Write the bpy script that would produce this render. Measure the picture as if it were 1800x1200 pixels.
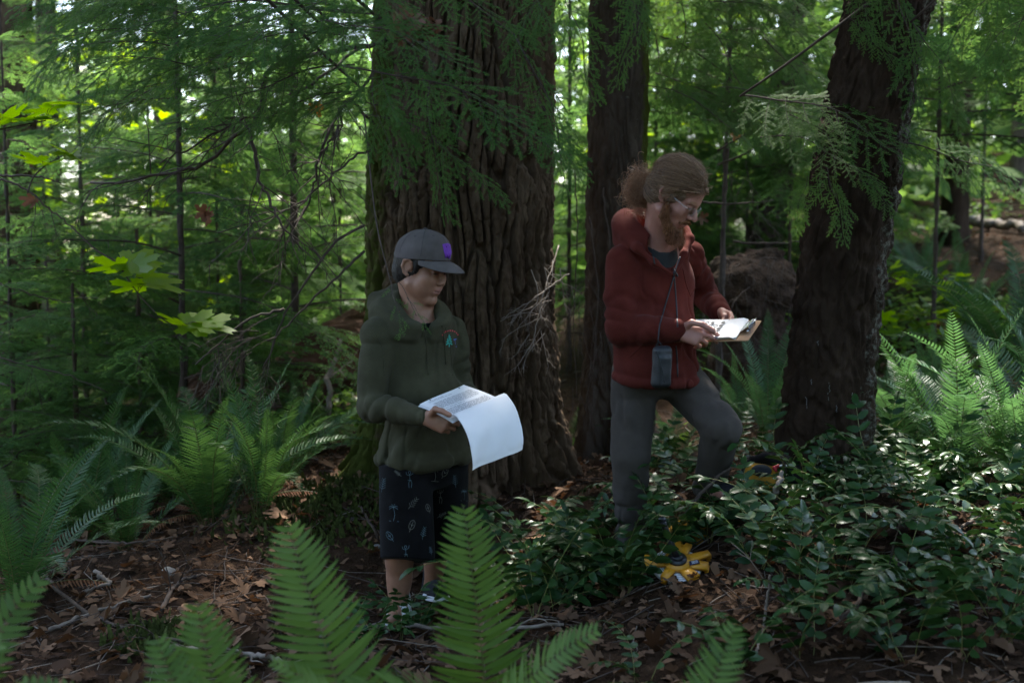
import bpy, math, random
import numpy as np
from mathutils import Vector, Matrix, Quaternion
from mathutils.bvhtree import BVHTree

for o in list(bpy.data.objects):
    bpy.data.objects.remove(o)
scene = bpy.context.scene
col = scene.collection
R = math.radians

# ------------------------------------------------------------------ camera
CAM = Vector((0.0, 0.0, 1.35))
PITCH = R(4.3)
cam_data = bpy.data.cameras.new("camera")
cam = bpy.data.objects.new("camera", cam_data)
col.objects.link(cam)
cam.location = CAM
cam.rotation_euler = (R(90) - PITCH, 0, 0)
cam_data.lens = 40
cam_data.sensor_width = 36
cam_data.clip_start = 0.05
cam_data.clip_end = 400
cam_data.dof.use_dof = True
cam_data.dof.focus_distance = 4.25
cam_data.dof.aperture_fstop = 2.2
scene.camera = cam
# ------------------------------------------------------------------ sky and sun
SUN_EL, SUN_AZ = R(58), R(10)
world = bpy.data.worlds.new("World")
scene.world = world
world.use_nodes = True
wn = world.node_tree
wn.nodes.clear()
w_out = wn.nodes.new("ShaderNodeOutputWorld")
w_bg = wn.nodes.new("ShaderNodeBackground")
w_sky = wn.nodes.new("ShaderNodeTexSky")
w_sky.sky_type = 'NISHITA'
w_sky.sun_disc = False
w_sky.sun_elevation = SUN_EL
w_sky.sun_rotation = SUN_AZ
w_sky.dust_density = 2.5
w_sky.air_density = 1.0
w_bg.inputs['Strength'].default_value = 0.15
wn.links.new(w_sky.outputs[0], w_bg.inputs[0])
wn.links.new(w_bg.outputs[0], w_out.inputs[0])
sun_data = bpy.data.lights.new("sun", 'SUN')
sun_data.energy = 4.0
sun_data.angle = R(4)
sun_data.color = (1.0, 0.95, 0.87)
sun = bpy.data.objects.new("sun", sun_data)
col.objects.link(sun)
sdir = Vector((math.sin(SUN_AZ) * math.cos(SUN_EL), math.cos(SUN_AZ) * math.cos(SUN_EL), math.sin(SUN_EL)))
sun.rotation_euler = sdir.to_track_quat('Z', 'Y').to_euler()
sun.location = sdir * 60
# ------------------------------------------------------------------ exposure
scene.view_settings.view_transform = 'Standard'
scene.view_settings.look = 'None'
scene.view_settings.exposure = 2.65
scene.view_settings.gamma = 1.0
scene.render.engine = 'CYCLES'
scene.cycles.use_denoising = True
scene.cycles.max_bounces = 6
scene.cycles.diffuse_bounces = 3
scene.cycles.transmission_bounces = 4
scene.cycles.sample_clamp_indirect = 6
scene.cycles.caustics_reflective = False
scene.cycles.caustics_refractive = False

FPX = 2000.0
CF = Vector((0, math.cos(PITCH), -math.sin(PITCH)))
CU = Vector((0, math.sin(PITCH), math.cos(PITCH)))


def P(px, py, d):
    """world point seen at photo pixel (1800 wide) at depth d metres"""
    px, py, d = float(px), float(py), float(d)
    return CAM + d * (CF + Vector((1, 0, 0)) * ((px - 900) / FPX) - CU * ((py - 600) / FPX))


def A(v):
    return np.array(v, dtype=np.float64)


# ------------------------------------------------------------------ noise
def _hash(ix, iy, iz, seed):
    h = (ix.astype(np.int64) * 374761393 + iy.astype(np.int64) * 668265263 + iz.astype(np.int64) * 2147483647 + seed * 1274126177) & 0xFFFFFFFF
    h = ((h ^ (h >> 13)) * 1274126177) & 0xFFFFFFFF
    h = h ^ (h >> 16)
    return (h & 0xFFFFFF).astype(np.float32) / float(0xFFFFFF)


def vnoise(x, y, z, seed=0):
    """value noise -1..1"""
    x = np.asarray(x, dtype=np.float32); y = np.asarray(y, dtype=np.float32); z = np.asarray(z, dtype=np.float32)
    x, y, z = np.broadcast_arrays(x, y, z)
    ix = np.floor(x); iy = np.floor(y); iz = np.floor(z)
    fx = x - ix; fy = y - iy; fz = z - iz
    fx = fx * fx * (3 - 2 * fx); fy = fy * fy * (3 - 2 * fy); fz = fz * fz * (3 - 2 * fz)
    r = 0
    for a in (0, 1):
        wx = fx if a else 1 - fx
        for b in (0, 1):
            wy = fy if b else 1 - fy
            for c in (0, 1):
                wz = fz if c else 1 - fz
                r = r + wx * wy * wz * _hash(ix + a, iy + b, iz + c, seed)
    return r * 2 - 1


def fbm(x, y, z, seed=0, octv=3):
    r = 0; a = 1.0; f = 1.0
    for i in range(octv):
        r = r + a * vnoise(np.asarray(x) * f, np.asarray(y) * f, np.asarray(z) * f, seed + i * 17)
        a *= 0.5; f *= 2.03
    return r


# ------------------------------------------------------------------ mesh helpers
def mesh_np(name, V, Q=None, T=None, mats=(), mi=None, smooth=True):
    V = np.asarray(V, dtype=np.float32).reshape(-1, 3)
    Q = np.zeros((0, 4), np.int32) if Q is None or len(Q) == 0 else np.asarray(Q, np.int32).reshape(-1, 4)
    T = np.zeros((0, 3), np.int32) if T is None or len(T) == 0 else np.asarray(T, np.int32).reshape(-1, 3)
    me = bpy.data.meshes.new(name)
    me.vertices.add(len(V))
    me.vertices.foreach_set("co", V.ravel())
    nq, nt = len(Q), len(T)
    me.loops.add(nq * 4 + nt * 3)
    me.loops.foreach_set("vertex_index", np.concatenate([Q.ravel(), T.ravel()]).astype(np.int32))
    me.polygons.add(nq + nt)
    st = np.concatenate([np.arange(nq) * 4, nq * 4 + np.arange(nt) * 3]).astype(np.int32)
    me.polygons.foreach_set("loop_start", st)
    if smooth:
        me.polygons.foreach_set("use_smooth", np.ones(nq + nt, dtype=bool))
    for m in mats:
        me.materials.append(m)
    if mi is not None:
        me.polygons.foreach_set("material_index", np.asarray(mi, np.int32))
    me.update(calc_edges=True)
    return me


class MB:
    """collects pieces into one mesh"""
    def __init__(self):
        self.V, self.Q, self.T, self.qm, self.tm, self.n = [], [], [], [], [], 0

    def add(self, V, Q=None, T=None, m=0):
        V = np.asarray(V, dtype=np.float64).reshape(-1, 3)
        if Q is not None and len(Q):
            Q = np.asarray(Q, np.int64).reshape(-1, 4)
            self.Q.append(Q + self.n); self.qm.append(np.full(len(Q), m))
        if T is not None and len(T):
            T = np.asarray(T, np.int64).reshape(-1, 3)
            self.T.append(T + self.n); self.tm.append(np.full(len(T), m))
        self.V.append(V); self.n += len(V)

    def tube(self, pts, rad, sides=5, m=0, cap=True):
        V, Q, T = tube(pts, rad, sides, cap)
        self.add(V, Q, T, m)

    def arrays(self):
        V = np.concatenate(self.V) if self.V else np.zeros((0, 3))
        Q = np.concatenate(self.Q) if self.Q else None
        T = np.concatenate(self.T) if self.T else None
        mi = np.concatenate(self.qm + self.tm) if (self.qm or self.tm) else None
        return V, Q, T, mi

    def mesh(self, name, *mats, smooth=True, origin=None):
        V, Q, T, mi = self.arrays()
        if origin is not None:
            V = V - A(origin)
        return mesh_np(name, V, Q, T, mats, mi, smooth)


def tube(pts, rad, sides=5, cap=True):
    pts = np.asarray([tuple(p) for p in pts], dtype=np.float64)
    n = len(pts)
    rad = np.full(n, rad, dtype=np.float64) if np.isscalar(rad) else np.asarray(rad, dtype=np.float64)
    tan = np.gradient(pts, axis=0)
    tan /= np.linalg.norm(tan, axis=1)[:, None] + 1e-12
    ref = np.array([0, 0, 1.0]) if abs(tan[0, 2]) < 0.85 else np.array([1.0, 0, 0])
    e1 = np.zeros_like(pts)
    v = ref
    for i in range(n):
        v = v - tan[i] * np.dot(v, tan[i])
        l = np.linalg.norm(v)
        if l < 1e-6:
            v = np.cross(tan[i], [0.3, 0.5, 0.8]); l = np.linalg.norm(v)
        v = v / l
        e1[i] = v
    e2 = np.cross(tan, e1)
    a = np.arange(sides) * 2 * np.pi / sides
    V = pts[:, None, :] + rad[:, None, None] * (np.cos(a)[None, :, None] * e1[:, None, :] + np.sin(a)[None, :, None] * e2[:, None, :])
    V = V.reshape(-1, 3)
    i = np.arange(n - 1)[:, None] * sides
    j = np.arange(sides)[None, :]
    j2 = (j + 1) % sides
    Q = np.stack([i + j, i + j2, i + sides + j2, i + sides + j], axis=-1).reshape(-1, 4)
    T = None
    if cap:
        V = np.concatenate([V, pts[:1], pts[-1:]])
        c0, c1 = n * sides, n * sides + 1
        jj = np.arange(sides)
        T = np.concatenate([np.stack([np.full(sides, c0), (jj + 1) % sides, jj], 1),
                            np.stack([np.full(sides, c1), (n - 1) * sides + jj, (n - 1) * sides + (jj + 1) % sides], 1)])
    return V, Q, T


def smooth_path(pts, n=20):
    """Catmull-Rom resample of a polyline"""
    p = np.asarray([tuple(q) for q in pts], dtype=np.float64)
    if len(p) < 3:
        t = np.linspace(0, 1, n)[:, None]
        return p[0] * (1 - t) + p[-1] * t
    pp = np.concatenate([[2 * p[0] - p[1]], p, [2 * p[-1] - p[-2]]])
    m = len(p) - 1
    out = []
    for u in np.linspace(0, m - 1e-6, n):
        k = int(u); t = u - k
        a, b, c, d = pp[k], pp[k + 1], pp[k + 2], pp[k + 3]
        out.append(0.5 * (2 * b + (c - a) * t + (2 * a - 5 * b + 4 * c - d) * t * t + (3 * b - a - 3 * c + d) * t ** 3))
    return np.array(out)


def obj(name, me, parent=None, loc=None):
    o = bpy.data.objects.new(name, me)
    col.objects.link(o)
    if parent is not None:
        o.parent = parent
    if loc is not None:
        o.location = loc
    return o


def tag(o, label=None, cat=None, group=None, kind=None):
    if label: o["label"] = label
    if cat: o["category"] = cat
    if group: o["group"] = group
    if kind: o["kind"] = kind
    return o


def thing(name, label, cat, loc=(0, 0, 0), rz=0.0, group=None):
    o = bpy.data.objects.new(name, None)
    col.objects.link(o)
    o.empty_display_size = 0.1
    o.location = loc
    o.rotation_euler = (0, 0, rz)
    return tag(o, label, cat, group)


def dup(o, parent=None):
    c = o.copy()
    col.objects.link(c)
    c.parent = parent
    return c


def frame_from(x, up):
    """rotation matrix with X along x and Z near up"""
    x = Vector(x).normalized()
    up = Vector(up)
    y = up.cross(x)
    if y.length < 1e-5:
        y = Vector((0, 1, 0)).cross(x)
    y.normalize()
    z = x.cross(y)
    return Matrix((x, y, z)).transposed()


# ------------------------------------------------------------------ signed distance grid for bodies and cloth
class Grid:
    def __init__(self, lo, hi, res):
        self.lo = A(lo); self.res = res
        self.n = np.ceil((A(hi) - self.lo) / res).astype(int) + 1
        self.v = np.full(self.n, 9.0, np.float32)

    def _sl(self, lo, hi):
        a = np.clip(np.floor((A(lo) - self.lo) / self.res).astype(int), 0, self.n - 1)
        b = np.clip(np.ceil((A(hi) - self.lo) / self.res).astype(int) + 1, 1, self.n)
        if np.any(b <= a):
            return None
        ax = [(self.lo[i] + np.arange(a[i], b[i]) * self.res).astype(np.float32) for i in range(3)]
        return (slice(a[0], b[0]), slice(a[1], b[1]), slice(a[2], b[2])), ax[0][:, None, None], ax[1][None, :, None], ax[2][None, None, :]

    def _op(self, s, d, k, sub):
        v = self.v[s]
        d = d.astype(np.float32)
        if sub:
            if k > 0:
                h = np.clip(0.5 - 0.5 * (v + d) / k, 0, 1)
                self.v[s] = v * (1 - h) - d * h + k * h * (1 - h)
            else:
                self.v[s] = np.maximum(v, -d)
        else:
            if k > 0:
                h = np.clip(0.5 + 0.5 * (d - v) / k, 0, 1)
                self.v[s] = d * (1 - h) + v * h - k * h * (1 - h)
            else:
                self.v[s] = np.minimum(v, d)

    def cone(self, a, b, ra, rb, k=0.01, sub=False, fold=None):
        a = A(a); b = A(b)
        m = max(ra, rb) + k + 0.02
        q = self._sl(np.minimum(a, b) - m, np.maximum(a, b) + m)
        if q is None: return
        s, X, Y, Z = q
        ba = b - a
        L2 = float(np.dot(ba, ba)) + 1e-12
        t = np.clip(((X - a[0]) * ba[0] + (Y - a[1]) * ba[1] + (Z - a[2]) * ba[2]) / L2, 0, 1)
        d = np.sqrt((X - a[0] - t * ba[0]) ** 2 + (Y - a[1] - t * ba[1]) ** 2 + (Z - a[2] - t * ba[2]) ** 2) - (ra + (rb - ra) * t)
        if fold is not None:
            fr, amp, sd = fold
            nz = vnoise(X * 8, Y * 8, Z * 8, sd)
            ph = t * math.sqrt(L2) * fr * 2 * np.pi + 5.5 * nz
            en = np.clip(0.55 + 0.9 * vnoise(X * 6 + 3, Y * 6, Z * 6, sd + 5), 0.05, 1)
            d = d - 0.62 * amp * en * (np.abs(np.sin(ph * 0.5)) - 0.35)
        self._op(s, d, k, sub)

    def chain(self, pts, rads, k=0.01, sub=False):
        for i in range(len(pts) - 1):
            self.cone(pts[i], pts[i + 1], rads[i], rads[i + 1], k, sub)

    def ell(self, c, r, M=None, k=0.01, sub=False):
        c = A(c); r = A(r)
        m = float(r.max()) + k + 0.02
        q = self._sl(c - m, c + m)
        if q is None: return
        s, X, Y, Z = q
        X = X - c[0]; Y = Y - c[1]; Z = Z - c[2]
        if M is not None:
            M = np.asarray(M, dtype=np.float64)     # columns are the local axes
            x = X * M[0, 0] + Y * M[1, 0] + Z * M[2, 0]
            y = X * M[0, 1] + Y * M[1, 1] + Z * M[2, 1]
            z = X * M[0, 2] + Y * M[1, 2] + Z * M[2, 2]
        else:
            x, y, z = np.broadcast_arrays(X, Y, Z)
        k0 = np.sqrt((x / r[0]) ** 2 + (y / r[1]) ** 2 + (z / r[2]) ** 2)
        k1 = np.sqrt((x / r[0] ** 2) ** 2 + (y / r[1] ** 2) ** 2 + (z / r[2] ** 2) ** 2)
        self._op(s, k0 * (k0 - 1) / (k1 + 1e-9), k, sub)

    def box(self, c, half, M, r, k=0.005):
        c = A(c); h = A(half)
        m = float(np.linalg.norm(h)) + k + 0.02
        q = self._sl(c - m, c + m)
        if q is None: return
        s, X, Y, Z = q
        X = X - c[0]; Y = Y - c[1]; Z = Z - c[2]
        M = np.asarray(M, dtype=np.float64)
        p = [np.abs(X * M[0, i] + Y * M[1, i] + Z * M[2, i]) - (h[i] - r) for i in range(3)]
        d = np.sqrt(sum(np.maximum(a, 0) ** 2 for a in p)) + np.minimum(np.maximum(np.maximum(p[0], p[1]), p[2]), 0) - r
        self._op(s, d, k, False)

    def half(self, pt, n, k=0.0):
        """cut away everything on the side of the plane that n points to"""
        pt = A(pt); n = A(n); n = n / np.linalg.norm(n)
        X = (self.lo[0] + np.arange(self.n[0]) * self.res)[:, None, None]
        Y = (self.lo[1] + np.arange(self.n[1]) * self.res)[None, :, None]
        Z = (self.lo[2] + np.arange(self.n[2]) * self.res)[None, None, :]
        d = ((X - pt[0]) * n[0] + (Y - pt[1]) * n[1] + (Z - pt[2]) * n[2]).astype(np.float32)
        self.v = np.maximum(self.v, d)

    def displace(self, fn):
        m = np.abs(self.v) < 0.05
        i = np.nonzero(m)
        p = [self.lo[a] + i[a] * self.res for a in range(3)]
        self.v[i] -= fn(*p).astype(np.float32)

    def mesh(self):
        v = self.v
        s = v < 0
        nx, ny, nz = v.shape
        cnt = np.zeros((nx - 1, ny - 1, nz - 1), np.int8)
        for a in (0, 1):
            for b in (0, 1):
                for c in (0, 1):
                    cnt += s[a:nx - 1 + a, b:ny - 1 + b, c:nz - 1 + c]
        act = np.nonzero((cnt > 0) & (cnt < 8))
        del cnt
        idx = np.full((nx - 1, ny - 1, nz - 1), -1, np.int32)
        N = len(act[0])
        idx[act] = np.arange(N)
        acc = np.zeros((N, 3)); num = np.zeros(N)
        cor = {}
        for a in (0, 1):
            for b in (0, 1):
                for c in (0, 1):
                    cor[a, b, c] = v[act[0] + a, act[1] + b, act[2] + c].astype(np.float64)
        for ax in range(3):
            for u in (0, 1):
                for w in (0, 1):
                    k0 = [0, 0, 0]; k1 = [0, 0, 0]
                    o = [i for i in range(3) if i != ax]
                    k0[o[0]] = k1[o[0]] = u; k0[o[1]] = k1[o[1]] = w; k1[ax] = 1
                    f0, f1 = cor[tuple(k0)], cor[tuple(k1)]
                    m = (f0 < 0) != (f1 < 0)
                    t = np.where(m, f0 / np.where(m, f0 - f1, 1), 0)
                    pt = np.zeros((N, 3)) + np.array(k0)
                    pt[:, ax] += t
                    acc += np.where(m[:, None], pt, 0); num += m
        V = self.lo + (np.stack(act, 1) + acc / num[:, None]) * self.res
        Qs = []
        for ax in range(3):
            sl0 = [slice(1, -1)] * 3; sl1 = [slice(1, -1)] * 3
            sl0[ax] = slice(0, -1); sl1[ax] = slice(1, None)
            a, b = s[tuple(sl0)], s[tuple(sl1)]
            e = np.nonzero(a != b)
            if len(e[0]) == 0: continue
            inside0 = a[e]
            p = [e[0] + 1, e[1] + 1, e[2] + 1]
            p[ax] = e[ax]
            o1, o2 = (ax + 1) % 3, (ax + 2) % 3
            def cell(d1, d2):
                q = [p[0].copy(), p[1].copy(), p[2].copy()]
                q[o1] -= d1; q[o2] -= d2
                return idx[q[0], q[1], q[2]]
            qd = np.stack([cell(1, 1), cell(0, 1), cell(0, 0), cell(1, 0)], 1)
            qd = np.where(inside0[:, None], qd, qd[:, ::-1])
            Qs.append(qd[(qd >= 0).all(1)])
        return V, np.concatenate(Qs)


def creases(x, y, z, seed, f=6.0, amp=0.006, sz=0.6, w=0.13):
    """cloth wrinkles: sharp valleys along the zero lines of a noise, with soft swells between"""
    wx = 0.35 * vnoise(x * 7, y * 7, z * 7, seed + 1)
    n1 = vnoise(x * f + wx, y * f, z * f * sz + wx, seed)
    n2 = vnoise(x * f * 2.1 + 5, y * f * 2.1, z * f * 1.5 * sz + wx, seed + 3)
    e = np.clip(0.35 + 1.1 * vnoise(x * 4, y * 4, z * 4, seed + 7), 0, 1)
    return e * (-amp * np.exp(-(n1 / w) ** 2) + amp * 0.5 * n1 - amp * 0.5 * np.exp(-(n2 / w) ** 2))


# ------------------------------------------------------------------ materials
def new_mat(name):
    m = bpy.data.materials.new(name)
    m.use_nodes = True
    nt = m.node_tree
    nt.nodes.clear()
    out = nt.nodes.new("ShaderNodeOutputMaterial")
    return m, nt, out


def N_(nt, t, **kw):
    n = nt.nodes.new(t)
    for k, v in kw.items():
        setattr(n, k, v)
    return n


def setin(n, **kw):
    for k, v in kw.items():
        k = k.replace('_', ' ')
        n.inputs[k].default_value = v


def rgba(c):
    return (c[0], c[1], c[2], 1.0)


def noise_node(nt, scale, detail=4, rough=0.6, coord='Object', stretch=None):
    tc = N_(nt, "ShaderNodeTexCoord")
    src = tc.outputs[coord]
    if stretch is not None:
        mp = N_(nt, "ShaderNodeMapping")
        mp.inputs['Scale'].default_value = stretch
        nt.links.new(src, mp.inputs[0]); src = mp.outputs[0]
    nz = N_(nt, "ShaderNodeTexNoise")
    nz.inputs['Scale'].default_value = scale
    nz.inputs['Detail'].default_value = detail
    nz.inputs['Roughness'].default_value = rough
    nt.links.new(src, nz.inputs['Vector'])
    return nz


def ramp(nt, src, stops):
    r = N_(nt, "ShaderNodeValToRGB")
    e = r.color_ramp.elements
    while len(e) < len(stops):
        e.new(0.5)
    for i, (p, c) in enumerate(stops):
        e[i].position = p; e[i].color = rgba(c)
    nt.links.new(src, r.inputs[0])
    return r


def mat_surface(name, stops, scale=8, rough=0.8, bump=0.0, bscale=60, detail=5, spec=0.3, stretch=None, sheen=0.0, metallic=0.0, coord='Object', bdist=0.01):
    m, nt, out = new_mat(name)
    b = N_(nt, "ShaderNodeBsdfPrincipled")
    nz = noise_node(nt, scale, detail, 0.65, coord, stretch)
    r = ramp(nt, nz.outputs[0], stops)
    nt.links.new(r.outputs[0], b.inputs['Base Color'])
    b.inputs['Roughness'].default_value = rough
    b.inputs['Specular IOR Level'].default_value = spec
    b.inputs['Metallic'].default_value = metallic
    if sheen:
        b.inputs['Sheen Weight'].default_value = sheen
        b.inputs['Sheen Roughness'].default_value = 0.5
    if bump:
        n2 = noise_node(nt, bscale, 3, 0.6, coord, stretch)
        bp = N_(nt, "ShaderNodeBump")
        bp.inputs['Strength'].default_value = bump
        bp.inputs['Distance'].default_value = bdist
        nt.links.new(n2.outputs[0], bp.inputs['Height'])
        nt.links.new(bp.outputs[0], b.inputs['Normal'])
    nt.links.new(b.outputs[0], out.inputs[0])
    return m


def mat_leaf(name, ca, cb, transl=0.3, rough=0.5, spec=0.4, tcol=None, isl=0.6, cc=None, ccw=0.0):
    """leaf: per-piece and per-object colour, some light through; cc with weight ccw = odd yellowed pieces"""
    m, nt, out = new_mat(name)
    b = N_(nt, "ShaderNodeBsdfPrincipled")
    geo = N_(nt, "ShaderNodeNewGeometry")
    oi = N_(nt, "ShaderNodeObjectInfo")
    nz = noise_node(nt, 2.5, 2, 0.5)
    ad = N_(nt, "ShaderNodeMath", operation='MULTIPLY_ADD')
    nt.links.new(geo.outputs['Random Per Island'], ad.inputs[0])
    ad.inputs[1].default_value = isl
    mm = N_(nt, "ShaderNodeMath", operation='MULTIPLY_ADD')
    nt.links.new(oi.outputs['Random'], mm.inputs[0])
    mm.inputs[1].default_value = 0.35
    m3 = N_(nt, "ShaderNodeMath", operation='MULTIPLY_ADD')
    nt.links.new(nz.outputs[0], m3.inputs[0]); m3.inputs[1].default_value = 0.8; m3.inputs[2].default_value = -0.35 - 0.3 * (isl - 0.3)
    nt.links.new(m3.outputs[0], mm.inputs[2])
    nt.links.new(mm.outputs[0], ad.inputs[2])
    stops = [(0.0, ca), (1.0, cb)]
    r = ramp(nt, ad.outputs[0], stops)
    colour = r.outputs[0]
    if cc is not None:
        gt = N_(nt, "ShaderNodeMath", operation='GREATER_THAN')
        gt.inputs[1].default_value = 1 - ccw
        nt.links.new(geo.outputs['Random Per Island'], gt.inputs[0])
        mx = N_(nt, "ShaderNodeMix", data_type='RGBA')
        nt.links.new(gt.outputs[0], mx.inputs['Factor'])
        nt.links.new(colour, mx.inputs['A']); mx.inputs['B'].default_value = rgba(cc)
        colour = mx.outputs['Result']
    nt.links.new(colour, b.inputs['Base Color'])
    b.inputs['Roughness'].default_value = rough
    b.inputs['Specular IOR Level'].default_value = spec
    if transl > 0:
        tr = N_(nt, "ShaderNodeBsdfTranslucent")
        if tcol is None:
            hs = N_(nt, "ShaderNodeHueSaturation")
            hs.inputs['Hue'].default_value = 0.48
            hs.inputs['Saturation'].default_value = 1.1
            hs.inputs['Value'].default_value = 1.9
            nt.links.new(colour, hs.inputs['Color'])
            nt.links.new(hs.outputs[0], tr.inputs[0])
        else:
            tr.inputs[0].default_value = rgba(tcol)
        mx = N_(nt, "ShaderNodeMixShader")
        mx.inputs[0].default_value = transl
        nt.links.new(b.outputs[0], mx.inputs[1]); nt.links.new(tr.outputs[0], mx.inputs[2])
        nt.links.new(mx.outputs[0], out.inputs[0])
    else:
        nt.links.new(b.outputs[0], out.inputs[0])
    return m


def mat_bark(name, stops, moss=(0.05, 0.06, 0.012), lichen=None, scale=9, rough=0.9):
    """bark colour from stretched noise; moss and lichen where the mesh attributes say they grow"""
    m, nt, out = new_mat(name)
    b = N_(nt, "ShaderNodeBsdfPrincipled")
    nz = noise_node(nt, scale, 6, 0.7, 'Object', (1, 1, 0.35))
    r = ramp(nt, nz.outputs[0], stops)
    c = r.outputs[0]
    at = N_(nt, "ShaderNodeAttribute", attribute_name="moss")
    n2 = noise_node(nt, 26, 5, 0.75)
    ad = N_(nt, "ShaderNodeMath", operation='ADD')
    nt.links.new(at.outputs['Fac'], ad.inputs[0]); nt.links.new(n2.outputs[0], ad.inputs[1])
    rm = ramp(nt, ad.outputs[0], [(0.72, (0, 0, 0)), (0.95, (1, 1, 1))])
    mx = N_(nt, "ShaderNodeMix", data_type='RGBA')
    nt.links.new(rm.outputs[0], mx.inputs['Factor']); nt.links.new(c, mx.inputs['A'])
    mx.inputs['B'].default_value = rgba(moss)
    c = mx.outputs['Result']
    if lichen is not None:
        a2 = N_(nt, "ShaderNodeAttribute", attribute_name="lichen")
        n3 = noise_node(nt, 34, 6, 0.8)
        a3 = N_(nt, "ShaderNodeMath", operation='ADD')
        nt.links.new(a2.outputs['Fac'], a3.inputs[0]); nt.links.new(n3.outputs[0], a3.inputs[1])
        r3 = ramp(nt, a3.outputs[0], [(0.86, (0, 0, 0)), (0.97, (1, 1, 1))])
        mx = N_(nt, "ShaderNodeMix", data_type='RGBA')
        nt.links.new(r3.outputs[0], mx.inputs['Factor']); nt.links.new(c, mx.inputs['A'])
        mx.inputs['B'].default_value = rgba(lichen)
        c = mx.outputs['Result']
    nt.links.new(c, b.inputs['Base Color'])
    b.inputs['Roughness'].default_value = rough
    b.inputs['Specular IOR Level'].default_value = 0.04
    n4 = noise_node(nt, 70, 5, 0.7, 'Object', (1, 1, 0.5))
    bp = N_(nt, "ShaderNodeBump")
    bp.inputs['Strength'].default_value = 0.8
    bp.inputs['Distance'].default_value = 0.012
    nt.links.new(n4.outputs[0], bp.inputs['Height'])
    nt.links.new(bp.outputs[0], b.inputs['Normal'])
    nt.links.new(b.outputs[0], out.inputs[0])
    return m


M = {}
M['soil'] = mat_surface('soil', [(0.25, (0.013, 0.008, 0.005)), (0.55, (0.038, 0.022, 0.013)), (0.8, (0.08, 0.05, 0.03))], scale=14, rough=0.95, bump=0.9, bscale=55, detail=8, bdist=0.03, spec=0.05)
M['bark_big'] = mat_bark('bark_big', [(0.25, (0.034, 0.021, 0.012)), (0.5, (0.082, 0.055, 0.034)), (0.78, (0.15, 0.105, 0.068))])
M['bark_mid'] = mat_bark('bark_mid', [(0.3, (0.032, 0.022, 0.015)), (0.7, (0.09, 0.07, 0.053))], moss=(0.065, 0.075, 0.014), lichen=(0.2, 0.2, 0.16))
M['bark_right'] = mat_bark('bark_right', [(0.25, (0.014, 0.009, 0.006)), (0.6, (0.042, 0.027, 0.018)), (0.85, (0.085, 0.058, 0.042))], lichen=(0.13, 0.125, 0.1))
M['bark_far'] = mat_bark('bark_far', [(0.3, (0.05, 0.036, 0.026)), (0.75, (0.15, 0.115, 0.085))], moss=(0.06, 0.07, 0.02))
M['twig'] = mat_surface('twig', [(0.3, (0.035, 0.025, 0.019)), (0.7, (0.085, 0.06, 0.045))], scale=30, rough=0.85)
M['twig_pale'] = mat_surface('twig_pale', [(0.3, (0.11, 0.085, 0.065)), (0.7, (0.24, 0.2, 0.165))], scale=18, rough=0.85, bump=0.3)
M['deadwood'] = mat_surface('deadwood', [(0.25, (0.03, 0.015, 0.009)), (0.6, (0.1, 0.045, 0.024)), (0.85, (0.17, 0.09, 0.05))], scale=10, rough=0.95, bump=0.9, bscale=40, stretch=(0.3, 1, 1), bdist=0.03)
M['moss'] = mat_surface('moss', [(0.3, (0.025, 0.035, 0.006)), (0.7, (0.08, 0.1, 0.018))], scale=40, rough=1.0, bump=1.0, bscale=180)
M['rock'] = mat_surface('rock', [(0.3, (0.09, 0.085, 0.078)), (0.7, (0.2, 0.19, 0.175))], scale=20, rough=0.85, bump=0.5)
M['needle'] = mat_leaf('needle', (0.036, 0.09, 0.024), (0.11, 0.2, 0.046), 0.42, 0.65, 0.1, isl=0.5, cc=(0.12, 0.07, 0.03), ccw=0.012)
M['needle_mid'] = mat_leaf('needle_mid', (0.036, 0.092, 0.03), (0.108, 0.2, 0.052), 0.48, 0.65, 0.1, isl=0.6)
M['needle_far'] = mat_leaf('needle_far', (0.05, 0.112, 0.034), (0.13, 0.225, 0.055), 0.48, 0.6, 0.12, isl=0.7)
M['broadleaf_far'] = mat_leaf('broadleaf_far', (0.04, 0.1, 0.02), (0.11, 0.2, 0.035), 0.5, 0.5, 0.3, isl=0.9)
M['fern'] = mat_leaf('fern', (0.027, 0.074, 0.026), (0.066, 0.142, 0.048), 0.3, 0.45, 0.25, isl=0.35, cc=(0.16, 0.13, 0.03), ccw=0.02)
M['fern_shaded'] = mat_leaf('fern_shaded', (0.02, 0.056, 0.016), (0.055, 0.122, 0.032), 0.25, 0.5, 0.2, isl=0.35, cc=(0.14, 0.09, 0.03), ccw=0.015)  # darker copy of the fern green; shade is put into the colour
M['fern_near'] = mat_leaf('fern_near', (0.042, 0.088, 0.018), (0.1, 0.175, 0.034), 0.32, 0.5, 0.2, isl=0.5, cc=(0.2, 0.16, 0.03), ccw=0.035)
M['rachis'] = mat_surface('rachis', [(0.3, (0.07, 0.075, 0.02)), (0.7, (0.13, 0.12, 0.04))], scale=20, rough=0.5)
M['grape'] = mat_leaf('grape', (0.01, 0.034, 0.009), (0.034, 0.08, 0.02), 0.12, 0.36, 0.19, isl=0.6, cc=(0.22, 0.14, 0.03), ccw=0.008)
M['grape_stem'] = mat_surface('grape_stem', [(0.3, (0.11, 0.12, 0.025)), (0.7, (0.17, 0.16, 0.05))], scale=20, rough=0.5)
M['maple'] = mat_leaf('maple', (0.11, 0.21, 0.012), (0.19, 0.31, 0.02), 0.62, 0.45, 0.35, isl=0.8)
M['dead_leaf'] = mat_leaf('dead_leaf', (0.04, 0.022, 0.013), (0.155, 0.094, 0.058), 0.08, 0.85, 0.06, tcol=(0.3, 0.13, 0.05), isl=1.1)
M['frond_dead'] = mat_leaf('frond_dead', (0.09, 0.04, 0.018), (0.2, 0.1, 0.05), 0.1, 0.8, 0.2, isl=0.6)

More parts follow.
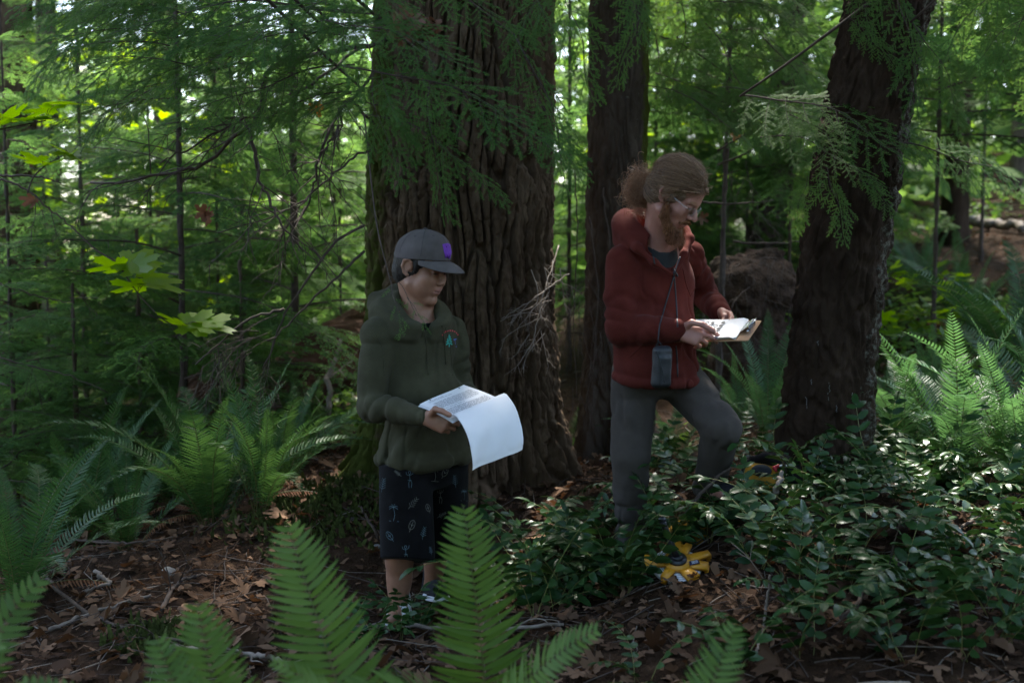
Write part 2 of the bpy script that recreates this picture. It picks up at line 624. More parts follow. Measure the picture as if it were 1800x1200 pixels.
# ------------------------------------------------------------------ ground
_ctl = [(697, 1092, 4.15), (760, 1055, 4.45), (1112, 990, 4.62), (1262, 884, 4.66), (1190, 1000, 4.1), (930, 893, 5.2), (600, 870, 5.1),
        (1440, 835, 4.95), (1080, 815, 6.1), (1750, 870, 4.8), (1690, 800, 5.8), (1650, 452, 11.5), (1790, 385, 14), (300, 1190, 3.6),
        (900, 1200, 3.45), (1500, 1190, 3.2), (1780, 1150, 3.3), (100, 1000, 4.8), (250, 955, 5.3), (20, 1120, 4.1), (400, 810, 7.0), (250, 830, 8.0),
        (100, 800, 9.5), (560, 745, 8.8), (1330, 700, 7.4), (1385, 760, 6.4), (1190, 765, 7.0), (1500, 620, 8.5), (1330, 830, 4.9)]
_cp = [tuple(P(*c)) for c in _ctl] + [(0, 0, -0.1), (-2.5, 0.5, -0.35), (2.5, 0.5, 0.1), (0, -6, -0.1), (-6, -2, -0.6), (6, -2, 0.6), (-9, 9, -0.9), (-8, 18, -1.0),
       (-16, 30, -1.2), (0, 16, 0.5), (0, 32, 1.0), (10, 22, 3.5), (18, 34, 3.5), (8, 8, 1.3), (12, 12, 2.1), (-14, 4, -1.2), (14, 2, 1.6)]
_cp = np.array(_cp)


def _tps_fit(p, lam=0.02):
    n = len(p)
    d = np.linalg.norm(p[:, None, :2] - p[None, :, :2], axis=2)
    K = np.where(d > 0, d * d * np.log(d + 1e-9), 0) + lam * np.eye(n)
    Pm = np.concatenate([np.ones((n, 1)), p[:, :2]], 1)
    Am = np.block([[K, Pm], [Pm.T, np.zeros((3, 3))]])
    return np.linalg.solve(Am, np.concatenate([p[:, 2], np.zeros(3)]))


_tw = _tps_fit(_cp)


def gz(x, y):
    x = np.asarray(x, dtype=np.float64); y = np.asarray(y, dtype=np.float64)
    xx = np.clip(x, -22, 22); yy = np.clip(y, -8, 40)
    r = _tw[-3] + _tw[-2] * xx + _tw[-1] * yy
    for i, p in enumerate(_cp):
        d2 = (xx - p[0]) ** 2 + (yy - p[1]) ** 2
        r = r + _tw[i] * 0.5 * d2 * np.log(d2 + 1e-9)
    r = r + 0.035 * vnoise(x * 2.1, y * 2.1, 0 * x, 3) + 0.014 * vnoise(x * 6.3, y * 6.3, 0 * x, 4)
    return r


def g(x, y):
    return float(gz(np.array([x]), np.array([y]))[0])


def gp(x, y, dz=0.0):
    return Vector((x, y, g(x, y) + dz))


def gpx(px, d):
    """ground point under photo column px at depth d"""
    p = P(px, 600, d)
    y = p.y
    return gp(p.x, y)


def warp_axis(lo, hi, c0, c1, fine, coarse):
    a = list(np.arange(c0, c1, fine))
    s, x = fine, c0
    left = []
    while x > lo:
        s = min(s * 1.25, coarse); x -= s; left.append(x)
    s, x = fine, a[-1]
    right = []
    while x < hi:
        s = min(s * 1.25, coarse); x += s; right.append(x)
    return np.array(left[::-1] + a + right)


gx = warp_axis(-90, 90, -4.0, 4.5, 0.045, 4)
gy = warp_axis(-30, 140, 2.4, 9.5, 0.045, 4)
GX, GY = np.meshgrid(gx, gy, indexing='ij')
GZ = gz(GX, GY)
near = np.exp(-np.maximum(0, np.hypot(GX, GY - 5) - 6) / 3)
GZ = GZ + near * 0.012 * fbm(GX * 16, GY * 16, 0 * GX, 9, 3)
Vg = np.stack([GX, GY, GZ], -1).reshape(-1, 3)
ni, nj = GX.shape
ii, jj = np.meshgrid(np.arange(ni - 1), np.arange(nj - 1), indexing='ij')
k = ii * nj + jj
Qg = np.stack([k, k + nj, k + nj + 1, k + 1], -1).reshape(-1, 4)
ground = obj("ground", mesh_np("ground", Vg, Qg, mats=[M['soil']]))
tag(ground, kind="structure")


# ------------------------------------------------------------------ trunks with real bark relief
def worley(u, v, nu, seed):
    """F2-F1 of a jittered cell pattern, periodic over nu cells in u"""
    iu = np.floor(u); iv = np.floor(v)
    f1 = np.full(u.shape, 9.0, np.float32); f2 = f1.copy()
    for a in (-1, 0, 1):
        for b in (-1, 0, 1):
            cu = iu + a; cv = iv + b
            hu = np.mod(cu, nu)
            jx = _hash(hu, cv, 0 * cu, seed); jy = _hash(hu, cv, 0 * cu + 1, seed)
            d = np.sqrt((cu + 0.15 + 0.7 * jx - u) ** 2 + (cv + 0.05 + 0.9 * jy - v) ** 2)
            n1 = np.minimum(f1, d)
            f2 = np.where(d < f1, f1, np.minimum(f2, d))
            f1 = n1
    return f2 - f1


def trunk_mesh(name, mat, z0, zt, zd, r0, r1, lean=(0, 0), flare=0.15, flare_h=0.3, cells=40, vcell=2.5, depth=0.03, groove=0.3, nu=300, dz=0.012,
               seed=1, flutes=5, moss=None, lichen=None, curve=0.0, rough=0.004):
    """axis starts at the origin (ground level); z0 below ground, dense rows up to zd, sparse up to zt"""
    zs = np.concatenate([np.arange(z0, zd, dz), np.linspace(zd, zt, 30)])
    th = np.arange(nu) * 2 * np.pi / nu
    TH, Z = np.meshgrid(th, zs, indexing='xy')
    ct, st = np.cos(TH), np.sin(TH)
    zz = np.clip(Z, 0, None)
    rad = r0 + (r1 - r0) * zz / zt
    fl = flare * np.exp(-zz / flare_h) * (0.65 + 0.55 * np.cos(TH * flutes + seed + 0.8 * vnoise(ct * 2, st * 2, Z * 0.5, seed)) + 0.25 * vnoise(ct * 3, st * 3, 0 * Z, seed + 9))
    rad = rad + fl
    wob = 0.55 * vnoise(ct * 3, st * 3, Z * 1.3, seed + 2) + 0.3 * vnoise(ct * 7, st * 7, Z * 3.5, seed + 3)
    u = TH / (2 * np.pi) * cells + wob
    v = Z * vcell + 0.3 * vnoise(ct * 5, st * 5, Z * 3, seed + 4)
    w = worley(u, v, cells, seed)
    g1 = np.clip((w - 0.04) / groove, 0, 1); g1 = g1 * g1 * (3 - 2 * g1)
    # finer plates across the ridges
    w2 = worley(u * 2, v * 4.5, cells * 2, seed + 7)
    g2 = np.clip(w2 / 0.22, 0, 1)
    br = r0 * 14
    n1 = fbm(ct * br, st * br, Z * 5, seed + 5, 3)
    n2 = fbm(ct * br * 3.5, st * br * 3.5, Z * 26, seed + 6, 2)
    big = 0.02 * vnoise(ct * 1.6, st * 1.6, Z * 0.8, seed + 8) * (r0 / 0.3)
    fl2 = vnoise(ct * br * 1.6, st * br * 1.6, Z * 11, seed + 11) + 0.6 * vnoise(ct * br * 4, st * br * 4, Z * 22, seed + 12)
    fl2 = fl2 + 0.9 * (1 - 2 * np.abs(vnoise(ct * br * 2.2 + 9, st * br * 2.2, Z * 6, seed + 13)))
    fl2 = np.floor(fl2 * 3) / 3
    rr = rad + depth * (g1 - 1) - depth * 0.2 * (1 - g2) * g1 + depth * 0.2 * n1 + rough * n2 + rough * 1.5 * fl2 * g1 + big
    cx = lean[0] * Z + curve * np.minimum(Z, 4.5) ** 2; cy = lean[1] * Z
    V = np.stack([cx + rr * ct, cy + rr * st, Z], -1).reshape(-1, 3)
    nr = len(zs)
    i, j = np.meshgrid(np.arange(nr - 1), np.arange(nu), indexing='ij')
    j2 = (j + 1) % nu
    Q = np.stack([i * nu + j, i * nu + j2, (i + 1) * nu + j2, (i + 1) * nu + j], -1).reshape(-1, 4)
    me = mesh_np(name, V, Q, mats=[mat])
    mo = np.zeros(TH.shape, np.float32)
    if moss is not None:
        mo = moss(TH, Z, g1).astype(np.float32)
    at = me.attributes.new("moss", 'FLOAT', 'POINT'); at.data.foreach_set("value", mo.ravel())
    li = np.zeros(TH.shape, np.float32)
    if lichen is not None:
        li = lichen(TH, Z, g1).astype(np.float32)
    at = me.attributes.new("lichen", 'FLOAT', 'POINT'); at.data.foreach_set("value", li.ravel())
    return me


# ------------------------------------------------------------------ vegetation pieces
def unit(v):
    return v / (np.linalg.norm(v, axis=-1, keepdims=True) + 1e-12)


def needles_on(rng, P0, D, Ln, Nrm, sp, nl, nw, out, skip=0.05, ang=62):
    """flat rows of needles both sides of straight twigs; P0, D, Ln, Nrm arrays"""
    allp, alld, alln, allt = [], [], [], []
    for p, d, l, n in zip(P0, D, Ln, Nrm):
        m = max(3, int(l / sp))
        t = np.linspace(skip, 1, m) * l
        allp.append(p + t[:, None] * d); alld.append(np.repeat(d[None], m, 0)); alln.append(np.repeat(n[None], m, 0))
        allt.append(np.linspace(0, 1, m))
    p = np.concatenate(allp); d = np.concatenate(alld); n = np.concatenate(alln); t = np.concatenate(allt)
    s = unit(np.cross(n, d))
    for sg in (-1, 1):
        k = len(p)
        a = R(ang) * (1 - 0.25 * t) + rng.normal(0, 0.16, k)
        dr = np.cos(a)[:, None] * d + sg * np.sin(a)[:, None] * s + rng.normal(0, 0.14, k)[:, None] * n
        dr = unit(dr)
        w = unit(np.cross(n + rng.normal(0, 0.25, (k, 3)), dr))
        L = nl * (0.6 + 0.5 * rng.random(k)) * (1 - 0.45 * t ** 3)
        L = L[:, None]
        o = p + rng.normal(0, sp * 0.2, (k, 3))
        V = np.stack([o, o + dr * L * 0.5 + w * nw * 0.5, o + dr * L, o + dr * L * 0.5 - w * nw * 0.5], 1).reshape(-1, 3)
        Q = (np.arange(k) * 4)[:, None] + np.arange(4)[None]
        out.add(V, Q, m=1)


def hemlock_bough(seed, L=1.2, br_sp=0.045, sub_sp=0.024, sp=0.0032, nl=0.014, nw=0.0026, wid=0.36, droop=0.22, dens=1.0, stem_r=0.006, bare=0.08):
    """flat feathery spray: stem along +X, spread in Y, drooping in -Z. material 0 = stem, 1 = needles"""
    rng = np.random.default_rng(seed)
    mb = MB()
    n = 14
    t = np.linspace(0, 1, n)
    wy = 0.05 * L * np.sin(t * 4 + seed) * t + 0.02 * L * np.sin(t * 11 + seed * 2)
    main = np.stack([t * L * (1 - 0.06 * t), wy, -droop * L * t ** 2 + 0.03 * L * np.sin(t * 3)], 1)
    mb.tube(main, stem_r * (1 - 0.85 * t), 5, 0)
    P0, D, Ln, Nn = [], [], [], []
    up = np.array([0, 0, 1.0])

    def at(u):
        k = np.clip(u * (n - 1), 0, n - 1.001); i = int(k); f = k - i
        return main[i] * (1 - f) + main[i + 1] * f, unit(main[i + 1] - main[i])
    x = bare * L; side = 1
    while x < L * 0.985:
        u = x / L
        p, d = at(u)
        side = -side
        l = wid * L * (1 - u) ** 0.62 * min(1, (u + 0.12) / 0.34) * rng.uniform(0.6, 1.12) + 0.03
        a = R(62 - 22 * u) * rng.uniform(0.85, 1.12)
        s = unit(np.cross(up, d))
        bd = unit(np.cos(a) * d + side * np.sin(a) * s + up * rng.normal(-0.06, 0.09))
        m = 6
        tt = np.linspace(0, 1, m)
        bend = 0.18 * l
        br = p + (tt * l)[:, None] * bd + (tt ** 2)[:, None] * (d * bend - up * (0.16 + 0.1 * rng.random()) * l)
        mb.tube(br, stem_r * 0.38 * (1 - 0.75 * tt) * (0.6 + l), 3, 0, cap=False)
        # twigs on the branchlet
        y = 0.03; ss = 1
        while y < l:
            w = y / l
            k = min(w * (m - 1), m - 1.001); i = int(k); f = k - i
            q = br[i] * (1 - f) + br[i + 1] * f
            bd2 = unit(br[i + 1] - br[i])
            ss = -ss
            sl = (0.36 * l * (1 - w) ** 0.7 * min(1, (w + 0.25) / 0.5) + 0.018) * rng.uniform(0.65, 1.15)
            a2 = R(55 - 12 * w) * rng.uniform(0.85, 1.15)
            nn = unit(up + rng.normal(0, 0.2, 3))
            s2 = unit(np.cross(nn, bd2))
            sd = unit(np.cos(a2) * bd2 + ss * np.sin(a2) * s2 - up * rng.uniform(0.0, 0.3))
            if rng.random() < dens:
                P0.append(q); D.append(sd); Ln.append(sl); Nn.append(nn)
            y += sub_sp * rng.uniform(0.7, 1.3)
        for i in range(1, m - 1):
            P0.append(br[i]); D.append(unit(br[i + 1] - br[i])); Ln.append(np.linalg.norm(br[i + 1] - br[i])); Nn.append(up)
        x += br_sp * rng.uniform(0.7, 1.3)
    for i in range(n // 2, n - 1):
        P0.append(main[i]); D.append(unit(main[i + 1] - main[i])); Ln.append(np.linalg.norm(main[i + 1] - main[i])); Nn.append(up)
    needles_on(rng, P0, D, Ln, Nn, sp, nl, nw, mb)
    return mb


def split_mb(mb, name, mats):
    """two meshes from a two-material MB: stem and needles"""
    V, Q, T, mi = mb.arrays()
    nq = len(Q)
    res = []
    for m in (0, 1):
        q = Q[mi[:nq] == m]
        tt = T[mi[nq:] == m] if T is not None and len(T) else np.zeros((0, 3), int)
        used = np.unique(np.concatenate([q.ravel(), tt.ravel()]))
        mp = np.full(len(V), -1); mp[used] = np.arange(len(used))
        res.append(mesh_np(name + ("_stem", "_needles")[m], V[used], mp[q], mp[tt] if len(tt) else None, [mats[m]]))
    return res


def frond_mesh(seed, L=0.9, e0=78, e1=10, pairs=44, wmax=0.105, mats=None, pw=0.011, vfold=0.25, side_curve=0.0, curl=0.0, tipw=0.6):
    """sword fern frond: rises along +Z at the base and arches towards +X. material 0 = rachis, 1 = pinnae"""
    rng = np.random.default_rng(seed)
    n = 28
    t = np.linspace(0, 1, n)
    el = np.radians(e0 + (e1 - e0) * t ** 1.3 - curl * np.clip(t - 0.8, 0, 1) * 5)
    ds = L / (n - 1)
    x = np.concatenate([[0], np.cumsum(np.cos(el[:-1]) * ds)])
    z = np.concatenate([[0], np.cumsum(np.sin(el[:-1]) * ds)])
    y = side_curve * t ** 2 * L
    c = np.stack([x, y, z], 1)
    mb = MB()
    mb.tube(c, 0.0032 * (1 - 0.8 * t), 5, 0)
    tan = unit(np.gradient(c, axis=0))
    for i in range(pairs):
        u = 0.13 + 0.87 * (i / (pairs - 1)) ** 0.97
        k = min(u * (n - 1), n - 1.001); a = int(k); f = k - a
        p0 = c[a] * (1 - f) + c[a + 1] * f
        d = tan[a]
        lat = unit(np.cross(np.array([0, 0, 1.0]) if abs(d[2]) < 0.98 else np.array([-1.0, 0, 0]), d))
        nrm = np.cross(d, lat)
        pr = (min(1, (u - 0.06) / 0.3)) ** 0.6 * (1 - max(0, u - 0.38) / 0.62) ** tipw
        l = max(wmax * pr, 0.006) * rng.uniform(0.92, 1.05)
        for sg in (-1, 1):
            if rng.random() < 0.012: continue
            fw = 0.2 + 0.45 * u + rng.normal(0, 0.045)
            pd = unit(sg * lat + fw * d + (vfold + rng.normal(0, 0.06)) * nrm)
            p = p0 + d * sg * 0.002
            m = 6
            s = np.linspace(0, 1, m)
            w = pw * np.array([0.55, 1.0, 0.98, 0.8, 0.5, 0.05]) * (0.75 + 0.35 * pr) * min(1, l / 0.03)
            cen = p + (s * l)[:, None] * pd + (s ** 2)[:, None] * (d * 0.16 * l - nrm * 0.12 * l * rng.uniform(0.3, 1.6))
            side = unit(np.cross(nrm, pd))
            tw = rng.normal(0, 0.2)
            sd = side * np.cos(tw) + nrm * np.sin(tw)
            V = np.stack([cen + sd * w[:, None] * 0.5 + nrm * 0.0012, cen, cen - sd * w[:, None] * 0.5 + nrm * 0.0012], 1).reshape(-1, 3)
            Q = []
            for r_ in range(m - 1):
                b = r_ * 3
                Q += [(b, b + 1, b + 4, b + 3), (b + 1, b + 2, b + 5, b + 4)]
            mb.add(V, Q, m=1)
    return mb


def grape_leaf(seed, L=0.3, pairs=6, ll=0.062, lw=0.034, arch=0.5):
    """compound leaf: rachis rising along +Z, arching to +X, with paired spiny leaflets. material 0 = rachis, 1 = leaflets"""
    rng = np.random.default_rng(seed)
    n = 12
    t = np.linspace(0, 1, n)
    el = np.radians(72 - (66 + 12 * arch) * arch * 1.1 * t)
    ds = L / (n - 1)
    c = np.stack([np.concatenate([[0], np.cumsum(np.cos(el[:-1]) * ds)]), 0.03 * L * np.sin(t * 5 + seed),
                  np.concatenate([[0], np.cumsum(np.sin(el[:-1]) * ds)])], 1)
    mb = MB()
    mb.tube(c, 0.0021 * (1 - 0.5 * t), 4, 0)
    tan = unit(np.gradient(c, axis=0))
    W = np.array([0.3, 0.72, 0.98, 0.86, 1.0, 0.74, 0.78, 0.45, 0.03])

    def leaflet(p, pd, nrm, l, w0):
        m = len(W)
        s = np.linspace(0, 1, m)
        side = unit(np.cross(nrm, pd))
        cen = p + (s * l)[:, None] * pd - (s ** 2)[:, None] * nrm * l * rng.uniform(0.08, 0.35)
        w = W * w0 * 0.5
        up = 0.22
        V = np.stack([cen + side * w[:, None] + nrm * (w * up)[:, None], cen + side * (w * 0.5)[:, None] + nrm * (w * 0.2)[:, None], cen,
                      cen - side * (w * 0.5)[:, None] + nrm * (w * 0.2)[:, None], cen - side * w[:, None] + nrm * (w * up)[:, None]], 1).reshape(-1, 3)
        Q = []
        for r_ in range(m - 1):
            b = r_ * 5
            Q += [(b + q, b + q + 1, b + q + 6, b + q + 5) for q in range(4)]
        mb.add(V, Q, m=1)
    for i in range(pairs):
        u = 0.2 + 0.76 * i / (pairs - 1)
        k = min(u * (n - 1), n - 1.001); a = int(k); f = k - a
        p = c[a] * (1 - f) + c[a + 1] * f
        d = tan[a]
        lat = np.array([0, 1.0, 0])
        nrm = unit(np.cross(d, lat))
        if nrm[2] < 0: nrm = -nrm
        for sg in (-1, 1):
            if rng.random() < 0.03: continue
            pd = unit(sg * lat + (0.35 + 0.3 * u) * d + rng.normal(-0.12, 0.14) * nrm)
            nn = unit(nrm + rng.normal(0, 0.15, 3)); nn = unit(nn - pd * np.dot(nn, pd))
            sc = (0.78 + 0.4 * math.sin(math.pi * (0.2 + 0.7 * u))) * rng.uniform(0.85, 1.1)
            leaflet(p, pd, nn, ll * sc, lw * sc * rng.uniform(0.9, 1.1))
    nrm = unit(np.cross(tan[-1], np.array([0, 1.0, 0])))
    if nrm[2] < 0: nrm = -nrm
    leaflet(c[-1], tan[-1], nrm, ll * 1.05, lw * 1.05)
    return mb


def maple_outline(rng, jag=1.0):
    lobes = [(0, 1.0), (52, 0.92), (-52, 0.92), (108, 0.62), (-108, 0.62)]
    angs = np.radians(np.arange(-165, 166, 7.5))
    r = np.zeros(len(angs))
    for i, a in enumerate(angs):
        best = 0.30
        for la, lr in lobes:
            da = abs(a - math.radians(la))
            w = math.radians(27)
            v = lr * max(0, 1 - (da / w) ** 1.25) + 0.33 * (da < w * 1.2)
            best = max(best, min(v, lr))
        r[i] = best * (1 + jag * (0.09 if i % 2 else -0.05))
    return angs, r


def maple_leaf_piece(rng, size, curl=0.3, fold=0.2):
    """one palmate leaf, base at the origin, pointing +X; V, Q, T"""
    a, r = maple_outline(rng)
    out = np.stack([r * np.cos(a), r * np.sin(a)], 1)
    V = [[0.0, 0.0]] + [list(q * 0.5) for q in out] + [list(q) for q in out]
    V = np.array(V)
    n = len(out)
    Q, T = [], []
    for i in range(n - 1):
        T.append((0, 1 + i, 2 + i))
        Q.append((1 + i, 1 + n + i, 2 + n + i, 2 + i))
    x, y = V[:, 0], V[:, 1]
    ph = rng.uniform(0, 6.28, 3)
    z = fold * np.abs(y) + curl * (0.35 * np.sin(2.6 * x + ph[0]) + 0.3 * np.sin(3.1 * y + ph[1]) + 0.5 * (x ** 2 + y ** 2) * math.sin(ph[2]))
    return np.stack([x, y, z], 1) * size, Q, T


def rot_rand(rng, tilt):
    yaw = rng.uniform(0, 6.2832)
    ax = Vector((rng.normal(), rng.normal(), 0)).normalized()
    return np.array(Matrix.Rotation(rng.normal(0, tilt), 3, ax) @ Matrix.Rotation(yaw, 3, 'Z'))


def dead_twigs(mb, rng, p, d, L, r, depth, spread=0.6, droop=0.15, kids=6, m=0, wob=0.25):
    """bare branching twig"""
    n = 7
    pts = [A(p)]
    dd = unit(A(d))
    for i in range(n - 1):
        dd = unit(dd + rng.normal(0, wob, 3) * 0.5 + np.array([0, 0, -droop * 0.3]))
        pts.append(pts[-1] + dd * L / (n - 1))
    pts = np.array(pts)
    mb.tube(pts, r * np.linspace(1, 0.35, n), 4 if depth > 1 else 3, m, cap=False)
    if depth <= 0: return
    for k in range(kids):
        i = int(rng.integers(1, n - 1))
        q = pts[i] + (pts[i + 1] - pts[i]) * rng.random()
        td = unit(pts[i + 1] - pts[i])
        o = rng.normal(0, 1, 3); o[2] *= 0.5; o = unit(o - td * np.dot(o, td))
        nd = td * rng.uniform(0.5, 1.0) + o * spread * rng.uniform(0.7, 1.4)
        dead_twigs(mb, rng, q, nd, L * rng.uniform(0.3, 0.6) * (1 - 0.4 * i / n), r * 0.55, depth - 1, spread, droop, max(3, kids - 1), m, wob)


# shared bough meshes
def joined(mb, name, mats):
    V, Q, T, mi = mb.arrays()
    return mesh_np(name, V, Q, T, mats, mi)


BOUGH_HI = [split_mb(hemlock_bough(s, L=1.2, br_sp=0.05, sub_sp=0.023, sp=0.0034, nl=0.0165, nw=0.0042, droop=dr, dens=0.9), "hemlock_spray", (M['twig'], M['needle'])) for s, dr in ((1, 0.2), (2, 0.34), (3, 0.12), (4, 0.26))]
BOUGH_MID = [joined(hemlock_bough(s, L=1.2, br_sp=0.05, sub_sp=0.03, sp=0.0065, nl=0.026, nw=0.0085, droop=dr, dens=0.95), "hemlock_bough", (M['twig'], M['needle_mid']))
             for s, dr in ((11, 0.22), (12, 0.36), (13, 0.14), (14, 0.28))]
BOUGH_FAR = [joined(hemlock_bough(s, L=1.4, br_sp=0.07, sub_sp=0.045, sp=0.012, nl=0.042, nw=0.018, droop=dr, dens=0.95), "hemlock_bough_far", (M['twig'], M['needle_far']))
             for s, dr in ((21, 0.25), (22, 0.4), (23, 0.15))]
BOUGH_LEN = {'hi': 1.2, 'mid': 1.2, 'far': 1.4}
BOUGH_CROWN = [joined(hemlock_bough(s, L=2.6, br_sp=0.13, sub_sp=0.085, sp=0.04, nl=0.11, nw=0.06, wid=0.34, droop=dr, dens=1.0, stem_r=0.018), "crown_bough", (M['twig'], M['needle_mid']))
               for s, dr in ((31, 0.2), (32, 0.3))]

# ------------------------------------------------------------------ bough placing
def aim_matrix(base, tip, lchord, up, wid=1.0):
    base = Vector(base); tip = Vector(tip)
    d = tip - base
    lc = Vector(lchord)
    rot = frame_from(d, up) @ frame_from(lc, (0, 0, 1)).inverted()
    s = d.length / lc.length
    return Matrix.Translation(base) @ rot.to_4x4() @ Matrix.Diagonal((s, s * wid, s, 1))


def chord(me):
    co = np.empty(len(me.vertices) * 3, np.float32)
    me.vertices.foreach_get("co", co)
    co = co.reshape(-1, 3)
    i = int(np.argmax(co[:, 0]))
    return Vector((float(co[i, 0]), 0.0, float(co[i, 2])))


CH_HI = [chord(b[1]) for b in BOUGH_HI]
rnd = random.Random(5)


def put_bough(par, base, tip, k, up, wid):
    """a bough (stem with its needles) as a part of the tree par, whose matrix is a pure translation"""
    s = obj("bough", BOUGH_HI[k][0], par)
    m = aim_matrix(base, tip, CH_HI[k], up, wid)
    s.matrix_local = Matrix.Translation(-par.location) @ m
    obj("needles", BOUGH_HI[k][1], s)
    return s


def tree_boughs(root, meshes, rng, z0, z1, nb, len0, len1, ml, r0, el=(-8, 22), lean=(0, 0), az_range=None, droop_tip=0.0):
    """whorled boughs on a trunk; part copies share their mesh"""
    for i in range(nb):
        u = (i + rng.random() * 0.8) / nb
        z = z0 + (z1 - z0) * u
        az = i * 2.39996 + rng.uniform(-0.4, 0.4)
        if az_range is not None:
            az = rng.uniform(*az_range)
        L = (len0 + (len1 - len0) * u) * rng.uniform(0.75, 1.15)
        e = R(rng.uniform(*el))
        b = obj("bough", meshes[int(rng.integers(len(meshes)))], root)
        s = L / ml
        b.scale = (s, s * rng.uniform(0.85, 1.2), s)
        rr = max(0.0, r0 * (1 - u)) * 0.6
        b.location = (lean[0] * z + math.cos(az) * rr, lean[1] * z + math.sin(az) * rr, z)
        b.rotation_euler = (rng.normal(0, 0.25), -e, az)


def simple_trunk(name, mat, h, r0, r1, lean=(0, 0), seed=1, moss_dir=None, dz=0.05, nu=40, cells=14, depth=None, flare=0.3, curve=0.0):
    mf = None
    if moss_dir is not None:
        mf = lambda th, z, g1: 0.35 * np.clip(np.cos(th - moss_dir), 0, 1) - 0.1
    return trunk_mesh(name, mat, -0.3, h, min(h * 0.7, 4.5), r0, r1, lean, r0 * flare, 0.25, cells, 3.5, depth if depth else r0 * 0.07, 0.35, nu, dz, seed, 4, mf, None, curve)


# ------------------------------------------------------------------ the big old tree behind the boy
bt = gpx(812, 5.72)
big_tree = thing("conifer_tree", "massive old conifer with deeply furrowed bark and a mossy left side, behind the boy", "tree", bt)


def _moss_big(th, z, g1):
    x, y = np.cos(th), np.sin(th)
    m = 0.42 * np.clip((-x - 0.62) / 0.25, 0, 1) + 0.16 * vnoise(x * 3, y * 3, z * 1.7, 5) - 0.02
    return m + 0.35 * np.clip(1 - z / 0.5, 0, 1) * np.clip(-x * 1.4 - 0.2, 0, 1)


o = obj("trunk", trunk_mesh("conifer_trunk", M['bark_big'], -0.4, 16, 2.9, 0.475, 0.2, (0.004, 0.0), 0.17, 0.25, 54, 1.9, 0.05, 0.17, 760, 0.0065, 3, 6, _moss_big, rough=0.0075), big_tree)
rngt = np.random.default_rng(77)
tree_boughs(big_tree, BOUGH_CROWN, rngt, 3.8, 13.0, 52, 2.9, 1.8, 2.6, 0.4, (-12, 14), az_range=(-2.9, -0.3))  # crown out of view, boughs kept to the near side to shade the foreground
tree_boughs(big_tree, BOUGH_CROWN, rngt, 5.2, 12.0, 34, 2.9, 1.6, 2.6, 0.35, (-12, 14), az_range=(-0.3, 3.4))  # unseen upper boughs added behind to keep sun off the foreground
# bare and needled limbs of the big tree's lower left side, reaching in front of the woods
LIMBS = [
    ([(690, 70, 5.4), (560, 98, 4.9), (470, 104, 4.7), (430, 112, 4.6), (397, 115, 4.5)], 0.012, 0.004),
    ([(540, 100, 4.9), (480, 118, 4.8), (462, 150, 4.75), (457, 195, 4.75), (440, 221, 4.75), (410, 243, 4.8), (367, 284, 4.85), (317, 300, 4.9), (233, 318, 5.0), (160, 322, 5.1)], 0.013, 0.005),
    ([(441, 222, 4.75), (447, 270, 4.7), (455, 312, 4.7), (472, 352, 4.65), (500, 402, 4.6), (535, 440, 4.6)], 0.009, 0.004),
    ([(640, 80, 5.3), (560, 135, 5.1), (480, 190, 5.0), (400, 222, 4.95), (330, 262, 4.9), (280, 285, 4.9)], 0.008, 0.003),
    ([(655, 130, 5.3), (585, 215, 5.1), (555, 300, 5.0), (545, 350, 5.0), (512, 400, 4.9)], 0.008, 0.003),
    ([(650, 260, 5.2), (590, 300, 5.0), (545, 345, 4.9), (480, 380, 4.8), (380, 410, 4.8)], 0.006, 0.002),
    ([(655, 215, 5.3), (608, 180, 5.0), (592, 235, 4.9), (566, 268, 4.9)], 0.008, 0.004),
]
for i, (pts, ra, rb) in enumerate(LIMBS):
    p = smooth_path([P(*q) - bt for q in pts], 26)
    mb = MB()
    rl = np.random.default_rng(400 + i)
    p = p + 0.006 * rl.normal(0, 1, p.shape)
    mb.tube(p, np.linspace(ra, rb, 26), 6)
    for k in range(9):
        j = int(rl.integers(6, 25))
        dd = unit(p[j] - p[j - 1]) + rl.normal(0, 0.6, 3)
        dead_twigs(mb, rl, p[j], dd, rl.uniform(0.15, 0.5), 0.0035, 1, 0.8, 0.3, 5)
    V, Q, T, mi = mb.arrays()
    obj("limb", mesh_np("limb", V, Q, T, [M['twig']]), big_tree)

# ------------------------------------------------------------------ second trunk and the leaning tree on the right
st_ = gpx(1083, 6.3)
second_tree = thing("hemlock_tree", "slender grey-brown tree with green moss along its right edge, just behind the bearded man", "tree", st_)
obj("trunk", trunk_mesh("second_trunk", M['bark_mid'], -0.3, 14, 3.2, 0.175, 0.1, (0.0, 0.0), 0.12, 0.3, 26, 5.5, 0.011, 0.4, 300, 0.008, 12, 5,
                        lambda th, z, g1: 0.5 * np.clip((np.cos(th) - 0.6) / 0.3, 0, 1) * np.clip((z - 0.6) / 0.8, 0, 1) + 0.02,
                        lambda th, z, g1: 0.16 + 0.1 * np.clip(np.cos(th + 0.9), 0, 1) + 0 * z), second_tree)
tree_boughs(second_tree, BOUGH_CROWN, np.random.default_rng(78), 3.6, 12, 40, 3.4, 1.6, 2.6, 0.15, (-12, 14), az_range=(-2.8, -0.2))  # unseen crown, near side only, shaped to shade the foreground

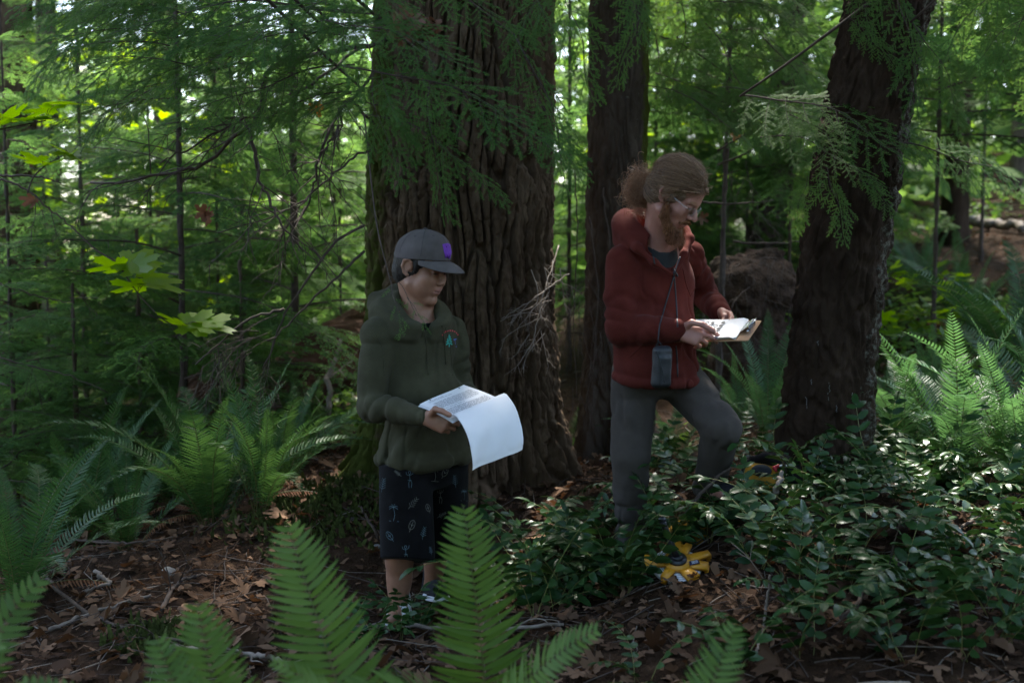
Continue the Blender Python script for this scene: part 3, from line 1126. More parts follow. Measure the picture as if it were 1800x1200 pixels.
rt = gpx(1449, 4.95)
right_tree = thing("leaning_tree", "dark leaning tree with scaly lichen-flecked bark, rising beside the clipboard", "tree", rt)
RL = (0.045, 0.0)
obj("trunk", trunk_mesh("leaning_trunk", M['bark_right'], -0.3, 13, 2.6, 0.187, 0.15, RL, 0.07, 0.2, 20, 6.5, 0.013, 0.42, 320, 0.007, 21, 5,
                        lambda th, z, g1: 0.15 * np.clip(-np.cos(th) - 0.5, 0, 1) + 0 * z,
                        lambda th, z, g1: 0.4 * np.clip((np.cos(th + 0.5) - 0.5) / 0.5, 0, 1) - 0.02 + 0 * z, 0.037, 0.006), right_tree)
mb = MB()
rs = np.random.default_rng(3)
tree_boughs(right_tree, BOUGH_CROWN, np.random.default_rng(79), 3.4, 11, 36, 3.2, 1.5, 2.6, 0.15, (-12, 14), RL, az_range=(-3.6, 0.6))  # unseen crown, widened to the right to block sun on the grape
# white resin runs on the bark
mb = MB()
M['resin'] = mat_surface('resin', [(0.3, (0.12, 0.12, 0.115)), (0.7, (0.24, 0.24, 0.225))], scale=30, rough=0.4)
for i in range(7):
    mb = MB()
    px, py = [(1423, 700), (1456, 690), (1470, 712), (1440, 600), (1498, 690), (1430, 668), (1458, 672)][i]
    l = [26, 18, 16, 10, 14, 16, 22][i]
    d = 4.78
    for k in range(4):
        if rs.random() < 0.8:
            a = P(px + rs.normal(0, 0.8), py + l * k / 5, d) - rt; b = P(px + rs.normal(0, 0.8), py + l * (k + 0.9) / 5, d) - rt
            axx = RL[0] * a.z
            def onbark(q):
                v = Vector((q.x - RL[0] * q.z, q.y, 0)); v = v.normalized() * 0.19
                # nearest surface towards the viewer
                xx = q.x - RL[0] * q.z - 0.037 * q.z ** 2
                return Vector((q.x, -math.sqrt(max(0.0, (0.184 + 0.04 * math.exp(-max(q.z, 0) / 0.22)) ** 2 - xx * xx)) - 0.001, q.z))
            mb.tube([onbark(a), onbark(b)], 0.0013, 4)
    if mb.n:
        V, Q, T, mi = mb.arrays()
        obj("resin_run", mesh_np("resin_run", V, Q, T, [M['resin']]), right_tree)

# ------------------------------------------------------------------ trees of the wood behind and around
WOOD = "conifers standing in the wood behind"


def wood_tree(name, label, px, d, h, r0, mat, boughs=None, seed=1, lean=(0, 0), moss_dir=None, group=None, pos=None, curve=0.0, nu=36):
    loc = gpx(px, d) if pos is None else gp(*pos)
    t = thing(name, label, "tree", loc, 0, group)
    obj("trunk", simple_trunk(name + "_trunk", mat, h, r0, r0 * 0.35, lean, seed, moss_dir, nu=nu, curve=curve), t)
    if boughs is not None:
        meshes, ml, z0, z1, nb, l0, l1, el = boughs
        tree_boughs(t, meshes, np.random.default_rng(seed + 900), z0, z1, nb, l0, l1, ml, r0, el, lean)
    return t


MID, FAR, CR = BOUGH_MID, BOUGH_FAR, BOUGH_CROWN
# young hemlocks, left
wood_tree("hemlock_sapling", "young hemlock with drooping feathery boughs and a dark thin stem, left of the big tree", 322, 6.8, 4.6, 0.020, M['twig'], (MID, 1.2, 0.55, 4.3, 35, 1.51, 0.5, (-6, 24)), 31)
wood_tree("hemlock_sapling", "low bushy hemlock with bluish boughs near the left edge, in front of the dark trunk", 20, 6.6, 3.0, 0.014, M['twig'], (MID, 1.2, 0.25, 2.8, 32, 1.23, 0.35, (-10, 20)), 32)
wood_tree("hemlock_sapling", "spreading hemlock of lighter green boughs between the dark trunk and the thin-stemmed hemlock", 150, 8.2, 4.5, 0.018, M['twig'], (MID, 1.2, 0.3, 4.2, 42, 1.68, 0.5, (-8, 22)), 33)
wood_tree("hemlock_sapling", "shaded hemlock close to the mossy side of the big tree", 520, 7.6, 8.0, 0.027, M['twig'], (MID, 1.2, 0.9, 7.7, 70, 1.5, 0.9, (-6, 22)), 34)  # unseen top stretched upward and thickened to shade the left ground
wood_tree("hemlock_sapling", "pale green hemlock farther back, seen between the thin stem and the big tree", 430, 10.5, 5.5, 0.020, M['twig'], (MID, 1.2, 0.4, 5.2, 40, 1.79, 0.5, (-8, 22)), 35)
wood_tree("hemlock_sapling", "slim hemlock at the far left with boughs lit from behind", -70, 10.0, 5.5, 0.020, M['twig'], (MID, 1.2, 0.4, 5.2, 35, 1.79, 0.5, (-8, 22)), 36)
wood_tree("hemlock_sapling", "broad sunlit hemlock behind the spreading one on the left", 250, 12.5, 6.5, 0.024, M['twig'], (FAR, 1.4, 0.3, 6.2, 84, 1.8, 0.5, (-8, 22)), 37)
wood_tree("hemlock_sapling", "distant hemlock glimpsed beside the furrowed trunk on its left", 590, 12.5, 6.5, 0.024, M['twig'], (FAR, 1.4, 0.3, 6.2, 72, 1.7, 0.5, (-8, 22)), 38)
wood_tree("hemlock_seedling", "knee-high hemlock seedling with soft boughs behind the dark fern at the left", 130, 6.1, 1.3, 0.014, M['bark_far'], (MID, 1.2, 0.12, 1.2, 24, 0.8, 0.25, (-4, 22)), 141)
wood_tree("hemlock_seedling", "low spreading hemlock seedling between the stump and the rotten log", 425, 6.5, 1.2, 0.014, M['bark_far'], (MID, 1.2, 0.12, 1.1, 24, 0.85, 0.25, (-4, 22)), 142)
wood_tree("hemlock_seedling", "waist-high hemlock seedling in front of the left edge's bushy hemlock", -20, 5.6, 1.5, 0.014, M['bark_far'], (MID, 1.2, 0.12, 1.4, 28, 0.9, 0.25, (-4, 22)), 143)
wood_tree("hemlock_seedling", "pale hemlock seedling left of the crumbling stump", 245, 7.2, 1.6, 0.014, M['bark_far'], (MID, 1.2, 0.12, 1.5, 30, 1.0, 0.25, (-4, 22)), 144)
wood_tree("hemlock_sapling", "full hemlock whose layered boughs fill the middle distance left of the bare limbs", 385, 8.4, 4.2, 0.012, M['twig'], (MID, 1.2, 0.2, 4.0, 31, 1.6, 0.5, (-10, 14)), 151)
wood_tree("hemlock_sapling", "hemlock with long level boughs in front of the orange-brown trunk", 85, 9.2, 4.4, 0.012, M['twig'], (MID, 1.2, 0.2, 4.2, 33, 1.7, 0.5, (-10, 14)), 152)
wood_tree("hemlock_sapling", "bright hemlock deeper in the wood behind the curved maple twig", 270, 10.0, 4.6, 0.014, M['twig'], (MID, 1.2, 0.2, 4.4, 33, 1.8, 0.5, (-10, 14)), 153)
wood_tree("hemlock_sapling", "hemlock pressed against the far side of the mossy trunk flank", 600, 9.4, 4.6, 0.014, M['twig'], (MID, 1.2, 0.2, 4.4, 30, 1.6, 0.5, (-10, 14)), 154)
wood_tree("hemlock_sapling", "far hemlock seen under the bare limbs left of the big tree", 500, 13.5, 5.5, 0.017, M['twig'], (FAR, 1.4, 0.2, 5.2, 60, 2.2, 0.6, (-10, 14)), 156)
wood_tree("hemlock_sapling", "far hemlock between the slender mossy tree and the thin dark stem", 1150, 10.8, 5.0, 0.015, M['twig'], (MID, 1.2, 0.2, 4.8, 54, 1.8, 0.5, (-10, 14)), 157)
wood_tree("hemlock_sapling", "far hemlock with drooping tips right behind the root mound", 1310, 11.5, 5.0, 0.015, M['twig'], (MID, 1.2, 0.3, 4.8, 54, 1.8, 0.5, (-10, 14)), 158)
wood_tree("hemlock_sapling", "light green hemlock above the slope, upper right", 1720, 11.0, 5.2, 0.015, M['twig'], (MID, 1.2, 2.2, 5.0, 36, 1.8, 0.5, (-10, 12)), 159)
# middle and right
wood_tree("hemlock_sapling", "thin dark hemlock stem with bare side branches, directly behind the bearded man's head", 1262, 7.0, 5.0, 0.017, M['twig'], (MID, 1.2, 1.7, 4.8, 37, 1.34, 0.5, (-4, 26)), 41, lean=(0.02, 0))
wood_tree("hemlock_sapling", "leafy hemlock filling the gap between the two large trunks", 1000, 9.6, 5.5, 0.018, M['twig'], (MID, 1.2, 0.3, 5.2, 56, 1.57, 0.5, (-8, 22)), 42)
wood_tree("hemlock_sapling", "bright hemlock with layered boughs just right of the leaning trunk", 1640, 8.2, 4.8, 0.015, M['twig'], (MID, 1.2, 1.5, 4.6, 46, 1.68, 0.5, (-8, 18)), 43)
wood_tree("hemlock_sapling", "wide hemlock at the right edge with light green layered boughs", 1840, 8.8, 4.8, 0.015, M['twig'], (MID, 1.2, 1.5, 4.6, 46, 1.79, 0.5, (-8, 18)), 44)
wood_tree("hemlock_sapling", "hemlock standing behind the root mound, left of the leaning trunk", 1385, 9.8, 5.5, 0.016, M['twig'], (MID, 1.2, 1.1, 5.2, 62, 1.68, 0.5, (-8, 20)), 45)
wood_tree("hemlock_sapling", "distant yellow-green hemlock behind the leaning trunk's top", 1500, 13.0, 7.0, 0.024, M['twig'], (FAR, 1.4, 0.3, 6.5, 78, 1.9, 0.5, (-8, 20)), 46)
wood_tree("hemlock_sapling", "distant hemlock seen past the bearded man's hair", 1185, 12.5, 7.0, 0.024, M['twig'], (FAR, 1.4, 0.3, 6.5, 75, 1.8, 0.5, (-8, 20)), 47)
# mature trunks
wood_tree("conifer_tree", "thick dark trunk at the left edge, half hidden by hemlock boughs", 22, 9.5, 17, 0.21, M['bark_big'], (CR, 2.6, 9.5, 16, 9, 3.0, 1.2, (-12, 12)), 51, nu=60)
wood_tree("conifer_tree", "orange-brown trunk catching the light right beside the thick dark one", 62, 13.0, 17, 0.1, M['bark_right'], (CR, 2.6, 9.5, 16, 9, 2.6, 1.0, (-12, 12)), 52)
wood_tree("conifer_tree", "straight dark trunk second from the left edge", 97, 12.0, 17, 0.12, M['bark_far'], (CR, 2.6, 9.5, 16, 9, 2.6, 1.0, (-12, 12)), 53)
wood_tree("conifer_tree", "brown trunk seen through the boughs in the upper left", 300, 13.5, 17, 0.16, M['bark_far'], (CR, 2.6, 9.5, 16, 9, 2.8, 1.0, (-12, 12)), 54)
wood_tree("conifer_tree", "grey trunk at the top of the picture above the bare limbs", 398, 16.0, 19, 0.19, M['bark_far'], (CR, 2.6, 9.5, 18, 9, 2.8, 1.0, (-12, 12)), 56)
wood_tree("conifer_tree", "mossy forked-looking trunk slanting behind the top of the leaning tree", 1330, 12.0, 17, 0.2, M['bark_mid'], (CR, 2.6, 9.5, 16, 9, 2.8, 1.0, (-12, 12)), 57, lean=(0.13, 0), moss_dir=0.0)
wood_tree("conifer_tree", "reddish trunk on the right slope behind the bright hemlock", 1672, 12.5, 17, 0.14, M['bark_right'], (CR, 2.6, 9.5, 16, 9, 2.6, 1.0, (-12, 12)), 58, lean=(0.01, 0))
wood_tree("conifer_tree", "thin trunk far up the right slope near the picture's edge", 1780, 17.0, 17, 0.12, M['bark_far'], (CR, 2.6, 9.5, 16, 9, 2.6, 1.0, (-12, 12)), 59)
wood_tree("conifer_tree", "faint trunk in the distance left of the bearded man's bun", 1232, 15.0, 17, 0.13, M['bark_far'], (CR, 2.6, 9.5, 16, 9, 2.6, 1.0, (-12, 12)), 60)
# unseen trees added beside and behind the viewpoint to block light from the glade
for i, (x, y, h, z0, nb, l0) in enumerate([(-4.6, 1.2, 11, 1.8, 50, 2.4), (-2.0, -3.0, 8, 0.3, 60, 2.8), (2.2, -3.2, 8, 0.3, 60, 2.8), (0.2, -5.0, 9, 0.3, 70, 3.2),
                                           (5.0, 0.6, 11, 0.4, 60, 2.6), (-5.2, -1.4, 9, 0.3, 60, 3.0), (5.6, -2.6, 9, 0.3, 60, 3.0), (-6.4, 4.2, 14, 3.2, 50, 3.0), (0.6, 2.0, 13, 4.0, 40, 2.2)]):
    if i in (7, 8):
        continue
    wood_tree("hemlock_tree", ["unseen hemlock added to block light, left of the glade", "unseen hemlock added to block light behind the viewpoint, left", "unseen hemlock added to block light behind the viewpoint, right", "unseen hemlock added to block light straight behind the viewpoint",
              "unseen hemlock added to block light, right of the glade", "outer unseen hemlock added to block light behind the viewpoint, left", "outer unseen hemlock added to block light behind the viewpoint, right", "outer unseen hemlock added to block light, left of the glade", ""][i],
              0, 0, h, 0.16, M['bark_far'], (CR, 2.6, z0, h - 0.6, nb, l0, 1.1, (-14, 10)), 300 + i, pos=(x, y), nu=24)

# ------------------------------------------------------------------ hanging boughs in front: limbs of two hemlocks whose stems stand outside the picture
hl = thing("hemlock_tree", "hemlock reaching its dark feathery boughs in from the upper left, across the furrowed trunk", "tree", gp(-1.9, 2.6))
obj("trunk", simple_trunk("overhanging_trunk", M['bark_far'], 9, 0.11, 0.05, seed=91), hl)
hr = thing("hemlock_tree", "hemlock whose boughs hang across the leaning trunk and the upper right", "tree", gp(2.75, 3.7))
obj("trunk", simple_trunk("overhanging_trunk", M['bark_far'], 9, 0.1, 0.05, seed=92), hr)
FRONT_L = [
    (720, -60, 4.0, 430, 130, 3.6), (700, 40, 4.2, 330, 100, 3.8), (640, 20, 4.3, 180, 70, 4.2), (600, 60, 4.4, 250, 190, 4.0), (620, 110, 4.3, 300, 255, 4.1),
    (560, 0, 4.6, 60, 110, 4.8), (500, -60, 4.4, 120, 20, 4.4), (640, 160, 4.2, 400, 265, 4.2), (350, -80, 4.8, 10, 60, 4.8), (480, 40, 4.6, 120, 190, 4.6), (420, 110, 4.6, 130, 260, 4.7),
    (300, 10, 4.9, 40, 170, 5.0), (660, 30, 4.4, 470, 190, 4.2), (420, -70, 4.6, 230, 60, 4.5), (560, 90, 4.6, 420, 240, 4.6),
    (560, 40, 3.8, 840, 150, 3.4), (600, 120, 3.7, 1030, 292, 3.5), (640, 200, 4.0, 905, 370, 3.8), (640, 60, 3.9, 705, 345, 3.8), (760, 110, 3.9, 795, 405, 3.9),
    (900, 60, 4.0, 1005, 365, 3.9), 
    (880, -80, 3.8, 1000, 120, 3.6), (1000, -60, 4.2, 880, 140, 4.0), (1060, -60, 4.2, 1135, 90, 4.0), (1130, -50, 4.5, 1085, 170, 4.4), (700, -40, 3.8, 965, 100, 3.7),
    (940, 170, 4.2, 1030, 340, 4.1), (560, -60, 3.7, 760, 90, 3.5), (980, -40, 4.4, 1060, 200, 4.3),
]
FRONT_R = [
    (1120, -40, 6.2, 1420, 150, 6.5), (1150, 60, 6.4, 1400, 230, 6.3), (1180, -70, 6.0, 1450, 60, 6.2), (1150, 130, 6.4, 1370, 270, 6.2), (1240, 170, 6.6, 1440, 310, 6.4),
    (1240, 40, 6.0, 1350, 250, 6.0), (1330, 60, 6.2, 1440, 220, 6.2), (1200, -60, 6.0, 1200, 190, 6.0), (1300, -60, 6.2, 1330, 130, 6.1), (1140, 40, 6.6, 1180, 240, 6.6), (1400, 90, 6.6, 1250, 230, 6.6),
    (1300, 170, 5.0, 1640, 300, 4.5), (1340, 240, 4.8, 1560, 340, 4.4), (1560, 250, 4.6, 1795, 330, 4.8), (1450, 290, 4.6, 1480, 440, 4.55), (1380, 200, 4.8, 1500, 300, 4.5),
    (1500, 310, 4.5, 1590, 400, 4.5), (1420, 310, 4.6, 1395, 420, 4.6),
    (1560, -60, 4.5, 1600, 220, 4.4), (1600, 40, 4.4, 1700, 240, 4.3), (1810, -70, 4.2, 1640, 150, 4.2), (1830, 10, 4.2, 1690, 140, 4.2), (1850, -20, 4.3, 1720, 190, 4.3), (1700, -70, 4.4, 1760, 110, 4.4),
    (1500, -40, 4.5, 1540, 90, 4.4), (1490, 30, 4.6, 1580, 130, 4.5),
]
_r = random.Random(11)
for _ in range(20):      # the thick overlapping mass at the upper left
    bx, by, bd = _r.uniform(260, 690), _r.uniform(-70, 190), _r.uniform(4.0, 5.0)
    FRONT_L.append((bx, by, bd, bx - _r.uniform(150, 330), by + _r.uniform(10, 130), bd + _r.uniform(-.4, .3)))
for _ in range(9):
    bx, by, bd = _r.uniform(1120, 1330), _r.uniform(-60, 160), _r.uniform(5.8, 6.8)
    FRONT_R.append((bx, by, bd, bx + _r.uniform(60, 230), by + _r.uniform(40, 160), bd + _r.uniform(-.4, .3)))
for _ in range(7):
    bx, by, bd = _r.uniform(1640, 1860), _r.uniform(-70, 60), _r.uniform(4.2, 5.2)
    FRONT_R.append((bx, by, bd, bx + _r.uniform(-150, 60), by + _r.uniform(90, 190), bd + _r.uniform(-.3, .3)))
for i, (bx, by, bd, tx, ty, td) in enumerate(FRONT_L):
    put_bough(hl, P(bx, by, bd), P(tx, ty, td), i % 4, (rnd.uniform(-.4, .4), -0.75 + rnd.uniform(-.4, .4), 1.0), rnd.uniform(0.6, 0.9) if i > 14 else rnd.uniform(1.0, 1.35))
for i, (bx, by, bd, tx, ty, td) in enumerate(FRONT_R):
    put_bough(hr, P(bx, by, bd), P(tx, ty, td), (i + 1) % 4, (rnd.uniform(-.4, .4), -0.75 + rnd.uniform(-.4, .4), 1.0), rnd.uniform(0.8, 1.2))
# long thin carrying limbs so that the sprays do not float
mb = MB()
for tgt in [(720, -60, 4.0), (600, 60, 4.4), (640, 160, 4.2), (560, 0, 4.6), (350, -80, 4.8), (560, 40, 3.8), (880, -80, 3.8), (1000, -60, 4.2), (1130, -50, 4.5), (760, 110, 3.9), (900, 60, 4.0)]:
    e = P(*tgt) - hl.location
    z0 = e.z + 0.35
    mb.tube(smooth_path([Vector((0, 0, z0)), Vector((e.x * 0.45, e.y * 0.5, z0 + 0.25)), e], 14), np.linspace(0.018, 0.005, 14), 5)
V, Q, T, mi = mb.arrays()
obj("limb", mesh_np("limb", V, Q, T, [M['twig']]), hl)
mb = MB()
for tgt in [(1120, -40, 6.2), (1180, -70, 6.0), (1300, 170, 5.0), (1560, -60, 4.5), (1810, -70, 4.2), (1600, 40, 4.4), (1700, -70, 4.4)]:
    e = P(*tgt) - hr.location
    z0 = e.z + 0.3
    mb.tube(smooth_path([Vector((0, 0, z0)), Vector((e.x * 0.45, e.y * 0.5, z0 + 0.3)), e], 14), np.linspace(0.016, 0.005, 14), 5)
V, Q, T, mi = mb.arrays()
obj("limb", mesh_np("limb", V, Q, T, [M['twig']]), hr)


tree_boughs(hr, BOUGH_CROWN, np.random.default_rng(93), 3.0, 8.5, 34, 2.8, 1.2, 2.6, 0.1, (-10, 16))  # unseen crown added to block sun over the near right ground

# ------------------------------------------------------------------ far woods as one mass
def far_woods():
    rng = np.random.default_rng(8)
    Vs = []
    for c in range(1400):
        y = rng.uniform(15, 42)
        x = rng.uniform(-1, 1) * (y * 0.62 + 4)
        if x / y < -0.3 and rng.random() < 0.5: continue
        u = rng.random()
        z = g(x, y) + 0.2 + 11 * u ** 1.9
        s = rng.uniform(0.5, 1.5)
        n = int(rng.uniform(40, 85))
        p = rng.normal(0, 1, (n, 3)) * np.array([s, s, s * 0.38]) + np.array([x, y, z])
        p[:, 2] -= 0.18 * (p[:, 0] - x) ** 2
        a = rng.normal(0, 1, (n, 3)) * np.array([1, 1, 0.45]); a = unit(a)
        b = unit(np.cross(a, rng.normal(0, 1, (n, 3)) + np.array([0, 0, 1.2])))
        L = rng.uniform(0.1, 0.3, n)[:, None]; W = L * rng.uniform(0.3, 0.6, n)[:, None]
        Vs.append(np.stack([p - a * L, p + b * W, p + a * L, p - b * W], 1).reshape(-1, 3))
    V = np.concatenate(Vs)
    Q = (np.arange(len(V) // 4) * 4)[:, None] + np.arange(4)[None]
    mi = (np.random.default_rng(2).random(len(Q)) < 0.3).astype(int)
    return mesh_np("woodland_foliage", V, Q, mats=[M['needle_far'], M['broadleaf_far']], mi=mi)


tag(obj("distant_woodland", far_woods()), "far-off mass of sunlit green foliage closing the wood behind", "woodland", kind="stuff")

# ------------------------------------------------------------------ sword ferns
FR = [joined(frond_mesh(s, L=1.0, e0=a, e1=b, side_curve=c, pairs=46, curl=q), "fern_frond", (M['rachis'], M['fern'])) for s, a, b, c, q in
      ((1, 80, 22, 0.05, 2), (2, 74, 0, -0.06, 3), (3, 66, -18, 0.08, 2), (4, 84, 48, 0.0, 0), (5, 58, -30, -0.1, 2))]
FRD = [joined(frond_mesh(s + 20, L=1.0, e0=a, e1=b, side_curve=c, pairs=46, curl=q), "fern_frond_shade", (M['rachis'], M['fern_shaded'])) for s, a, b, c, q in
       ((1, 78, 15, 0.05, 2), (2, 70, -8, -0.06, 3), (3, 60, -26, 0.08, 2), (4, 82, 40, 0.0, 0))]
FDEAD = joined(frond_mesh(44, L=0.8, e0=20, e1=-60, pairs=34, wmax=0.06, vfold=-0.8, side_curve=0.1), "dead_frond", (M['rachis'], M['frond_dead']))


def fern(label, loc, n, L, seed, meshes, az0=0.0, spread=6.28, dead=2, group=None):
    rng = np.random.default_rng(seed)
    t = thing("sword_fern", label, "fern", loc, 0, group)
    for i in range(n):
        o = obj("frond", meshes[int(rng.integers(len(meshes)))], t)
        s = L * rng.uniform(0.72, 1.12)
        o.scale = (s, s * rng.uniform(0.9, 1.15), s)
        az = az0 + spread * ((i + rng.uniform(-0.3, 0.3)) / n - (0 if spread > 6 else 0.5))
        o.rotation_euler = (rng.normal(0, 0.12), rng.normal(0, 0.13), az)
        o.location = (0.03 * math.cos(az), 0.03 * math.sin(az), -0.03)
    for i in range(dead):
        o = obj("frond", FDEAD, t)
        o["label"] = "withered brown frond"
        s = L * rng.uniform(0.6, 0.9)
        o.scale = (s, s, s)
        o.rotation_euler = (0, 0, rng.uniform(0, 6.28))
        o.location = (0, 0, 0.06)
    return t


def gpt(px, py, d0, d1):
    """where the view ray through a photo pixel meets the ground between two depths"""
    for d in np.linspace(d0, d1, 80):
        p = P(px, py, d)
        if p.z <= g(p.x, p.y):
            return gp(p.x, p.y)
    return gpx(px, d1)


UP = math.pi / 2
# shaded ferns on the left
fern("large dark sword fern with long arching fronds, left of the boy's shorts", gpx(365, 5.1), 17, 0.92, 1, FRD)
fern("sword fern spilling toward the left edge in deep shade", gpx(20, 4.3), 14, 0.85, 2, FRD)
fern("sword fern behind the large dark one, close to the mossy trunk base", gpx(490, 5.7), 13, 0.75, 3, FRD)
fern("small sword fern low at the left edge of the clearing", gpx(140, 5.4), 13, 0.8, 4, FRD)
fern("sword fern farther back with a bright frond, above the large dark fern", gpx(190, 6.6), 12, 0.8, 5, FR)
fern("sword fern growing at the foot of the rotten log", gpx(545, 7.0), 12, 0.75, 6, FR)
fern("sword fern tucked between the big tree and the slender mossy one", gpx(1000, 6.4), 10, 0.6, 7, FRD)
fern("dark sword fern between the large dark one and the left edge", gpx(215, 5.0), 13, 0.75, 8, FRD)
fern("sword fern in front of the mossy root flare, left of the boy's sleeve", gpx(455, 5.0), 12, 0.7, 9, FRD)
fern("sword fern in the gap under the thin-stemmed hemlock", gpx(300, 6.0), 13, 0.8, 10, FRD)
fern("lighter sword fern low behind the seedlings on the left", gpx(80, 6.9), 12, 0.8, 21, FR)
fern("sword fern on the litter-strewn right slope above the bright bank", gpx(1700, 8.6), 14, 0.9, 22, FR)
fern("sword fern near the top of the right slope by the reddish trunk", gpx(1620, 10.2), 12, 0.8, 23, FR)
# bright ferns on the right
fern("tall bright sword fern right against the leaning trunk", gpx(1600, 5.3), 17, 0.78, 11, FR)
fern("lush bright sword fern in the middle of the right-hand fern bank", gpx(1690, 5.0), 18, 0.82, 12, FR)
fern("bright sword fern cut by the right edge of the picture", gpx(1800, 4.9), 17, 0.86, 13, FR)
fern("sword fern behind the bright bank, beside mossy ground", gpx(1650, 6.3), 12, 0.62, 14, FR)
fern("big bluish sword fern high on the right slope", gpx(1790, 6.9), 18, 1.1, 15, FRD)
fern("small sword fern halfway up the right slope", gpx(1548, 6.9), 10, 0.5, 16, FR)
fern("sword fern farther up the right slope with pale fronds", gpx(1850, 6.0), 15, 0.95, 17, FR)
fern("sword fern behind the clipboard, left of the leaning trunk", gpx(1352, 6.3), 14, 0.8, 18, FR)
fern("low sword fern showing between the bearded man's legs", gpx(1185, 5.7), 9, 0.5, 19, FR)
fern("little sword fern below the root mound", gpx(1300, 6.9), 10, 0.6, 20, FR)

# foreground ferns: each frond stands where the photograph shows it
CH_F = [chord(m) for m in FR]


FRH = [joined(frond_mesh(s + 50, L=1.0, e0=a, e1=b, side_curve=c, pairs=40, curl=q, wmax=w, pw=0.018, vfold=0.06, tipw=0.42), "fern_frond_near", (M['rachis'], M['fern_near'])) for s, a, b, c, q, w in
       ((1, 80, 30, 0.05, 1, 0.125), (2, 76, 10, -0.05, 2, 0.12), (3, 70, -5, 0.06, 2, 0.12), (4, 84, 55, 0.02, 0, 0.14))]
CH_F = [chord(m) for m in FRH]


def posed_fern(label, base, fronds):
    t = thing("sword_fern", label, "fern", base)
    for k, tip, up, wid in fronds:
        o = obj("frond", FRH[k], t)
        o.matrix_local = Matrix.Translation(-t.location) @ aim_matrix(base + Vector((0.01 * k, 0, -0.02)), tip, CH_F[k], up, wid)
    return t


def near_base(px, d):
    p = P(px, 600, d)
    return gp(p.x, p.y)


posed_fern("foreground sword fern whose tall frond rises in front of the boy's shorts", near_base(845, 2.75),
           [(3, P(829, 884, 2.75), (0.1, -1, 0.2), 1.38), (1, P(1046, 1078, 2.55), (-0.4, -0.6, 0.7), 1.17), (2, P(560, 1190, 2.4), (0.2, -0.3, 1), 1.10), (0, P(900, 1240, 2.3), (0.1, -0.3, 1), 1.10)])
posed_fern("foreground sword fern with a yellow-spotted frond below the dark fern", near_base(655, 2.5),
           [(3, P(520, 912, 2.65), (0.15, -1, 0.25), 1.38), (1, P(470, 1180, 2.3), (0.0, -0.4, 1), 1.10), (2, P(700, 1230, 2.2), (0, -0.2, 1), 1.10)])
posed_fern("foreground sword fern at the bottom left with two fronds in view", near_base(425, 2.3),
           [(3, P(362, 1052, 2.4), (0.1, -1, 0.3), 1.38), (1, P(235, 1135, 2.3), (0.2, -0.7, 0.6), 1.31), (2, P(60, 1165, 2.3), (0, -0.4, 1), 1.10)])
posed_fern("foreground sword fern at the bottom, right of centre", near_base(1130, 2.25),
           [(0, P(1325, 1108, 2.35), (-0.3, -0.8, 0.6), 1.24), (1, P(1240, 1215, 2.2), (0, -0.6, 1), 1.10), (3, P(1090, 1195, 2.3), (0, -1, 0.2), 0.96)])
posed_fern("foreground sword fern just beyond the left edge, one blurred tip in view", near_base(-150, 2.5),
           [(1, P(48, 992, 2.5), (0, -0.6, 0.8), 1.24), (0, P(20, 1150, 2.3), (0, -0.6, 0.8), 1.24)])

# ------------------------------------------------------------------ low oregon grape
GL = [joined(grape_leaf(s, L=l, pairs=p, ll=0.058, lw=0.03, arch=a), "grape_leaf", (M['grape_stem'], M['grape'])) for s, l, p, a in
      ((1, 0.42, 7, 0.8), (2, 0.5, 8, 0.95), (3, 0.36, 6, 0.6), (4, 0.46, 8, 1.05), (5, 0.42, 7, 0.3), (6, 0.3, 6, 0.85))]
LANDMARKS = [((1190, 1000, 4.1), "the yellow tape reel"), ((1345, 835, 4.75), "the half-hidden yellow backpack"), ((1440, 840, 4.6), "the foot of the leaning tree"),
             ((1110, 960, 4.5), "the bearded man's straight leg"), ((1255, 890, 4.6), "the bearded man's raised foot"), ((940, 890, 4.9), "the root flare of the big tree"),
             ((1650, 880, 4.6), "the bright fern bank"), ((720, 1090, 4.1), "the boy's feet"), ((1550, 1030, 3.9), "the three-lobed green leaf"), ((930, 1150, 3.4), "the tall foreground frond"),
             ((1300, 1150, 3.2), "the bottom foreground frond"), ((1750, 1050, 3.6), "the right edge")]
LM = [(P(*a), b) for a, b in LANDMARKS]
rg = np.random.default_rng(42)
spots = []
tries = 0
FIX = [(1105, 3.95), (1095, 4.2), (1040, 4.5), (1065, 4.8), (985, 4.7), (1290, 4.35), (1330, 4.3), (1370, 4.35), (1420, 4.4), (1490, 4.5), (960, 4.3), (1010, 4.1), (930, 4.6),
       (1250, 4.3), (1335, 4.42), (1368, 4.48), (1305, 4.45), (1075, 4.4), (1060, 4.2), (1020, 4.3), (980, 4.0), (940, 3.9), (900, 4.3), (1085, 4.05), (1345, 4.1), (1340, 3.9), (1420, 3.8), (1500, 3.7), (1600, 3.6), (1700, 3.6), (1560, 3.4), (1660, 3.35), (1400, 3.5), (1480, 3.9), (700, 3.92), (735, 4.02), (655, 3.85), (600, 3.8), (1190, 5.1), (1230, 5.3), (1150, 5.4), (1330, 5.3), (1300, 5.6), (1200, 5.6), (1460, 4.4), (1520, 4.6), (1135, 4.95)]
for px, d in FIX:
    p = gpx(px, d); spots.append((p, 1))
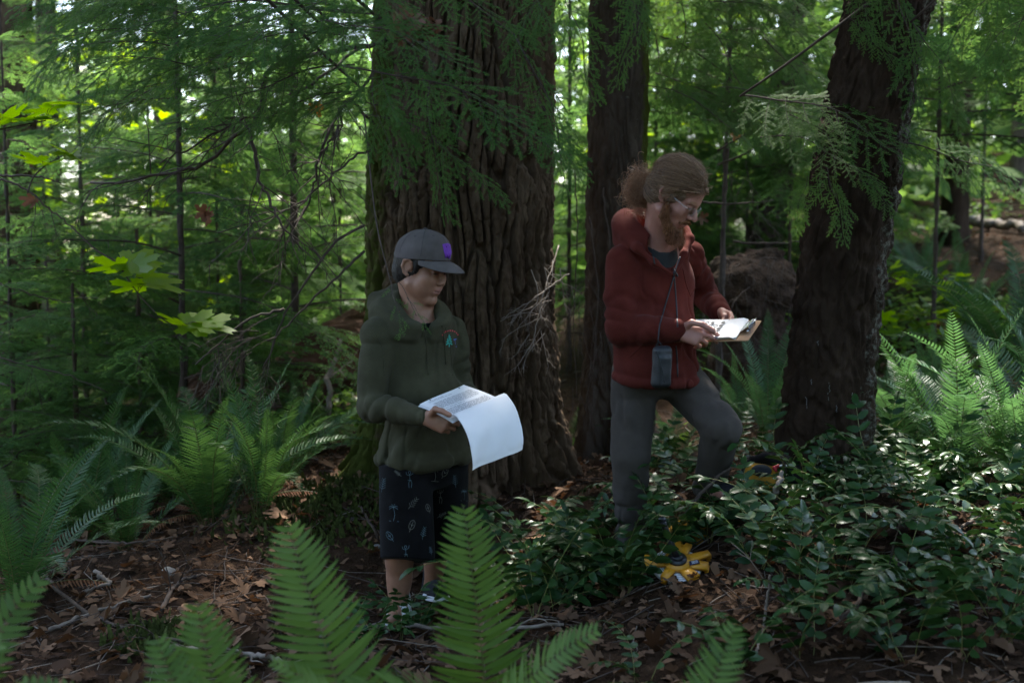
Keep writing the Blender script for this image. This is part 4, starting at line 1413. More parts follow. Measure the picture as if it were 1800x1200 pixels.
while len(spots) < 104 and tries < 4000:
    tries += 1
    px = rg.uniform(900, 1850); d = rg.uniform(3.15, 5.2)
    if px < 1000 and d < 3.9: continue
    if d > 4.7 and px < 1480: continue
    p = gpx(px, d)
    # keep the line of sight to the reel and the backpack mostly open
    if abs(px - 1195) < 185 and 3.45 < d < 4.12: continue
    if abs(px - 1195) < 110 and 3.3 < d < 4.35: continue
    if d < 3.8 and rg.random() < 0.45: continue
    if px < 1120 and d < 4.0 and rg.random() < 0.5: continue
    if abs(px - 1345) < 35 and 4.4 < d < 5.0: continue
    if 1380 < px < 1600 and 3.1 < d < 3.5 and rg.random() < 0.6: continue
    if min((p - q).length for q, _ in spots) < 0.13: continue
    spots.append((p, 0))
for i, (p, fx) in enumerate(spots):
    nm = min(LM, key=lambda q: (q[0] - p).length)[1]
    size = rg.uniform(0.62, 1.0)
    if p.x < -0.2: size *= 0.55
    if fx and p.x > 0.8 and p.y > 4.1: size *= 0.75
    elif fx: size *= 1.12
    look = "tall" if size > 0.9 else ("low" if size < 0.72 else "broad")
    t = thing("oregon_grape", f"{look} oregon grape with spiny glossy leaflets near {nm}", "shrub", p, rg.uniform(0, 6.28), "oregon grape carpeting the forest floor")
    n = int(rg.integers(3, 6))
    for k in range(n):
        o = obj("leaf", GL[int(rg.integers(len(GL)))], t)
        s = size * rg.uniform(0.8, 1.1)
        o.scale = (s, s, s)
        o.rotation_euler = (rg.normal(0, 0.18), rg.normal(0.05, 0.2), k * 6.283 / n + rg.normal(0, 0.3))
        o.location = (rg.normal(0, 0.012), rg.normal(0, 0.012), -0.01)


# ------------------------------------------------------------------ litter on the ground
def litter_leaves():
    rng = np.random.default_rng(12)
    shapes = []
    for i in range(14):
        shapes.append(maple_leaf_piece(rng, 1.0, curl=rng.uniform(0.35, 1.1), fold=rng.uniform(-0.1, 0.35)))
    for i in range(18):      # torn and rolled fragments
        m = 7; s_ = np.linspace(0, 1, m); w = 0.32 * np.sin(np.pi * (0.08 + 0.86 * s_)) * rng.uniform(0.6, 1.2) * (1 + 0.3 * rng.normal(0, 1, m))
        c = np.stack([s_ - 0.5, 0.1 * np.sin(s_ * 5 + i), rng.uniform(0, 0.35) * np.sin(s_ * 4 + i)], 1)
        cu = rng.uniform(0.1, 0.9)
        V = np.stack([c + np.stack([0 * w, w, cu * w], 1), c, c + np.stack([0 * w, -w, cu * w * rng.uniform(-0.6, 1)], 1)], 1).reshape(-1, 3)
        shapes.append((V, [(r * 3 + q, r * 3 + q + 1, r * 3 + q + 4, r * 3 + q + 3) for r in range(m - 1) for q in (0, 1)], None))
    mb = MB()
    n = 0
    while n < 13000:
        if rng.random() < 0.72:
            y = rng.uniform(2.7, 6.5); x = rng.uniform(-0.55, 0.6) * y
        else:
            y = rng.uniform(6.5, 16); x = rng.uniform(-0.55, 0.62) * y if rng.random() < 0.4 else rng.uniform(0.2, 0.6) * y
        V, Q, T = shapes[int(rng.integers(14, len(shapes))) if rng.random() < 0.8 else int(rng.integers(14))]
        s = rng.uniform(0.015, 0.05) if rng.random() < 0.93 else rng.uniform(0.05, 0.085)
        V = (V * s) @ rot_rand(rng, 0.38).T
        V = V * np.array([1, 1, rng.uniform(0.5, 1.1)])
        mb.add(V + np.array([x, y, g(x, y) + rng.uniform(0.004, 0.03)]), Q, T)
        n += 1
    return mb.mesh("leaf_litter", M['dead_leaf'], smooth=False)


tag(obj("leaf_litter", litter_leaves()), "brown curled maple leaves strewn over the forest floor", "leaf litter", kind="stuff")


def litter_twigs():
    rng = np.random.default_rng(13)
    mb = MB()
    for i in range(3600):
        y = rng.uniform(2.7, 7.5) if rng.random() < 0.8 else rng.uniform(7.5, 12)
        x = rng.uniform(-0.55, 0.6) * y
        a = rng.uniform(0, 3.14); L = rng.uniform(0.03, 0.22) if rng.random() < 0.84 else rng.uniform(0.2, 0.55)
        t = np.linspace(-0.5, 0.5, 5) * L
        b = rng.normal(0, 0.05) * L
        X = x + np.cos(a) * t + b * np.sin(t / L * 6); Y = y + np.sin(a) * t
        Z = gz(X, Y) + rng.uniform(0.003, 0.022) + t * rng.normal(0, 0.16)
        mb.tube(np.stack([X, Y, Z], 1), rng.uniform(0.0008, 0.003), 3, int(rng.random() < 0.22), cap=False)
    return mb.mesh("twig_litter", M['twig'], M['twig_pale'])


tag(obj("twig_litter", litter_twigs()), "small dry twigs and needles scattered on the forest floor", "twigs", kind="stuff")


def ground_moss():
    rng = np.random.default_rng(14)
    Vs = []
    pat = [(P(275, 1085, 3.9), 0.15, 700), (P(560, 880, 5.0), 0.35, 1800), (P(610, 840, 5.3), 0.25, 1200), (P(1680, 520, 9.5), 0.5, 1500), (P(1590, 480, 10), 0.5, 1400), (P(200, 800, 8.6), 0.8, 1500), (P(1500, 610, 8), 0.4, 900)]
    for c, r, n in pat:
        x = c.x + rng.normal(0, r * 0.5, n); y = c.y + rng.normal(0, r * 0.4, n)
        z = gz(x, y)
        p = np.stack([x, y, z], 1)
        h = rng.uniform(0.012, 0.035, n)[:, None]
        a = unit(rng.normal(0, 1, (n, 3)) * np.array([1, 1, 0.2]))
        w = h * 0.45
        tip = np.array([0, 0, 1.0]) + rng.normal(0, 0.5, (n, 3))
        Vs.append(np.stack([p - a * w, p + a * w, p + tip * h + a * w * 0.3, p + tip * h - a * w * 0.3], 1).reshape(-1, 3))
    V = np.concatenate(Vs)
    Q = (np.arange(len(V) // 4) * 4)[:, None] + np.arange(4)[None]
    return mesh_np("moss", V, Q, mats=[M['moss']])


tag(obj("moss", ground_moss()), "patches of green moss on the forest floor and at the big tree's foot", "moss", kind="stuff")


def green_cover():
    """small leafy ground plants too many to count, in the brighter middle distance"""
    rng = np.random.default_rng(15)
    Vs = []
    for i in range(5200):
        if rng.random() < 0.5:
            y = rng.uniform(6.5, 15); x = rng.uniform(0.14, 0.55) * y
        else:
            y = rng.uniform(6.5, 16); x = rng.uniform(-0.55, -0.12) * y
        if vnoise(x * 0.9, y * 0.9, 0.0, 31) < -0.1: continue
        z = g(x, y)
        n = int(rng.integers(3, 7))
        for k in range(n):
            p = np.array([x, y, z + rng.uniform(0.02, 0.22)]) + rng.normal(0, 0.05, 3)
            a = unit(rng.normal(0, 1, 3) * np.array([1, 1, 0.35])); b = unit(np.cross(a, np.array([0, 0, 1.0]) + rng.normal(0, 0.4, 3)))
            L = rng.uniform(0.02, 0.055); W = L * 0.55
            Vs.append([p - a * L, p + b * W, p + a * L, p - b * W])
    V = np.array(Vs).reshape(-1, 3)
    Q = (np.arange(len(V) // 4) * 4)[:, None] + np.arange(4)[None]
    return mesh_np("ground_cover", V, Q, mats=[M['broadleaf_far']])


tag(obj("ground_cover", green_cover()), "low green seedlings covering the ground in the middle distance", "ground cover", kind="stuff")


# ------------------------------------------------------------------ fallen wood, stumps, rocks
def lumpy(name, label, cat, mat, build, origin, res, disp, extra=None):
    """a rotten or earthy body grown as one closed surface"""
    lo, hi = build(None)
    gr = Grid(A(lo), A(hi), res)
    build(gr)
    gr.displace(disp)
    V, Q = gr.mesh()
    t = thing(name, label, cat, origin)
    me = mesh_np(name, V - A(origin), Q, mats=[mat])
    return t, obj(extra or "wood", me, t)


def fallen_branch(label, pts, r0, r1, mat, seed, kids=4, name="fallen_branch", sides=6):
    rng = np.random.default_rng(seed)
    p = smooth_path(pts, 26)
    p = p + rng.normal(0, r0 * 0.35, p.shape)
    mb = MB()
    o = Vector(p[0])
    mb.tube(p - A(o), np.linspace(r0, r1, 26), sides)
    for k in range(kids):
        j = int(rng.integers(4, 24))
        dd = unit(p[j + 1] - p[j]) + rng.normal(0, 0.7, 3) + np.array([0, 0, 0.2])
        dead_twigs(mb, rng, p[j] - A(o), dd, rng.uniform(0.1, 0.3), r1 * 0.7, 1, 0.8, 0.2, 3)
    V, Q, T, mi = mb.arrays()
    b = obj(name, mesh_np(name, V, Q, T, [mat]), None, o)
    return tag(b, label, "branch")


def along(pts, lift=0.02):
    r = []
    for px, py, d0, d1 in pts:
        q = gpt(px, py, d0, d1)
        r.append(q + Vector((0, 0, lift)))
    return r


fallen_branch("long thin fallen branch slanting across the bottom left ground", along([(0, 962, 3.2, 7), (70, 1020, 3.2, 7), (150, 1090, 3.2, 7), (270, 1140, 3, 7), (420, 1160, 3, 6)], 0.03), 0.009, 0.005, M['twig'], 61)
fallen_branch("pale peeled stick lying on dead leaves at the lower left", along([(90, 1118, 3, 6), (180, 1082, 3, 6), (268, 1054, 3, 6)], 0.02), 0.009, 0.006, M['twig_pale'], 62, 1)
fallen_branch("forked grey stick near the left fern's withered frond", along([(165, 1018, 3.5, 7), (185, 1035, 3.5, 7), (192, 1040, 3.5, 7), (150, 1052, 3.5, 7)], 0.03), 0.009, 0.006, M['twig_pale'], 63, 2)
fallen_branch("dark thin branch arching over leaves left of the boy", along([(120, 965, 4, 7), (200, 975, 4, 7), (280, 972, 4, 7)], 0.05), 0.006, 0.004, M['twig'], 64, 3)
fallen_branch("crooked bare stick standing in the leaves beside the boy's leg", [gpt(680, 985, 3.5, 6), P(668, 950, 4.35), P(645, 910, 4.35), P(632, 888, 4.35)], 0.006, 0.004, M['twig'], 65, 1)
fallen_branch("curved dark root-like stick on the bare soil, left of the boy", along([(285, 1085, 3.4, 6), (305, 1050, 3.4, 6), (330, 1030, 3.4, 6), (360, 1028, 3.4, 6)], 0.03), 0.009, 0.005, M['twig'], 66, 2)
fallen_branch("pale lichen-covered stick at the bottom, left of the yellow-spotted frond", along([(300, 1150, 3, 5), (400, 1155, 3, 5), (460, 1165, 3, 5), (510, 1175, 3, 5)], 0.02), 0.011, 0.008, M['twig_pale'], 67, 1)
fallen_branch("weathered branch lying behind the tall foreground frond", along([(560, 1128, 3, 5), (680, 1112, 3, 5), (860, 1118, 3, 5), (990, 1105, 3, 5)], 0.02), 0.011, 0.006, M['twig_pale'], 68, 3)
fallen_branch("grey barkless stick standing among oregon grape below the backpack", [gpt(1352, 890, 3.6, 6), P(1366, 862, 4.3), P(1373, 830, 4.35)], 0.012, 0.008, M['twig_pale'], 69, 0)
fallen_branch("upright lichened twig among the grape leaves at the lower right of centre", [gpt(1330, 1150, 3, 5), P(1345, 1080, 3.6), P(1355, 1010, 3.6)], 0.006, 0.004, M['twig_pale'], 70, 1)
fallen_branch("pale knobbly branch above the grape leaves near the bright fern bank", along([(1600, 850, 3.5, 6), (1630, 832, 3.5, 6), (1660, 822, 3.5, 6)], 0.05), 0.013, 0.007, M['twig_pale'], 71, 1)
fallen_branch("dark branch leaning from the man's raised foot toward the ground", [P(1205, 905, 4.35), P(1225, 875, 4.4), P(1262, 838, 4.45), P(1285, 822, 4.5)], 0.008, 0.005, M['twig'], 72, 2)
fallen_branch("long dark stick half buried under grape leaves at the right", along([(1480, 1120, 3, 5), (1560, 1040, 3, 5), (1690, 960, 3, 6), (1770, 900, 3, 6)], 0.06), 0.008, 0.005, M['twig'], 73, 4)
fallen_branch("grey dead branch leaning in the shade behind the left ferns", [P(545, 790, 6.4), P(575, 735, 6.5), P(578, 660, 6.6), P(600, 600, 6.7)], 0.022, 0.012, M['twig_pale'], 74, 3)
fallen_branch("slim dead sapling bending over behind the left ferns", [P(215, 815, 6.6), P(200, 760, 6.6), P(185, 700, 6.7)], 0.01, 0.006, M['twig'], 75, 4)
fallen_branch("fallen pole lying on the sunlit upper right slope", [gpt(1690, 405, 9, 17) + Vector((0, 0, 0.1)), gpt(1800, 415, 9, 17) + Vector((0, 0, 0.1))], 0.06, 0.05, M['twig_pale'], 76, 0)

o0 = gpt(560, 690, 5.5, 9)


def _log(gr):
    a, b = P(470, 705, 7.4), P(660, 585, 7.9)
    if gr is None: return np.minimum(A(a), A(b)) - 0.4, np.maximum(A(a), A(b)) + 0.4
    gr.cone(a, b, 0.2, 0.24, 0.02)
    gr.cone(P(520, 690, 7.3), P(545, 640, 7.35), 0.08, 0.03, 0.05)


log_t, _w = lumpy("rotten_log", "rotting reddish-brown log lying behind the boy's back, left of the big tree", "log", M['deadwood'], _log, P(560, 720, 7.5), 0.018,
                  lambda x, y, z: 0.035 * fbm(x * 2.2, y * 9, z * 9, 3, 3) + 0.012 * vnoise(x * 6, y * 40, z * 40, 5))


def _stump(gr):
    c = gpx(345, 6.9)
    if gr is None: return A(c) - 0.6, A(c) + np.array([0.6, 0.6, 0.9])
    gr.cone(c + Vector((0, 0, -0.2)), c + Vector((0.02, 0, 0.42)), 0.26, 0.15, 0.05)
    for k in range(5):
        a = k * 1.25 + 0.4
        gr.cone(c + Vector((0.05 * math.cos(a), 0.05 * math.sin(a), 0.15)), c + Vector((0.42 * math.cos(a), 0.42 * math.sin(a), -0.1)), 0.11, 0.05, 0.08)


lumpy("tree_stump", "crumbling dark brown stump under the thin-stemmed hemlock on the left", "stump", M['deadwood'], _stump, gpx(345, 6.9), 0.018,
      lambda x, y, z: 0.05 * fbm(x * 7, y * 7, z * 3, 13, 3) + 0.015 * vnoise(x * 30, y * 30, z * 8, 15))


def _root(gr):
    c = gpx(1318, 7.5)
    if gr is None: return A(c) - 0.9, A(c) + np.array([0.9, 0.9, 1.4])
    top = P(1318, 505, 7.5)
    gr.ell(top, (0.29, 0.22, 0.25), None, 0.05)
    gr.cone(c, top, 0.24, 0.22, 0.1)
    gr.cone(top + Vector((-0.12, -0.05, 0.1)), top + Vector((-0.07, -0.05, 0.27)), 0.06, 0.03, 0.05)
    gr.ell(top + Vector((0.12, 0, 0.12)), (0.17, 0.15, 0.12), None, 0.06)


def _rdisp(x, y, z):
    return 0.06 * fbm(x * 6, y * 6, z * 6, 23, 4) + 0.012 * vnoise(x * 45, y * 45, z * 20, 25)


M['earth'] = mat_surface('earth', [(0.3, (0.022, 0.012, 0.007)), (0.6, (0.06, 0.034, 0.02)), (0.85, (0.12, 0.07, 0.042))], scale=16, rough=1.0, bump=1.0, bscale=60, bdist=0.03)
rt_t, _w = lumpy("root_mound", "upturned brown root mound with hanging rootlets, between the bearded man and the leaning trunk", "root mound", M['earth'], _root, gpx(1318, 7.5), 0.014, _rdisp, "soil")
mb = MB()
rr_ = np.random.default_rng(6)
for k in range(46):
    a = P(rr_.uniform(1248, 1385), rr_.uniform(448, 540), 7.28 + rr_.uniform(0, 0.12)) - rt_t.location
    dead_twigs(mb, rr_, a, np.array([rr_.normal(0, 0.6), -0.5, -0.4 + rr_.normal(0, 0.5)]), rr_.uniform(0.12, 0.4), 0.004, 1, 0.7, 0.6, 3)
V, Q, T, mi = mb.arrays()
obj("roots", mesh_np("roots", V, Q, T, [M['twig']]), rt_t)


def _log2(gr):
    a, b = P(1425, 1222, 3.05), P(1585, 1214, 3.1)
    if gr is None: return np.minimum(A(a), A(b)) - 0.2, np.maximum(A(a), A(b)) + 0.2
    gr.cone(a, b, 0.03, 0.032, 0.02)


lumpy("broken_log", "short pale broken log at the bottom edge, right of centre", "log", M['twig_pale'], _log2, P(1500, 1225, 3.12), 0.007,
      lambda x, y, z: 0.012 * fbm(x * 6, y * 30, z * 30, 33, 3))


def rock(label, p, r, seed):
    gr = Grid(A(p) - r * 1.8, A(p) + r * 1.8, r / 9)
    gr.ell(p, (r, r * 0.8, r * 0.7), None, 0.01)
    gr.displace(lambda x, y, z: r * 0.25 * fbm(x / r * 0.9, y / r * 0.9, z / r * 0.9, seed, 3))
    V, Q = gr.mesh()
    return tag(obj("rock", mesh_np("rock", V - A(p), Q, mats=[M['rock']]), None, p), label, "rock")


rock("rounded grey-brown rock among dead leaves below the dark fern", gpt(296, 1012, 3.5, 6) + Vector((0, 0, 0.015)), 0.032, 1)
rock("small pale stone on the soil left of the boy's shorts", gpt(662, 968, 3.8, 6) + Vector((0, 0, 0.008)), 0.016, 2)
rock("tiny grey pebble by the stick beside the boy", gpt(620, 915, 3.8, 6) + Vector((0, 0, 0.006)), 0.012, 3)


# ------------------------------------------------------------------ maple twigs with big leaves
def leaf_obj(par, p, size, yaw, pitch, roll, rng, mat, name="leaf"):
    V, Q, T = maple_leaf_piece(rng, size * 1.3, 0.12, 0.12)
    o = obj(name, mesh_np(name, V, Q, T, [mat], smooth=False), par)
    o.location = p - par.location
    o.rotation_euler = (roll, pitch, yaw)
    return o


def maple_twig(label, stem, leaves, seed, r=0.004):
    rng = np.random.default_rng(seed)
    pts = smooth_path([P(*q) for q in stem], 24)
    t = thing("maple_branch", label, "branch", Vector(pts[0]))
    mb = MB(); mb.tube(pts - pts[0], np.linspace(r, r * 0.5, 24), 5)
    for px, py, d, s, yaw in leaves:
        q = P(px, py, d)
        j = int(np.argmin(np.linalg.norm(pts - A(q), axis=1)))
        mb.tube(smooth_path([Vector(pts[j] - pts[0]), (Vector(pts[j]) + q) / 2 - Vector(pts[0]) + Vector((0, 0, 0.015)), q - Vector(pts[0])], 8), 0.0013, 4)
    V, Q, T, mi = mb.arrays()
    obj("stem", mesh_np("stem", V, Q, T, [M['twig']]), t)
    for px, py, d, s, yaw in leaves:
        leaf_obj(t, P(px, py, d), s, yaw, rng.normal(0.12, 0.15), rng.normal(0.28, 0.15), rng, M['maple'])
    return t


maple_twig("slender curved maple twig with bright yellow-green leaves, in front of the left hemlocks", [(125, 398, 4.7), (170, 440, 4.7), (205, 462, 4.7), (240, 512, 4.7), (285, 560, 4.7), (320, 577, 4.7)],
           [(212, 468, 4.7, 0.1, 3.3), (222, 462, 4.7, 0.11, 0.1), (236, 466, 4.68, 0.09, -0.7), (248, 505, 4.7, 0.1, 2.9), (262, 500, 4.7, 0.115, -0.2), (252, 488, 4.72, 0.08, 0.6),
            (330, 572, 4.7, 0.11, 0.2), (322, 575, 4.7, 0.1, 2.6), (352, 568, 4.72, 0.11, -0.1), (340, 566, 4.75, 0.09, 0.9)], 81)
maple_twig("maple twig with backlit leaves reaching in from the left edge", [(-60, 245, 4.6), (0, 228, 4.6), (60, 216, 4.6), (80, 212, 4.6)],
           [(20, 212, 4.6, 0.115, -1.9), (48, 214, 4.6, 0.1, -1.2), (62, 210, 4.62, 0.09, 0.1), (5, 206, 4.62, 0.1, 2.6), (100, 186, 4.62, 0.1, 0.2), (88, 190, 4.6, 0.09, 2.8)], 82)
maple_twig("small maple sprig with a few yellow-green leaves, below the leaves at the left edge", [(48, 340, 4.8), (60, 310, 4.8), (85, 288, 4.8), (115, 272, 4.8)],
           [(72, 284, 4.8, 0.09, 3.4), (96, 262, 4.8, 0.11, 0.9), (118, 268, 4.8, 0.1, -0.1), (104, 282, 4.8, 0.09, -1.2)], 83)


def bright_maple(label, px, d, seed, n, z0, z1, rad):
    loc = gpx(px, d)
    rng = np.random.default_rng(seed)
    t = thing("maple_sapling", label, "tree", loc)
    mb = MB()
    mb.tube([Vector((0, 0, -0.1)), Vector((0.05, 0, z1 * 0.5)), Vector((0, 0.05, z1))], [0.02, 0.014, 0.005], 6)
    lv = MB()
    for i in range(n):
        z = rng.uniform(z0, z1); a = rng.uniform(0, 6.28); r = rad * math.sqrt(rng.random())
        p = np.array([r * math.cos(a), r * math.sin(a), z])
        V, Q, T = maple_leaf_piece(rng, rng.uniform(0.07, 0.13), 0.2, 0.15)
        V = V @ rot_rand(rng, 0.45).T
        lv.add(V + p, Q, T)
        if i % 5 == 0:
            mb.tube([Vector((0, 0, z - 0.15)), Vector(p) * 0.6 + Vector((0, 0, z * 0.38)), Vector(p)], 0.003, 3)
    V, Q, T, mi = mb.arrays()
    obj("stem", mesh_np("stem", V, Q, T, [M['twig']]), t)
    V, Q, T, mi = lv.arrays()
    obj("foliage", mesh_np("maple_foliage", V, Q, T, [M['maple']], smooth=False), t)
    return t


bright_maple("sunlit yellow-green maple behind the hemlock boughs on the left", 205, 10.5, 84, 330, 0.8, 3.6, 1.0)
bright_maple("sunlit maple glimpsed low between the thin stem and the bare limbs", 300, 12.0, 85, 260, 0.9, 2.9, 0.9)
bright_maple("bright green maple at the far left behind the maple twigs", -10, 12.0, 86, 300, 1.5, 5.0, 1.2)
bright_maple("bright maple foliage in the upper left corner", 70, 13.0, 87, 320, 2.5, 6.5, 1.3)
bright_maple("low light-green maple seedlings' taller neighbour at the foot of the right slope", 1540, 8.6, 88, 90, 0.1, 0.6, 0.7)
bright_maple("sunlit maple beyond the slender mossy trunk", 1160, 13.5, 89, 260, 1.2, 4.0, 1.0)


def three_leaf(label, px, py, d, seed):
    rng = np.random.default_rng(seed)
    b = gpx(px, d)
    top = P(px, py, d)
    t = thing("broadleaf_herb", label, "plant", b)
    mb = MB(); mb.tube(smooth_path([Vector((0, 0, -0.02)), (top - b) * 0.6 + Vector((0.01, 0, 0)), top - b], 10), 0.0022, 5)
    V, Q, T, mi = mb.arrays()
    obj("stem", mesh_np("stem", V, Q, T, [M['grape_stem']]), t)
    for yaw, tilt in ((1.3, -0.9), (3.3, 0.1), (-0.6, 0.7)):
        n = 9
        s = np.linspace(0, 1, n)
        w = 0.5 * np.array([0.05, 0.4, 0.62, 0.74, 0.82, 0.8, 0.88, 0.6, 0.72])
        c = np.stack([s, 0 * s, -0.12 * s * s], 1)
        V = np.stack([c + np.stack([0 * s, w, 0.12 * w], 1), c, c - np.stack([0 * s, w, -0.12 * w], 1)], 1).reshape(-1, 3) * 0.095
        Q = [(r * 3 + q, r * 3 + q + 1, r * 3 + q + 4, r * 3 + q + 3) for r in range(n - 1) for q in (0, 1)]
        o = obj("leaf", mesh_np("leaf", V, Q, mats=[M['broadleaf_far']]), t)
        o.location = top - b
        o.rotation_euler = (rng.normal(0, 0.15), tilt, yaw)


three_leaf("fresh green plant with three broad lobed leaves, standing out among the dark grape leaves", 1556, 1020, 3.7, 7)


# ------------------------------------------------------------------ dead leaves caught in the boughs, bare twigs
def caught(label, px, py, d, s, seed, n=3, mat=None):
    rng = np.random.default_rng(seed)
    mb = MB()
    for i in range(n):
        V, Q, T = maple_leaf_piece(rng, s * rng.uniform(0.7, 1.1), 0.9, 0.75)
        m = np.array(Matrix.Rotation(rng.normal(0, 0.6), 3, 'Y') @ Matrix.Rotation(R(90) + rng.normal(0, 0.4), 3, 'X') @ Matrix.Rotation(rng.uniform(-2.2, -0.9), 3, 'Z'))
        mb.add(V @ m.T + rng.normal(0, s * 0.35, 3) * (n > 1), Q, T)
    V, Q, T, mi = mb.arrays()
    return tag(obj("dead_leaf", mesh_np("dead_leaf", V, Q, T, [mat or M['dead_leaf']], smooth=False), None, P(px, py, d)), label, "leaf")


M['leaf_orange'] = mat_leaf('leaf_orange', (0.3, 0.11, 0.02), (0.42, 0.17, 0.03), 0.4, 0.6, 0.3, tcol=(0.5, 0.2, 0.03))
M['leaf_russet'] = mat_leaf('leaf_russet', (0.1, 0.045, 0.026), (0.17, 0.085, 0.055), 0.2, 0.7, 0.3, tcol=(0.3, 0.12, 0.06))
caught("bunch of russet dead leaves caught in the boughs at the top of the furrowed trunk", 715, 45, 4.2, 0.075, 1, 7, M['leaf_russet'])
caught("second clump of dead leaves hanging right of the russet bunch", 755, 38, 4.2, 0.06, 2, 4, M['leaf_russet'])
caught("single orange leaf hanging in the boughs left of the big tree", 556, 186, 4.5, 0.055, 3, 1, M['leaf_orange'])
caught("dark curled dead leaf hanging below the bare limbs on the left", 354, 375, 4.8, 0.045, 4, 2, M['leaf_russet'])
caught("little brown leaf on a thin branch at the left edge", 58, 350, 4.8, 0.04, 5, 1, M['leaf_russet'])
caught("pale dead leaf showing just beside the bearded man's beard", 1231, 382, 5.4, 0.045, 6, 1)
caught("orange-brown leaf in the boughs above the bearded man", 1293, 240, 6.0, 0.04, 7, 1, M['leaf_orange'])


def bare(label, stems, seed, bursts, r=0.005, name="dead_branch", mat=None, spread=0.7, droop=0.3):
    rng = np.random.default_rng(seed)
    o = P(*stems[0][0])
    mb = MB()
    for s in stems:
        p = smooth_path([P(*q) - o for q in s], 20)
        p += rng.normal(0, 0.003, p.shape)
        mb.tube(p, np.linspace(r, r * 0.45, 20), 5)
    for px, py, d, dx, dy, dd, L, n in bursts:
        for k in range(n):
            a = P(px + rng.normal(0, 12), py + rng.normal(0, 12), d + rng.normal(0, 0.05)) - o
            v = Vector((dx + rng.normal(0, 0.35), dd + rng.normal(0, 0.4), dy + rng.normal(0, 0.35)))
            dead_twigs(mb, rng, a, v, L * rng.uniform(0.6, 1.2), 0.0022, 2, spread, droop, 4)
    V, Q, T, mi = mb.arrays()
    return tag(obj(name, mesh_np(name, V, Q, T, [mat or M['twig']]), None, o), label, "branch")


bare("dead hemlock branch with a spray of fine leafless twigs, left of the boy", [[(640, 395, 5.1), (590, 425, 4.9), (556, 470, 4.85), (520, 520, 4.8), (496, 560, 4.8), (480, 610, 4.8), (462, 650, 4.8)],
     [(640, 440, 5.1), (598, 482, 4.95), (558, 518, 4.9), (512, 565, 4.85), (470, 600, 4.8)], [(500, 545, 4.8), (440, 560, 4.75), (390, 600, 4.75), (345, 640, 4.75)]], 91,
     [(470, 585, 4.8, -1, -0.5, 0, 0.3, 6), (430, 600, 4.8, -0.8, -0.8, 0, 0.3, 6), (400, 620, 4.8, -0.7, -0.8, 0, 0.25, 5), (480, 640, 4.8, -0.4, -1, 0, 0.25, 4), (370, 640, 4.8, -0.3, -1, 0, 0.22, 4)], 0.007)
bare("tangle of fine dry twigs at the right flank of the big tree", [[(985, 430, 5.3), (960, 500, 5.1), (945, 560, 5.05), (935, 620, 5.0)], [(1000, 480, 5.3), (930, 530, 5.05), (880, 560, 5.0)]], 92,
     [(950, 530, 5.05, -0.6, -0.3, -0.3, 0.2, 7), (940, 580, 5.05, -0.3, -0.8, -0.2, 0.2, 6), (960, 470, 5.1, 0.2, -0.8, -0.2, 0.22, 5)], 0.003, mat=M['twig_pale'], spread=1.0)
bare("dry hanging rootlets and twigs between the two trunks", [[(1010, 300, 5.9), (1015, 420, 5.9), (1008, 560, 5.9), (1014, 700, 5.9)], [(1035, 380, 5.9), (1050, 520, 5.85), (1040, 680, 5.85)], [(1060, 330, 5.95), (1072, 450, 5.9), (1062, 560, 5.9)]], 93,
     [(1020, 520, 5.9, 0, -1, 0, 0.3, 7), (1045, 600, 5.88, 0.1, -1, 0, 0.3, 7), (1030, 680, 5.85, 0.1, -1, 0, 0.3, 6)], 0.004, mat=M['twig'], spread=0.6, droop=0.6)
bare("bare dead branch low behind the bearded man, right of his shoulder", [[(1200, 350, 6.6), (1260, 358, 6.6), (1310, 357, 6.6), (1360, 352, 6.6)], [(1262, 290, 6.8), (1310, 270, 6.7), (1352, 240, 6.6)], [(1262, 265, 6.8), (1330, 225, 6.7), (1370, 205, 6.6)],
     [(1290, 425, 6.6), (1350, 428, 6.6), (1408, 425, 6.6)]], 94, [(1300, 300, 6.7, 0.2, -1, 0, 0.35, 6), (1330, 380, 6.6, 0.1, -1, 0, 0.3, 5)], 0.008)
bare("thin bare twig across the shade at the left edge", [[(0, 630, 5.6), (60, 645, 5.6), (120, 660, 5.6), (190, 690, 5.6)], [(0, 500, 5.6), (70, 522, 5.6), (130, 535, 5.6)]], 95,
     [(60, 645, 5.6, 0.3, -1, 0, 0.2, 4), (110, 530, 5.6, 0.5, -0.6, 0, 0.2, 3)], 0.005)
bare("long thin dead stem slanting through the lower left boughs", [[(0, 315, 4.9), (40, 330, 4.9), (90, 370, 4.9), (130, 400, 4.9)], [(0, 310, 4.95), (60, 310, 4.95), (105, 320, 4.95)]], 96, [(80, 360, 4.9, 0.4, -1, 0, 0.15, 3)], 0.006)
